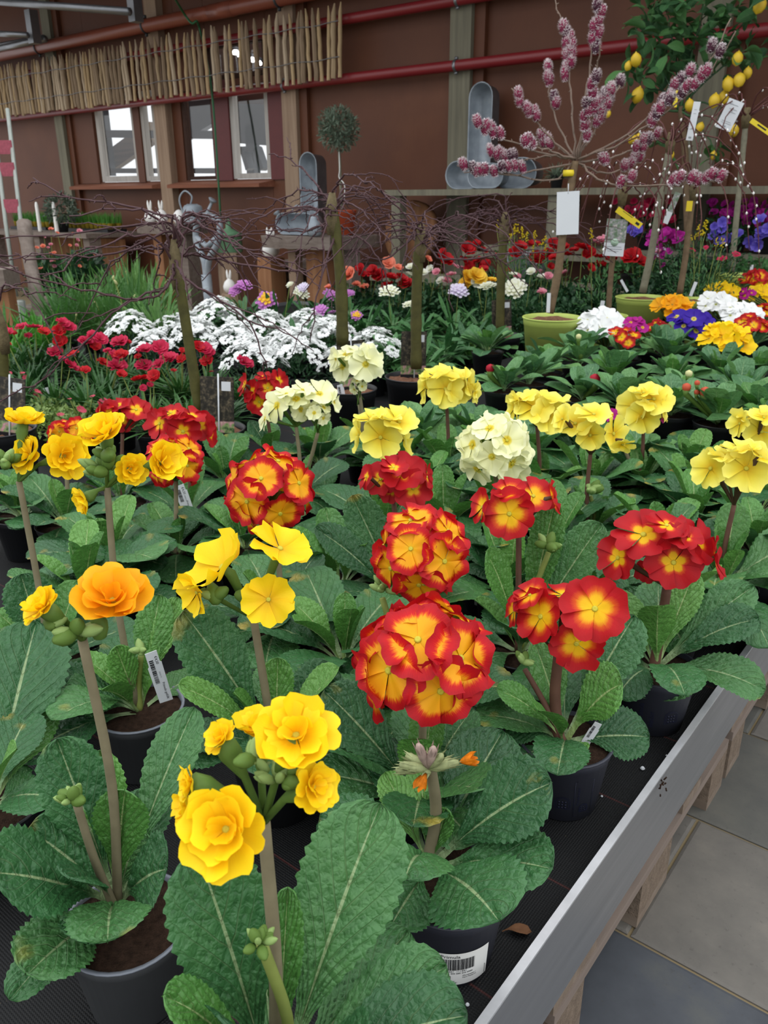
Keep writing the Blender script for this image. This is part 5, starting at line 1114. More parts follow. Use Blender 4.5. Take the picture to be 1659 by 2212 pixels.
back([(1365, 530), (1424, 530), (1580, 530), (1640, 535)], sc(1372, 500, 22, 12, 9, 'b', 1.2)+sc(1440, 512, 35, 10, 12, 'm', 1.2)+sc(1555, 503, 32, 18, 13, 'b', 1.1)+sc(1640, 512, 24, 18, 10, 'b', 1.1), 5.42, .617, .8, PTF, 'petunia_pot', ['pale violet petunia behind the yellow tag', 'magenta petunia between two willow stems', 'blue violet petunia below the magenta azalea', 'blue petunia at the right hand end of the bench'], 'petunia', 'petunias on the lower step', .032, PET)
AZ = [bush(260, .24, .24, .05, .022, k+190, M['folr']) for k in range(2)]; POTA = pot_mesh('pot', .09, .12, M['potblack'])
ab = thing('azalea_shelf', 'plank carrying the azaleas under the wall shelf', 'shelf', (-2.0, 6.0, 0)); link('plank', MB().box((-1.6, -.16, .80), (2.6, .2, .84)).mesh('plank', M['post'], False), ab)
for x in (-1.5, .5, 2.4): link('leg', MB().box((x, .05, 0), (x+.07, .15, .80)).mesh('leg', M['post'], False), ab)
back([(1405, 480), (1590, 480), (1660, 490)], sc(1395, 450, 45, 30, 30, 'r', .9)+sc(1440, 465, 25, 30, 14, 'r', .9)+sc(1590, 455, 60, 30, 46, 'm', .85)+sc(1640, 470, 25, 25, 14, 'm', .85), 5.97, .842, 1, AZ, 'azalea_plant', ['azalea with rose red blooms under the wall shelf', 'azalea smothered in magenta blooms under the wall shelf', 'magenta azalea cut by the right hand edge'], 'azalea', 'azaleas under the shelf', .03, PET, POTA)
CYF = [bush(120, .10, .10, .05, .035, k+210, M['folr']) for k in range(2)]
back([(1420, 580)], sc(1420, 545, 25, 22, 26, 'm', .75)+sc(1425, 545, 18, 18, 12, 'w', .45), 5.0, TRAY, 1, [bush(120, .12, .22, .05, .035, 210, M['folr'])], 'cineraria_plant', ['magenta and white cineraria between the willow stems'], 'cineraria', None, .028, PET)
CB = [bush(1100, .17, .30, .022, .006, k+230, M['folr']) for k in range(2)]
bed('cloud', [(1500, 590), (1545, 600), (1450, 600)], [(1495, 540, 'r', .7), (1560, 560, 'r', .9), (1525, 535, 'r', .6), (1590, 550, 'r', .8)], TRAY+.30, CB, 'feathery_bush', 'feathery dark green bush behind the lime pots', 'bush', 'feathery bushes', .03, {'r': PET['r']}, fz=TRAY+.42, stemlen=0)
YB_ = {'y': [spray(5), spray(6)]}
bed('broom2', [(1525, 560), (1495, 545)], [(1525, 500, 'y', 1.3), (1515, 510, 'y', 1.3), (1492, 515, 'y', 1), (1498, 520, 'y', .9), (1560, 535, 'y', .9), (1547, 532, 'y', .8)], TRAY+.36, BRF, 'broom_plant', 'tall broom plant with yellow sprays beside the blue petunia', 'broom', 'tall broom plants', .05, YB_, fz=TRAY+.6, stemlen=0)
FERN = foliage(160, .16, .008, .03, .10, 5, M['folgrey'], .8, .5); p = atY(1200, 408, 5.85)
t = thing('trailing_rosemary', 'spiky grey green plant hanging over the shelf edge behind the white label', 'potted plant', (p.x, 5.86, sz)); link('pot', POTS, t); link('foliage', FERN, t, (0, 0, .05), kind='stuff')

# labels by what each clump really carries
def relabel(roots, table, none):
    for r in roots:
        c = {}
        for ch in r.children:
            if ch.name.startswith('flower'):
                k = ch.data.materials[-1].name; c[k] = c.get(k, 0)+1
        ks = [table[k] for k in sorted(c, key=lambda k: -c[k]) if k in table]; ks = list(dict.fromkeys(ks))
        r['label'] = none if not ks else (ks[0][1] % ks[0][0] if len(ks) == 1 else ks[0][1] % (ks[0][0]+' and '+ks[1][0]))
RT = 'bushy dark leaved pot rose with %s double blooms'
relabel(rr_, {'rose_petal_red': ('deep red', RT), 'rose_petal_coral': ('coral', RT), 'rose_petal_pink': ('pink', RT), 'rose_petal_yellow': ('yellow', RT), 'rose_petal_white': ('white', RT)}, 'bushy dark leaved pot rose showing no open bloom')
WT = 'leafy wallflower with long green leaves and %s flower heads'
relabel(rw_, {'lilac_petal': ('purple', WT), 'rose_petal_yellow': ('purple and yellow', WT), 'white_lilac_petal': ('pale lilac', WT), 'rose_petal_white': ('white', WT)}, 'leafy wallflower with long green leaves and no flowers')
CT = 'low carnation plant with narrow dark leaves and %s double flowers'
relabel(rd_, {'carnation_petal': ('crimson pink', CT), 'carnation_petal_scarlet': ('scarlet', CT)}, 'low clump of narrow dark carnation leaves without flowers')
# ------------------------------------------------------------------ primroses
PH, PR = .112, .070
RIMZ = TRAY+PH
POTP = {'g': pot_mesh('pot', PR, PH, M['potgrey'], M['rimgrey'], None, 36), 'k': pot_mesh('pot', PR, PH, M['potblack'], None, None, 30), 'b': pot_mesh('pot', PR, PH, M['potblue'], None, None, 36)}
SOILP = disc_mesh('soil', PR*.93, M['soil'], 24, .003)
def lv(L, W, e0, e1, seed, mat, **kw):
    P1 = (0, math.cos(e0)*L*.52, math.sin(e0)*L*.52); P2 = (0, P1[1]+math.cos(e1)*L*.5, P1[2]+math.sin(e1)*L*.5)
    mb = MB(); mb.add(*leaf_geo((0, .006, 0), P1, P2, W, (0, -.25, 1), seed, **kw)); return mb.mesh('leaf', mat)
LUP = [lv(L, W, R(a), R(b), i, M['leafy'], cup=.4, wave=.08, bull=.0038, nt=36, ns=12) for i, (L, W, a, b) in enumerate(((.13, .045, 72, 60), (.15, .055, 66, 45), (.11, .04, 78, 70), (.14, .05, 62, 30)))]
LMID = [lv(L, W, R(a), R(b), i+10, M['leaf'], cup=.16, wave=.1, bull=.0046, nt=44, ns=14) for i, (L, W, a, b) in enumerate(((.17, .082, 52, 8), (.18, .09, 44, -5), (.16, .078, 58, 20), (.19, .092, 40, 0), (.17, .085, 48, -18)))]
LLOW = [lv(L, W, R(a), R(b), i+20, M['leaf'], cup=.05, wave=.1, bull=.0042, nt=44, ns=14, curl=.1) for i, (L, W, a, b) in enumerate(((.16, .088, 26, -30), (.17, .092, 18, -22), (.15, .085, 30, -42), (.18, .095, 22, -14)))]
def rosette(t, crown, seed, nl=6, nm=6, nu=4, sc=1, az0=None, skip=None):
    g = random.Random(seed); a0 = g.uniform(0, 6)
    for lst, n, k in ((LLOW, nl, 0), (LMID, nm, .5), (LUP, nu, .25)):
        for i in range(n):
            az = a0+2*math.pi*(i+k)/n+g.uniform(-.25, .25)
            if skip and any(abs((az-s+math.pi) % (2*math.pi)-math.pi) < w_ for s, w_ in skip): continue
            link('leaf', lst[g.randrange(len(lst))], t, crown, (g.gauss(0, .08), g.gauss(0, .08), az), sc*g.uniform(.82, 1.12))
EYE = MB().lathe([(.001, .03), (.05, .055), (.085, .04), (.1, .0), (.07, -.05), (.04, -.3), (.001, -.32)], 10).mesh('eye', M['eye'])
def calyx(t, p0, p1, mat='calyx', r0=.0022, r1=.0055):
    d = p1-p0; pts = [p0, p0+d*.45+Vector((0, 0, .1*d.length)), p0+d*.8+Vector((0, 0, .04*d.length)), p1]
    return MB().tube(pts, [r0, r0*1.05, r1, r1*.9], 7).mesh('pedicel', M[mat])
FV = {'c': (0, 0, 0), 'u': (0, .9, 0), 'd': (0, -.7, 0), 'l': (-.9, .1, 0), 'r': (.9, .1, 0)}
def flower_normal(code, p, C, g):
    to = (CAM-p).normalized(); n_ = Vector((0, 0, 0)); up = Vector((0, 0, 1)); rt = RIGHT
    for ch in code:
        if ch == 'c': n_ += to*1.0+up*.15
        elif ch == 'u': n_ += up*1.1+to*.35
        elif ch == 'd': n_ += -up*.6+to*.6
        elif ch == 'l': n_ += -rt*1.1+to*.45+up*.25
        elif ch == 'r': n_ += rt*1.1+to*.45+up*.25
    o = p-C
    if o.length > 1e-4: n_ += o.normalized()*.35
    return (n_+Vector((g.gauss(0, .12), g.gauss(0, .12), g.gauss(0, .12)))).normalized()
PETAL = {}
def petals(mat):
    if mat.name in PETAL: return PETAL[mat.name]
    out = []
    for k in range(4):
        mb = MB(); petal_patch(mb, 0, .62+.04*k, 1, .10+.03*(k % 2), .16+.08*k, .07, 0, k+3, 10, 8, .04, .22, .12, .0, -.12 if k % 2 else .06); out.append(mb.mesh('petal', mat))
    PETAL[mat.name] = out; return out
def double_flower(t, p, n_, Rr, mat, hb, g, cup=.25, cal='calyx'):
    q = facing(n_, g.random()*6); ped = calyx(t, Vector((0, 0, 0)), q.inverted() @ (p-hb)*-1 if False else Vector((0, 0, 0)), cal) if False else None
    me = calyx(t, hb-p, Vector((0, 0, 0)), cal, .003, .009); f = link('flower', me, t, p)
    pm_ = petals(mat); nrm = q
    for sc, lift, n in ((1.0, cup*.3, 6), (.82, cup*.8+.12, 5), (.55, cup+.5, 4)):
        for i in range(n):
            a = 2*math.pi*(i+g.random()*.35)/n+sc*2; tilt = lift+g.uniform(-.12, .16)
            qq = nrm @ Quaternion((0, 0, 1), a) @ Quaternion((0, 1, 0), -tilt) @ Quaternion((1, 0, 0), g.uniform(-.22, .22))
            link('petal', pm_[g.randrange(4)], f, nrm @ Vector((0, 0, .02*Rr*(1.2-sc))), qq, Rr*sc*g.uniform(.9, 1.06))
    link('eye', EYE, f, nrm @ Vector((0, 0, Rr*.05)), nrm, Rr*.9)
    return f
def single_flower(t, p, n_, Rr, mesh, hb, g, cal='calyx', ped=True):
    q = facing(n_, g.random()*6); o = link('flower', mesh, t, p, q, Rr)
    lh = q.inverted() @ ((hb-p)/Rr); lh.z = min(lh.z, -.55-.35*lh.xy.length)
    if ped: link('pedicel', calyx(t, Vector((0, 0, 0)), q.inverted() @ ((hb-p)/Rr), cal, .07, .05) if False else MB().tube([(0, 0, 0), (0, 0, -.3), tuple(lh)], [.09, .14, .06], 6).mesh('pedicel', M[cal]), o)
    link('eye', EYE, o, (0, 0, .01), None, .9); return o
BUD = [MB().lathe([(.001, -.5), (.16, -.42), (.25, -.1), (.24, .2), (.12, .48), (.001, .6)], 9).mesh('bud', M['bud']), MB().lathe([(.001, -.5), (.22, -.4), (.33, -.1), (.3, .2), (.14, .48), (.001, .55)], 9).mesh('bud', M['calyx'])]
def buds(t, c, rad, n, size, g, up=.6):
    for i in range(n):
        d = Vector((g.gauss(0, 1), g.gauss(0, 1), abs(g.gauss(0, 1))*up+.15)).normalized(); link('bud', BUD[g.randrange(2)], t, c+d*rad*g.uniform(.5, 1), facing(d, g.random()*6), size*g.uniform(.75, 1.25))
def stalk(t, crown, hb, g, mat='stalk', r0=.0062, r1=.005, via=None):
    mid = via if via is not None else crown.lerp(hb, .5)+Vector((g.gauss(0, .006), g.gauss(0, .006), 0))
    pts = bez([crown, mid, hb], 6); n = len(pts); link('stalk', MB().tube(pts, [r0+(r1-r0)*i/(n-1) for i in range(n)], 10).mesh('stalk', M[mat]), t)
COR = lambda k, **kw: [corolla(M[k], v, **kw) for v in range(3)]
CM = {'pic': COR('pic', notch=.10, dish=.03, ruffle=.11, hwk=1.2, na=14, nr=7), 'red': COR('red', notch=.16, dish=.16), 'redo': COR('redo', notch=.14, dish=.16), 'yel': COR('yel', notch=.16, dish=.32, ruffle=.10, na=10, nr=7), 'lem': COR('lem', notch=.15, dish=.2, ruffle=.08), 'cre': COR('cre', notch=.16, dish=.14, ruffle=.09), 'whi': COR('whi'), 'pur': COR('pur'), 'mag': COR('mag'), 'ora': COR('ora', dish=.3)}
PBASE = {}
def primrose(label, rim, heads, seed, pot='k', ros=(6, 6, 4), sc=1, leaves=(), skip=None, group=None, nostalk=False, name='polyanthus_primrose', crown_px=None):
    g = random.Random(seed); base = atZ(*rim, RIMZ); base.z = TRAY; base = settle(base, .0715, 'tray', .06); PBASE[rim] = Vector(base)
    t = thing(name, label, 'primrose', base, group)
    link('pot', POTP[pot], t, rot=(0, 0, g.random()*6)); link('soil', SOILP, t, (0, 0, PH*.93))
    crown = Vector((0, 0, PH*.92))
    if crown_px: c = atZ(*crown_px, RIMZ+.01)-base; c = Vector((c.x, c.y, 0)); c = c*min(1, .035/max(c.length, 1e-6)); crown = Vector((c.x, c.y, PH*.92))
    if ros: rosette(t, crown, seed, *ros, sc=sc, skip=skip)
    for lf in leaves:            # (tip px, tip py, distance offset, width m, arch, face, young)
        px, py, off, Wd, arch, face, *yg = lf
        tipp = over(px, py, base, off)-base; P0 = crown+(tipp-crown).normalized()*.004; ch = tipp-P0
        P1 = P0+ch*.5+Vector((0, 0, arch*ch.length)); to = (CAM-base-tipp).normalized()
        nrm = (Vector((0, 0, 1))*(1-face)+to*face).normalized()
        mb = MB(); mb.add(*leaf_geo(P0, P1, tipp, Wd, nrm, seed*37+int(px), 76, 24, .26, .0066 if Wd > .06 else .0045, .12, .09, 10)); link('leaf', mb.mesh('leaf', M['leafy' if yg else 'leaf']), t)
    for hd in heads:
        kind = hd['k']; C = over(*hd['at'], base, hd.get('off', 0))-base; dz = depth_of(base+C)/FPX; sm = hd.get('sm', 'stalk'); cal = hd.get('cal', 'calyx')
        hb = C+Vector((0, 0, -hd.get('drop', 45)*dz)) if 'hb' not in hd else over(*hd['hb'], base, hd.get('off', 0))-base
        aw = Vector((base.x, base.y, 0)).normalized(); hb = hb+aw*.012
        if not nostalk: stalk(t, crown+Vector((g.gauss(0, .004), g.gauss(0, .004), 0)), hb, g, sm, *(hd.get('sr', (.0058, .0048))))
        if kind == 'ball':
            Rb = hd['r']*dz; n = hd.get('n', 16); fr = hd.get('fr', .5)*Rb
            for i in range(n):
                z = 1-(i+.5)/n*1.6; th = i*2.39996+seed; q = math.sqrt(max(0, 1-z*z)); d = Vector((q*math.cos(th), q*math.sin(th), z)); d = (d+Vector((g.gauss(0, .06),)*3)).normalized()
                single_flower(t, C+d*Rb*(.70+.05*(i % 3)), (d+(CAM-base-C).normalized()*.12).normalized(), fr*g.uniform(.9, 1.08), CM[hd['m']][g.randrange(3)], hb, g, cal)
        elif kind == 'list':
            for f in hd['f']:
                p = over(f[0], f[1], base, hd.get('off', 0)+g.uniform(-.012, .012)+(f[4] if len(f) > 4 else 0))-base; n_ = flower_normal(f[3], p+base, C+base, g)
                single_flower(t, p, n_, f[2]*depth_of(p+base)/FPX*1.05, CM[hd['m']][g.randrange(3)], hb, g, cal)
        elif kind == 'double':
            for f in hd['f']:
                p = over(f[0], f[1], base, hd.get('off', 0)+g.uniform(-.008, .008)+(f[4] if len(f) > 4 else 0))-base; n_ = flower_normal(f[3], p+base, C+base, g)
                double_flower(t, p, n_, f[2]*depth_of(p+base)/FPX*1.02, M[f[5] if len(f) > 5 else hd['m']], hb, g, hd.get('cup', .25), cal)
        if 'b' in hd:
            for (bx, by, br, n, s_) in hd['b']: buds(t, over(bx, by, base, hd.get('off', 0)-.005)-base, br*dz, n, s_*dz, g)
    return t, base
# ---- the front rows of tall polyanthus, one by one
primrose('tall primrose with double golden yellow flowers nearest the bench corner', (655, 2440), [dict(k='double', at=(560, 1690), hb=(572, 1800), m='yel', sr=(.0066, .0054), f=[(490, 1790, 104, 'c', -.05), (640, 1590, 98, 'cu', .0), (675, 1700, 62, 'cr', -.02), (560, 1575, 62, 'u', .03), (480, 1597, 46, 'lu', .02), (415, 1692, 44, 'l', 0), (408, 1745, 46, 'l', 0)], b=[(600, 1690, 55, 16, 40), (545, 1640, 20, 4, 46)]),
    dict(k='none', at=(560, 2030), hb=(566, 2060), sm='stalkg', off=-.02, b=[(560, 2040, 32, 12, 34)])], 1, 'k', None, 1,
    [(425, 1835, .06, .088, .12, .75), (822, 1735, .12, .098, .10, .72), (622, 1915, .05, .034, .05, .6, 1), (965, 2085, .02, .075, .16, .35), (1010, 2190, -.03, .09, .2, .3), (352, 2150, -.02, .045, .25, .4, 1), (500, 2230, -.06, .08, .2, .3), (780, 2290, -.08, .09, .15, .3), (880, 2010, .12, .075, .08, .5), (560, 1960, .14, .06, .06, .6)])
primrose('primrose with an amber double flower on a tall stalk in a grey pot', (275, 1985), [dict(k='double', at=(215, 1330), hb=(180, 1395), m='ora', cup=.42, sr=(.0056, .0048), f=[(243, 1300, 92, 'uc', 0), (96, 1315, 56, 'lu', 0, 'yel')], b=[(165, 1368, 40, 6, 54), (215, 1368, 20, 3, 54), (112, 1352, 12, 2, 46)]),
    dict(k='none', at=(155, 1705), hb=(165, 1745), sm='stalk', sr=(.005, .0042), b=[(158, 1728, 26, 11, 36)])], 2, 'g', None, 1,
    [(-25, 1880, -.02, .105, .12, .35), (55, 2105, -.06, .085, .10, .45), (232, 2035, -.08, .085, .30, .5), (362, 1875, .0, .09, .25, .5), (270, 1705, .02, .06, .15, .6, 1), (122, 1595, .10, .075, .05, .75), (420, 1528, .16, .06, .08, .6), (150, 1900, -.04, .055, .25, .4), (330, 1705, .14, .07, .12, .5), (20, 2160, -.05, .05, .2, .4), (215, 1620, .1, .05, .05, .6, 1), (300, 1790, .06, .07, .2, .5), (60, 1790, .06, .08, .15, .4), (190, 2040, -.06, .075, .2, .45)], crown_px=(238, 1905))
primrose('primrose with golden flowers and green buds in the grey pot with a price tag', (300, 1525), [dict(k='double', at=(235, 985), hb=(232, 1058), m='yel', cup=.35, f=[(232, 938, 58, 'ul', 0), (282, 1012, 40, 'c', 0), (348, 1000, 50, 'cr', 0), (186, 1078, 36, 'dl', 0)], b=[(232, 1020, 45, 16, 36), (230, 985, 25, 6, 40)]),
    dict(k='none', at=(305, 1405), hb=(306, 1425), sm='stalkg', b=[(304, 1405, 10, 4, 34)])], 3, 'g', (4, 5, 3), 1, [(140, 1495, .0, .085, .12, .4), (250, 1395, .0, .045, .05, .6, 1), (345, 1285, .08, .06, .05, .6, 1), (385, 1290, .08, .045, .1, .6, 1), (95, 1480, .02, .08, .2, .4)], skip=[(-1.2, .9)])
primrose('primrose with golden flowers on a lone stalk at the left edge', (105, 1440), [dict(k='double', at=(70, 985), hb=(42, 1045), m='yel', cup=.3, f=[(138, 985, 57, 'c', -.02), (66, 985, 50, 'cl', 0), (50, 915, 46, 'u', .02)], b=[(12, 1000, 30, 12, 32)])], 4, 'k', (6, 5, 4), 1, [(45, 1240, .05, .08, .1, .5)])
primrose('leafy primrose with a huge pale ribbed leaf at the left edge', (-20, 1730), [], 5, 'k', (3, 3, 1), 1, [(78, 1345, .22, .125, .04, .85), (112, 1525, .12, .055, .05, .6, 1), (90, 1690, .02, .08, .15, .4), (60, 1790, -.03, .07, .3, .4)])
primrose('primrose with wide open golden cups on a single stout stalk', (595, 1605), [dict(k='list', at=(530, 1240), hb=(548, 1345), m='yel', sr=(.0066, .0058), f=[(480, 1225, 84, 'ul'), (605, 1185, 70, 'u'), (580, 1295, 58, 'c', -.03), (425, 1280, 50, 'ld')], b=[(465, 1290, 14, 3, 44), (545, 1290, 20, 4, 50)])], 6, 'k', (3, 4, 2), 1, [(395, 1320, .05, .095, .08, .6), (385, 1480, -.03, .05, .15, .4, 1), (725, 1440, .04, .085, .1, .5), (830, 1590, -.02, .06, .1, .4), (600, 1420, .04, .05, .05, .6, 1), (690, 1555, -.08, .07, .1, .4)])
primrose('primrose with a big ball of orange red rimmed flowers behind the golden cups', (600, 1350), [dict(k='ball', at=(580, 1062), r=104, m='pic', n=13, fr=.55)], 7, 'k', (6, 5, 3))
primrose('primrose with a ball of orange red rimmed flowers in the middle of three', (905, 1525), [dict(k='ball', at=(905, 1195), r=112, m='pic', n=13, fr=.55), dict(k='none', at=(830, 1270), hb=(825, 1300), sm='stalkg', b=[(828, 1275, 26, 10, 30)])], 8, 'k', (6, 6, 4))
primrose('primrose with a spent cluster of orange buds in the barcoded pot', (972, 1900), [dict(k='none', at=(925, 1650), hb=(928, 1665), sm='stalk', sr=(.0075, .0065))], 10, 'b', None, 1,
    [(1192, 1688, .02, .095, .16, .45), (1195, 1875, -.04, .085, .16, .4), (1080, 1990, -.10, .115, .22, .45), (872, 1905, -.11, .09, .35, .45), (690, 1765, .03, .085, .14, .4), (832, 1668, .10, .045, .06, .6, 1), (1085, 1580, .18, .095, .08, .55), (840, 2005, -.08, .075, .1, .4), (905, 1640, .12, .04, .05, .6, 1), (965, 1745, .03, .03, .05, .6, 1), (830, 1600, .2, .07, .06, .5), (990, 1620, .16, .07, .06, .5)], crown_px=(928, 1850))
primrose('primrose with the largest ball of orange red rimmed flowers', (890, 1750), [dict(k='ball', at=(917, 1435), r=158, m='pic', n=14, fr=.54, off=-.01)], 9, 'k', (4, 5, 2), 1, [(700, 1490, .05, .085, .1, .5), (690, 1670, .0, .08, .12, .4)])
primrose('primrose with red yellow centred flowers in the blue printed pot by the strip', (1222, 1592), [dict(k='list', at=(1220, 1335), hb=(1205, 1425), m='redo', sm='stalkr', cal='calyxr', sr=(.009, .0075), f=[(1168, 1332, 64, 'cl'), (1285, 1315, 74, 'c', -.02), (1245, 1390, 64, 'cd', -.02), (1145, 1285, 46, 'lu', .035), (1215, 1285, 46, 'u', .03), (1110, 1320, 36, 'l', .035)]), dict(k='none', at=(1130, 1425), hb=(1132, 1455), sm='stalkr', sr=(.005, .004), b=[(1130, 1430, 16, 8, 26)])], 11, 'b', (2, 4, 3), 1,
    [(1345, 1475, .0, .10, .30, .3, 1), (1402, 1590, .02, .09, .12, .4), (1258, 1628, -.05, .035, .15, .4, 1), (1072, 1488, -.03, .045, .2, .4, 1), (1370, 1330, .12, .085, .1, .5), (1090, 1560, .0, .07, .15, .4)], skip=[(-1.0, 1.0)])
primrose('primrose with scarlet yellow eyed flowers in the lettered pot by the strip', (1440, 1455), [dict(k='list', at=(1435, 1185), hb=(1440, 1275), m='red', sm='stalkr', cal='calyxr', sr=(.0095, .008), f=[(1390, 1155, 68, 'cu'), (1455, 1215, 62, 'c', -.02), (1335, 1205, 52, 'cl'), (1505, 1172, 55, 'cr', .01), (1545, 1205, 52, 'r', .02), (1400, 1232, 30, 'c'), (1440, 1135, 50, 'u'), (1480, 1160, 40, 'u')])], 12, 'b', (2, 4, 3), 1,
    [(1420, 1515, -.06, .11, .25, .45), (1640, 1335, .02, .08, .2, .3), (1628, 1265, .1, .075, .1, .45), (1652, 1490, .02, .09, .22, .35), (1310, 1430, .0, .085, .14, .45), (1500, 1235, .1, .06, .05, .6, 1), (1350, 1270, .1, .08, .06, .55)], skip=[(-1.0, 1.0)])
primrose('primrose with orange and red flowers half wrapped by a dark leaf', (1125, 1400), [dict(k='list', at=(1115, 1090), hb=(1120, 1150), m='redo', sm='stalkr', cal='calyxr', f=[(1100, 1110, 58, 'c', -.02), (1152, 1072, 50, 'cu'), (1042, 1095, 42, 'l'), (1192, 1075, 40, 'r'), (1098, 1062, 40, 'u')]), dict(k='none', at=(1185, 1180), hb=(1185, 1200), sm='stalkg', b=[(1185, 1180, 24, 10, 30)])], 13, 'k', (5, 5, 3), 1, [(1200, 1080, .05, .06, .05, .6, 1), (1300, 1130, .05, .08, .1, .5), (1050, 1190, -.04, .06, .2, .4, 1)])
primrose('primrose with deep red flowers between the two upper orange balls', (870, 1305), [dict(k='list', at=(855, 1035), hb=(850, 1085), m='red', sm='stalkr', cal='calyxr', f=[(870, 1022, 52, 'cu'), (822, 1035, 42, 'c'), (892, 1055, 45, 'c', -.01), (922, 1030, 30, 'r'), (792, 1030, 30, 'l'), (845, 1060, 30, 'c'), (850, 1010, 34, 'u')])], 14, 'k', (5, 5, 3), 1, [(760, 1070, .06, .08, .06, .6), (680, 1140, .0, .075, .15, .4)])
primrose('primrose with a dense cream ball of flowers above the barcode pot', (1062, 1215), [dict(k='ball', at=(1068, 968), r=82, m='cre', n=15, fr=.52), dict(k='list', at=(1110, 1000), hb=(1075, 1020), m='cre', f=[(1118, 975, 42, 'cr'), (1115, 1020, 34, 'dc')])], 15, 'b', (6, 5, 3))
LEM = dict(m='lem', sm='stalkr', cal='calyxr')
primrose('pale lemon primrose between the cream ball and the deep red one', (830, 1150), [dict(k='list', at=(822, 930), hb=(828, 985), f=[(822, 945, 48, 'c', -.02), (775, 940, 42, 'l'), (862, 912, 44, 'u'), (872, 950, 38, 'r'), (800, 905, 38, 'u'), (835, 905, 36, 'u')], **LEM)], 16, 'k', (6, 5, 5), 1.15)
primrose('pale lemon primrose in front of the mulched birch pot', (968, 1020), [dict(k='list', at=(968, 835), hb=(965, 880), f=[(962, 840, 42, 'c', -.02), (918, 838, 36, 'l'), (1010, 828, 38, 'r'), (985, 815, 34, 'u'), (940, 812, 36, 'u'), (1025, 845, 28, 'r'), (990, 845, 30, 'c')], **LEM)], 17, 'k', (6, 6, 5), 1.15)
primrose('pale lemon primrose beside the coral budded rosette', (1165, 1075), [dict(k='list', at=(1155, 880), hb=(1160, 925), f=[(1155, 880, 44, 'cu', -.02), (1112, 880, 36, 'l'), (1185, 897, 42, 'c', -.02), (1195, 865, 36, 'u'), (1130, 860, 30, 'u')], **LEM)], 18, 'k', (6, 6, 5), 1.15)
primrose('pale lemon primrose on branching brown stalks beside the green bud', (1272, 1150), [dict(k='list', at=(1285, 915), hb=(1275, 985), f=[(1243, 915, 46, 'cu'), (1325, 937, 44, 'cr'), (1283, 895, 40, 'u'), (1275, 940, 34, 'c'), (1215, 905, 34, 'l'), (1345, 960, 30, 'd')], **LEM), dict(k='none', at=(1278, 1060), hb=(1275, 1075), sm='stalkg', b=[(1277, 1060, 16, 8, 30)])], 19, 'k', (6, 6, 5), 1.15)
primrose('pale lemon primrose with a magenta bloom peeping beneath', (1385, 1050), [dict(k='list', at=(1395, 870), hb=(1390, 920), f=[(1368, 878, 40, 'cl'), (1412, 862, 44, 'cu'), (1388, 900, 38, 'c', -.02), (1432, 882, 34, 'r'), (1390, 848, 34, 'u')], **LEM), dict(k='list', at=(1320, 897), hb=(1330, 930), m='mag', f=[(1322, 897, 16, 'l'), (1430, 900, 14, 'r')])], 20, 'k', (6, 5, 5), 1.15)
primrose('pale lemon primrose with large flowers at the right edge', (1560, 1262), [dict(k='list', at=(1590, 1010), hb=(1585, 1095), f=[(1535, 1012, 48, 'cl'), (1612, 1012, 56, 'c', -.02), (1600, 972, 42, 'u'), (1642, 985, 42, 'ur'), (1565, 985, 36, 'u')], **LEM)], 21, 'k', (6, 6, 5), 1.15)
primrose('pale lemon primrose cut by the right edge behind the large one', (1640, 1100), [dict(k='list', at=(1630, 915), hb=(1630, 965), f=[(1598, 915, 34, 'l'), (1645, 932, 44, 'c'), (1650, 902, 36, 'u'), (1620, 900, 30, 'u')], **LEM)], 22, 'k', (6, 6, 4), 1.15)
primrose('cream primrose with a flat umbrella head and a small side head', (640, 1080), [dict(k='list', at=(640, 870), hb=(640, 925), m='cre', f=[(640, 862, 33, 'cu'), (690, 850, 38, 'cu'), (598, 876, 38, 'cl'), (572, 905, 30, 'l'), (722, 868, 24, 'r'), (655, 842, 28, 'u'), (618, 850, 28, 'u'), (650, 885, 26, 'c')]), dict(k='ball', at=(685, 895), r=32, m='cre', n=8, fr=.55)], 23, 'k', (6, 5, 3))
primrose('cream primrose with golden eyes rising before the white candytuft', (790, 965), [dict(k='list', at=(765, 780), hb=(772, 820), m='cre', f=[(740, 792, 34, 'cl'), (790, 787, 38, 'c', -.02), (748, 765, 30, 'u'), (802, 768, 32, 'ur'), (775, 760, 28, 'u'), (725, 775, 26, 'l'), (815, 795, 22, 'r')]), dict(k='ball', at=(775, 832), r=20, m='cre', n=6, fr=.6)], 24, 'k', (4, 4, 3))
RD = dict(m='red', sm='stalkr', cal='calyxr')
primrose('scarlet primrose beside the tall dark picture card', (405, 1115), [dict(k='list', at=(395, 920), hb=(395, 970), f=[(395, 932, 42, 'c', -.02), (345, 915, 38, 'cl'), (432, 920, 34, 'c'), (455, 938, 30, 'r'), (412, 898, 34, 'u'), (370, 892, 30, 'u')], **RD)], 25, 'k', (5, 5, 3))
primrose('scarlet primrose peeping over the golden flowers', (262, 1085), [dict(k='list', at=(265, 890), hb=(265, 940), f=[(236, 895, 34, 'cl'), (294, 885, 34, 'cu'), (262, 905, 30, 'c'), (255, 875, 28, 'u'), (215, 890, 24, 'l'), (320, 895, 24, 'r')], **RD)], 26, 'k', (5, 5, 3))
primrose('primrose with a red rimmed orange ball behind the golden flowers', (385, 1190), [dict(k='ball', at=(376, 1000), r=66, m='pic', n=12, fr=.55)], 27, 'k', (6, 5, 2))
primrose('small red rimmed orange primrose between golden flowers and cushion plants', (140, 1130), [dict(k='list', at=(140, 930), hb=(140, 975), m='pic', f=[(128, 932, 26, 'c'), (165, 925, 26, 'c'), (108, 938, 22, 'l'), (145, 915, 22, 'u'), (185, 940, 22, 'r')])], 28, 'k', (6, 5, 2))
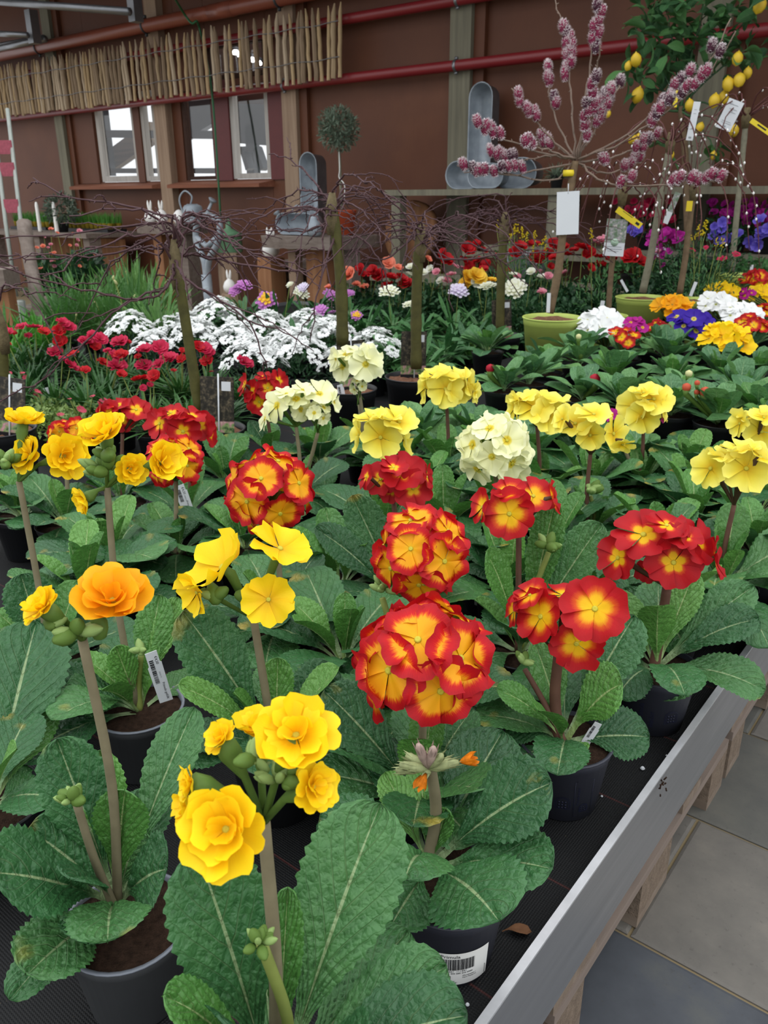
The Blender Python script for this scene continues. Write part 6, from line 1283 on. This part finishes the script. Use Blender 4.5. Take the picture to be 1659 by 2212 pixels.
primrose('red primrose tucked behind the cream umbrella head', (585, 1000), [dict(k='list', at=(570, 840), hb=(575, 885), f=[(545, 845, 28, 'cl'), (578, 838, 28, 'c'), (602, 822, 26, 'cr'), (560, 868, 30, 'c'), (528, 832, 26, 'l'), (570, 815, 22, 'u')], **RD)], 29, 'k', (4, 4, 2))
# leaf rosettes in bud that fill the rows between
for i, (px, py) in enumerate(((735, 1260), (500, 1180), (180, 1290), (1440, 1330), (1290, 1300), (1100, 1260+20), (1180, 1190), (960, 1140), (1420, 1190), (1500, 1130), (690, 1000), (490, 1040), (1640, 1200), (60, 1120), (300, 1210), (740, 1420), (1060, 1110), (1560, 1110), (920, 1060), (870, 1010), (1040, 1000), (1290, 1060), (1460, 1040))):
    primrose('leafy primrose not yet in bloom among the flowering rows', (px, py), [], 60+i, 'k', (5, 6, 5), 1.12, group='leafy primroses between the rows')
# ---- low garden primroses: rosettes in bud, then the flowering ones
LSM = [lv(L, W, R(a), R(b), i+40, M['leafs'], cup=.2, wave=.1, bull=.0018, nt=12, ns=6, pet=.2) for i, (L, W, a, b) in enumerate(((.13, .058, 42, 5), (.12, .055, 55, 25), (.14, .062, 30, -10), (.11, .05, 62, 40), (.13, .06, 22, -20), (.10, .045, 70, 55)))]
LLG = [lv(L, W, R(a), R(b), i+50, M['leafy'], cup=.3, wave=.1, bull=.0015, nt=10, ns=6, pet=.2) for i, (L, W, a, b) in enumerate(((.09, .035, 68, 45), (.08, .03, 75, 60), (.10, .04, 60, 30)))]
def acaulis(label, px, py, seed, n=16, sc=1, group=None, blooms=(), budm=None, zc=.19, young=7):
    g = random.Random(seed); base = atZ(px, py, TB+zc); base.z = TB
    if on_tier(base, .0) or (base.y > 2.2 and base.x > -1.75): base = settle(base, .10 if blooms else .0715, 'tier')
    else: base = atZ(px, py, TRAY+zc); base.z = TRAY; base = settle(base, .0715, 'tray', .06)
    t = thing('garden_primrose', label, 'primrose', base, group); link('pot', POTP['k'], t); link('soil', SOILP, t, (0, 0, PH*.9)); crown = Vector((0, 0, PH*.95))
    for i in range(n):
        link('leaf', LSM[g.randrange(6)], t, crown+Vector((0, 0, .006*(i % 3))), (g.gauss(0, .1), g.gauss(0, .1), i*2.4+g.uniform(-.3, .3)), sc*g.uniform(.85, 1.2))
    for i in range(young): link('leaf', LLG[g.randrange(3)], t, crown+Vector((0, 0, .01)), (g.gauss(0, .1), g.gauss(0, .1), i*2.4+1), sc*g.uniform(.8, 1.1))
    for (bx, by, br, n_, m_) in blooms:          # cluster of n flowers round a pixel
        c = over(bx, by, base, -.035)-base; d = depth_of(base+c)/FPX; rad = br*d; fr = rad*.46 if n_ > 3 else rad
        for k in range(n_):
            th = k*2.4+seed; q = math.sqrt((k+.3)/n_); off = RIGHT*(q*math.cos(th)*rad*.75)+Vector((0, 0, 1))*(q*math.sin(th)*rad*.32)-Vector((FWD.x, FWD.y, 0))*(rad*.4*math.sin(th)*-1)
            nn = Vector((0, 0, .9))+tocam(base)*.55+off.normalized()*.45+Vector((g.gauss(0, .15), g.gauss(0, .15), 0))
            o = link('flower', CM[m_][g.randrange(3)], t, c+off+Vector((0, 0, .3*rad*(1-q))), facing(nn, g.random()*6), fr*g.uniform(.9, 1.1)); link('pedicel', MB().tube([(0, 0, 0), (0, 0, -.4), tuple(o.rotation_quaternion.inverted() @ ((crown-o.location)/o.scale.x))], [.1, .12, .05], 5).mesh('pedicel', M['stalkg']), o)
    if budm:
        for (bx, by, s_) in budm[1]:
            c = over(bx, by, base, -.03)-base; d = depth_of(base+c)/FPX
            o = link('bud', MB().lathe([(.001, -.5), (.3, -.35), (.45, 0), (.4, .3), (.15, .45), (.001, .5)], 8).mesh('bud', M[budm[0]]), t, c, None, s_*d)
            link('calyx', MB().tube([(0, 0, -.2), (0, 0, -.6), tuple((crown-c)/(s_*d))], [.4, .3, .12], 6).mesh('calyx', M['calyx']), o)
RG = 'leafy primrose rosettes in bud'; RL = 'low rosette of pale green primrose leaves not yet in bloom'
acaulis('leafy rosette with one cream bud near the lime pot', 1020, 740, 300, 14, 1, None, (), ('budcream', [(1020, 728, 20), (1053, 755, 12)]))
acaulis('leafy rosette with one cherry red bud beside the mulched pot', 1062, 800, 301, 15, 1, None, (), ('budred', [(1059, 797, 22)]))
acaulis('leafy rosette with cream buds below the white primrose', 1255, 745, 302, 14, 1, None, (), ('budcream', [(1250, 728, 14), (1255, 760, 16)]))
acaulis('leafy rosette with a round cherry red bud among young leaves', 1262, 810, 303, 15, 1, None, (), ('budred', [(1285, 821, 28)]))
acaulis('leafy rosette with a pale cream bud above coral ones', 1480, 815, 304, 15, 1, None, (), ('budcream', [(1488, 808, 18)]))
acaulis('dark leaved rosette with coral buds behind the lemon primrose', 1165, 845, 305, 10, 1.1, None, (), ('coral', [(1145, 823, 15), (1138, 832, 12), (1195, 831, 14), (1160, 835, 10), (1150, 843, 12)]), young=2)
acaulis('dark leaved rosette with larger coral buds behind the right hand lemon primroses', 1495, 870, 306, 10, 1.15, None, (), ('coral', [(1483, 838, 22), (1506, 828, 14), (1523, 848, 26), (1505, 848, 14)]), young=2)
BL = [('white primrose in front of the small lime pot', 1300, 715, [(1300, 702, 62, 9, 'whi')]), ('magenta primrose beside the red one', 1375, 715, [(1375, 703, 34, 5, 'mag')]), ('red yellow eyed primrose leaning out of a rosette', 1350, 735, [(1350, 728, 38, 5, 'redo')]), ('dark red primrose between magenta and violet ones', 1420, 712, [(1420, 706, 28, 5, 'red')]),
      ('amber primrose in front of the big lime pot', 1455, 680, [(1455, 668, 50, 8, 'ora')]), ('violet primrose with yellow eyes', 1492, 710, [(1492, 696, 52, 9, 'pur')]), ('white primrose highest of the white pair', 1552, 672, [(1552, 656, 44, 8, 'whi')]), ('white primrose lowest of the white pair', 1598, 695, [(1598, 680, 50, 9, 'whi')]), ('yellow primrose spread under the violet one', 1570, 750, [(1570, 735, 62, 9, 'yel')]),
      ('red yellow eyed primrose right of the white pair', 1625, 715, [(1622, 702, 42, 8, 'redo')]), ('yellow primrose behind the white pair', 1562, 650, [(1562, 634, 40, 7, 'yel')]), ('yellow primrose at the right edge', 1645, 650, [(1645, 636, 34, 6, 'yel')]), ('red primrose below the farthest lime pot', 1652, 640, [(1635, 602, 36, 9, 'redo')]), ('red primrose behind the yellow one at the edge', 1650, 680, [(1652, 672, 30, 6, 'redo')]), ('magenta primrose half hidden at the right edge', 1612, 640, [(1612, 632, 22, 5, 'mag')])]
for i, (lb, px, py, bl) in enumerate(BL): acaulis(lb, px, py+14, 320+i, 12, .95, None, bl, zc=.16, young=0)
for i, (px, py, bl) in enumerate(((1050, 720, None), (985, 745, None), (1250, 735, None), (1180, 760, None), (1400, 735, None), (1455, 785, None), (1560, 770, None), (1645, 770, None), (1110, 785, None), (1330, 775, None), (1600, 815, None), (1280, 830, None), (1395, 830, None), (1090, 845, None), (1230, 870, None), (1020, 900, None), (1580, 870, None), (1640, 880, None), (1480, 930, None), (1540, 940, None), (1100, 930, None), (900, 905, None))):
    acaulis(RL, px, py, 200+i, 16, 1.2, RG)
# ---- the spent cluster on the barcoded primrose
def spent(rim, at):
    base = Vector(PBASE[rim])
    root = next(o for o in COL.objects if o.parent is None and o.get('label', '').startswith('primrose with a spent cluster'))
    C = over(*at, base)-base; d = depth_of(base+C)/FPX; g = random.Random(8)
    for (dx, dy, L_, kind) in ((-62, -8, 52, 0), (-48, -30, 50, 0), (-22, -52, 58, 1), (-6, -34, 46, 0), (12, -46, 46, 1), (30, -30, 54, 0), (52, -18, 54, 0), (-40, -2, 46, 0), (38, -6, 50, 0), (66, -14, 40, 2), (-4, 8, 40, 2), (-70, 4, 30, 0)):
        tip = over(at[0]+dx, at[1]+dy, base, g.uniform(-.012, .012))-base; ax = (tip-C); L = ax.length; mb = MB()
        mb.tube([C, C+ax*.45, C+ax*.85, tip], [.002, .0055, .005, .0025], 8)
        for k in range(5):
            a = k*1.257; side = facing(ax) @ Vector((math.cos(a), math.sin(a), 0)); mb.add([tip-ax*.3+side*.005+side.cross(ax.normalized())*.002, tip-ax*.3+side*.005-side.cross(ax.normalized())*.002, tip+ax.normalized()*.005+side*.006], [(0, 1, 2)])
        o = link('spent_bud', mb.mesh('spent_bud', plain('8d9468' if kind != 1 else 'a08a80', .6, .2, 0, .35, 120)), root)
        if kind == 2:
            m2 = MB()
            for q in range(3):
                for k in range(5): petal_patch(m2, k*1.257+q*.6, .8, (.0085*(1-q*.22)), .1, 1.1, .4, 1.1, k+q, 5, 4, .2, .2)
            link('withered_petals', m2.mesh('withered_petals', plain('d9780f', .6, .2, 0, .45, 150, .2)), o, tip, facing(ax))
spent((972, 1900), (925, 1660))
# ---- price tags and pot printing
def tag_text(ob, body, size, x, y, mat='ink', vertical=True, z=-.0016):
    me = text_mesh(body, size, M[mat])
    for v in me.vertices:
        a, b, c = v.co; v.co = (x+b, y+a, z-c) if vertical else (x+a, y-b, z-c)
    me.update(); link('lettering', me, ob)
def price_tag(label, corners, base, off=0, full=True):
    c = [over(a, b, base, off) for a, b in corners]; o = c[0]; ex = c[1]-c[0]; ey = c[3]-c[0]; wx, hy = ex.length, ey.length; ex.normalize(); n_ = ex.cross(ey).normalized(); ey = n_.cross(ex)
    q = Matrix((ex, ey, n_)).transposed().to_quaternion(); mb = MB(); t_ = .0005; k = wx*.1
    out = [(k, .06*wx), (wx-k, 0), (wx-k, hy*.22), (wx, hy*.24), (wx*.97, hy), (wx*.06, hy), (0, hy*.30), (k, hy*.27)]
    n = len(out); mb.add([(a, b, -t_) for a, b in out]+[(a, b, t_) for a, b in out], [tuple(range(n)), tuple(range(2*n-1, n-1, -1))]+[(i, n+i, n+(i+1) % n, (i+1) % n) for i in range(n)])
    ob = tag(link('price_tag', mb.mesh('price_tag', M['tag'], False), None, o, q), label, 'price tag')
    mb = MB(); barcode(mb, hy*.16, hy*.62, wx*.2, wx*.48, -t_-.0003, 5, 0, True, 22, .0002); link('barcode', mb.mesh('barcode', M['ink'], False), ob)
    if full:
        tag_text(ob, '€4,50', wx*.27, wx*.62, hy*.10, z=-t_); tag_text(ob, '3004213', wx*.15, wx*.62, hy*.40, 'inkgrey', z=-t_); tag_text(ob, 'Primeln gefüllt', wx*.24, wx*.62, hy*.62, z=-t_)
    return ob
def pbase(rim): return Vector(PBASE[rim])
price_tag('white price tag reading 4,50 stuck in the grey pot with golden primrose', ((309, 1413), (341, 1403), (346, 1514), (311, 1527)), pbase((300, 1525)), -.045)
price_tag('white price tag leaning in the black pot under the red rimmed ball', ((373, 1052), (399, 1044), (416, 1106), (393, 1108)), pbase((405, 1115)), -.03)
price_tag('white price tag tilted in the blue printed pot by the strip', ((1284, 1557), (1302, 1566), (1274, 1613), (1256, 1611)), pbase((1222, 1592)), .0, False)
price_tag('small white price tag in the mulch of the candytuft birch', ((726, 832), (741, 829), (747, 862), (731, 863)), Vector(next(o for o in COL.objects if o.get('label', '').startswith('bare birch standard with hooked')).location), -.04, False)
def marker(label, corners, base, off):
    o, wx, hy = hung_card('plant_marker', label, 'plant marker', corners, base, off, 'tag'); return o
T1 = PWB
marker('white marker in the lime pot of the pussy willow', ((1182, 633), (1190, 633), (1187, 676), (1177, 675)), T1, -.03)
marker('white marker in the small lime pot of the slender willow', ((1298, 649), (1307, 650), (1305, 684), (1297, 683)), Vector(W1[1]), -.03)
marker('white marker leaning in the big lime pot', ((1339, 606), (1344, 603), (1356, 632), (1348, 634)), Vector(W2[1]), -.05)
marker('white marker leaning in the half hidden lime pot', ((1500, 608), (1507, 610), (1497, 640), (1490, 639)), Vector(W3[1]), -.04)
marker('white marker in the farthest lime pot', ((1621, 572), (1628, 572), (1627, 585), (1620, 585)), Vector(W4[1]), -.03)
for lab, cs in (('blank white marker beside the leaning dark card among cushion plants', ((19, 815), (34, 813), (38, 830), (22, 832))), ('tilted white marker between two cushion plants', ((93, 839), (106, 836), (114, 858), (101, 868))), ('small white marker among cushion flowers near the red primroses', ((198, 868), (213, 866), (214, 885), (202, 888))), ('upright white marker among the carnations near the narcissus', ((105, 745), (111, 741), (118, 757), (111, 761))), ('little white marker at the back of the carnations', ((352, 832), (358, 830), (360, 842), (354, 843)))):
    px, py = cs[3]; b = atZ(px, py, TRAY+.12); marker(lab, cs, b, 0)
def outline(mb, x0, x1, y0, y1, t_=.0006, e=.0001):
    mb.box((x0, y0, 0), (x1, y0+t_, e)); mb.box((x0, y1-t_, 0), (x1, y1, e)); mb.box((x0, y0, 0), (x0+t_, y1, e)); mb.box((x1-t_, y0, 0), (x1, y1, e))
def densify(mb, x0, x1, y0, y1, z, n=16, mi=0):
    vs = [(x0+(x1-x0)*i/n, y, z) for i in range(n+1) for y in (y0, y1)]; mb.add(vs, [(2*i, 2*i+2, 2*i+3, 2*i+1) for i in range(n)], None, mi)
prad = lambda z: PR*(.76+(.945-.76)*z/(PH*.86))
def find(start): return next(o for o in COL.objects if o.parent is None and o.get('label', '').startswith(start))
# barcode sticker
root = find('primrose with a spent cluster'); rl = Vector(root.location); ac = math.atan2(-rl.y, -rl.x); rz = R(0)
def put(me, ang, z0=0, off=.0005, name='print', parent=None, label=None):
    wrap(me, prad, 0, ang, z0, off); me.update(); return link(name, me, parent, label=label)
mb = MB(); densify(mb, -.018, .052, .008, .066, 0, 20); st = put(mb.mesh('barcode_sticker', M['white']), ac, 0, .0006, 'barcode_sticker', root, 'white barcode sticker')
mb = MB(); barcode(mb, -.006, .032, .036, .056, 0, 11, 0, False, 30); outline(mb, -.013, .049, .010, .0275); mb.box((-.011, .018, 0), (.004, .0255, .0001)); put(mb.mesh('print', M['ink']), ac, 0, .0009, 'print', st)
for body, size, x, y in (('Primula', .0075, -.008, .058), ('4  011261  111991', .0042, -.009, .0322), ('GDN: 405 285 202 0000', .0036, -.006, .0286), ('A  Primula elatior', .0028, -.011, .0148), ('B  DE-NW1 121081', .0028, -.011, .0115), ('Pflanzenpass /', .003, .018, .0235), ('Plant Passport', .003, .018, .020)):
    me = text_mesh(body, size, M['ink'])
    for v in me.vertices: v.co = (v.co.x+x, v.co.y+y, v.co.z*.2)
    put(me, ac, 0, .0009, 'lettering', st)
me = text_mesh('T-12', .0042, M['ink'])
for v in me.vertices: v.co = (-.0105-v.co.y, .039+v.co.x, v.co.z*.2)
put(me, ac, 0, .0009, 'lettering', st)
# blue print on the two pots by the strip
def vtext(root, ang, body, size, x, y, mat='inkblue'):
    me = text_mesh(body, size, M[mat])
    for v in me.vertices: v.co = (x-v.co.y, y+v.co.x, v.co.z*.2)
    put(me, ang, 0, .0007, 'lettering', root)
def emblem(root, ang, x, y, s_):
    mb = MB()
    for k in (1, .8):
        pts = [(x+s_*k*math.cos(a), y+s_*k*math.sin(a)) for a in np.linspace(0, math.pi, 11)]; pts = [(x+s_*k, y-s_*1.2*k)]+pts+[(x-s_*k, y-s_*1.2*k), (x+s_*k, y-s_*1.2*k)]
        for (a, b), (c, d) in zip(pts, pts[1:]):
            l = math.hypot(c-a, d-b); nx, ny = -(d-b)/l*.0004, (c-a)/l*.0004; mb.add([(a-nx, b-ny, 0), (c-nx, d-ny, 0), (c+nx, d+ny, 0), (a+nx, b+ny, 0)], [(0, 1, 2, 3)])
    for i in range(3):
        for j in range(3): mb.box((x-s_*.6+i*s_*.42, y-s_*1.05+j*s_*.5, 0), (x-s_*.35+i*s_*.42, y-s_*.75+j*s_*.5, .0001))
    put(mb.mesh('emblem', M['inkblue']), ang, 0, .0007, 'emblem', root)
r5 = find('primrose with red yellow centred'); a5 = math.atan2(-r5.location.y, -r5.location.x)
mb = MB(); outline(mb, .020, .050, .012, .082); put(mb.mesh('print', M['inkblue']), a5, 0, .0007, 'print', r5); vtext(r5, a5, 'Primula elatior', .006, .028, .035); emblem(r5, a5, .004, .040, .011); emblem(r5, a5, .036, .028, .007)
r6 = find('primrose with scarlet yellow eyed'); a6 = math.atan2(-r6.location.y, -r6.location.x)
vtext(r6, a6, 'Primula', .013, -.012, .030); vtext(r6, a6, 'elatior', .013, .006, .022); emblem(r6, a6, .036, .045, .012)
r15 = find('primrose with a dense cream ball'); a15 = math.atan2(-r15.location.y, -r15.location.x)
mb = MB(); densify(mb, -.035, .03, .03, .085, 0, 16); s15 = put(mb.mesh('barcode_sticker', M['white']), a15, 0, .0006, 'barcode_sticker', r15, 'white barcode sticker')
mb = MB(); barcode(mb, -.02, .02, .05, .07, 0, 4, 0, False, 24); put(mb.mesh('print', M['ink']), a15, 0, .0009, 'print', s15)
me = text_mesh('Primula', .009, M['ink'])
for v in me.vertices: v.co = (v.co.x-.02, v.co.y+.074, v.co.z*.2)
put(me, a15, 0, .0009, 'lettering', s15)
# withered leaf scrap on the fabric
mb = MB(); mb.add(*leaf_geo((0, 0, 0), (.01, .012, .008), (.03, .02, .002), .016, (0, 0, 1), 4, 8, 5)); p = atZ(1085, 2012, TRAY+.003)
tag(link('withered_leaf', mb.mesh('withered_leaf', plain('6b4a32', .8, .2, 0, .3, 80)), None, p), 'brown withered leaf scrap on the fabric beside the barcoded pot', 'leaf scrap')

# ---- leaves rest over, not inside, the neighbouring pots and the raised tier: lift any that dips into one
PT = []
for o in COL.objects:
    if o.parent is not None and o.name.split('.')[0] == 'pot':
        zs = [v.co.z for v in o.data.vertices]; rr = max(math.hypot(v.co.x, v.co.y) for v in o.data.vertices); l = o.parent.location; PT.append((l.x, l.y, l.z, rr, max(zs), o.parent))
PA = np.array([p[:5] for p in PT]); LVC = {}
def dips(o):
    if o.data.name not in LVC: LVC[o.data.name] = np.array([v.co[:] for v in o.data.vertices])
    mw = Matrix.LocRotScale(Vector(o.location)+Vector(o.parent.location), o.rotation_euler, o.scale); A = np.array(mw)
    V = LVC[o.data.name] @ A[:3, :3].T+A[:3, 3]; c = V.mean(0)
    for k in np.where((np.abs(PA[:, 0]-c[0]) < .22) & (np.abs(PA[:, 1]-c[1]) < .22))[0]:
        if PT[k][5] == o.parent: continue
        x, y, z, r, h = PA[k]; zz = (V[:, 2]-z)/h
        if np.any((zz < 1.02) & (zz > -.05) & (np.hypot(V[:, 0]-x, V[:, 1]-y) < r*(.78+.24*np.clip(zz, 0, 1))+.002)): return True
    if o.parent.location.z < TB-.01:
        for a, b, c0, d in TIER:
            if np.any((V[:, 0] > a) & (V[:, 0] < b) & (V[:, 1] > c0-.003) & (V[:, 1] < d) & (V[:, 2] < TB+.004)): return True
    return bool(np.any(V[:, 2] < o.parent.location.z+.003))
for o in list(COL.objects):
    if o.parent is not None and o.name.startswith('leaf') and abs(o.rotation_euler.z) > 1e-6 and o.parent.name.split('.')[0] in ('polyanthus_primrose', 'garden_primrose'):
        for k in range(6):
            if not dips(o): break
            o.rotation_euler.x += .2; o.scale = o.scale*.96
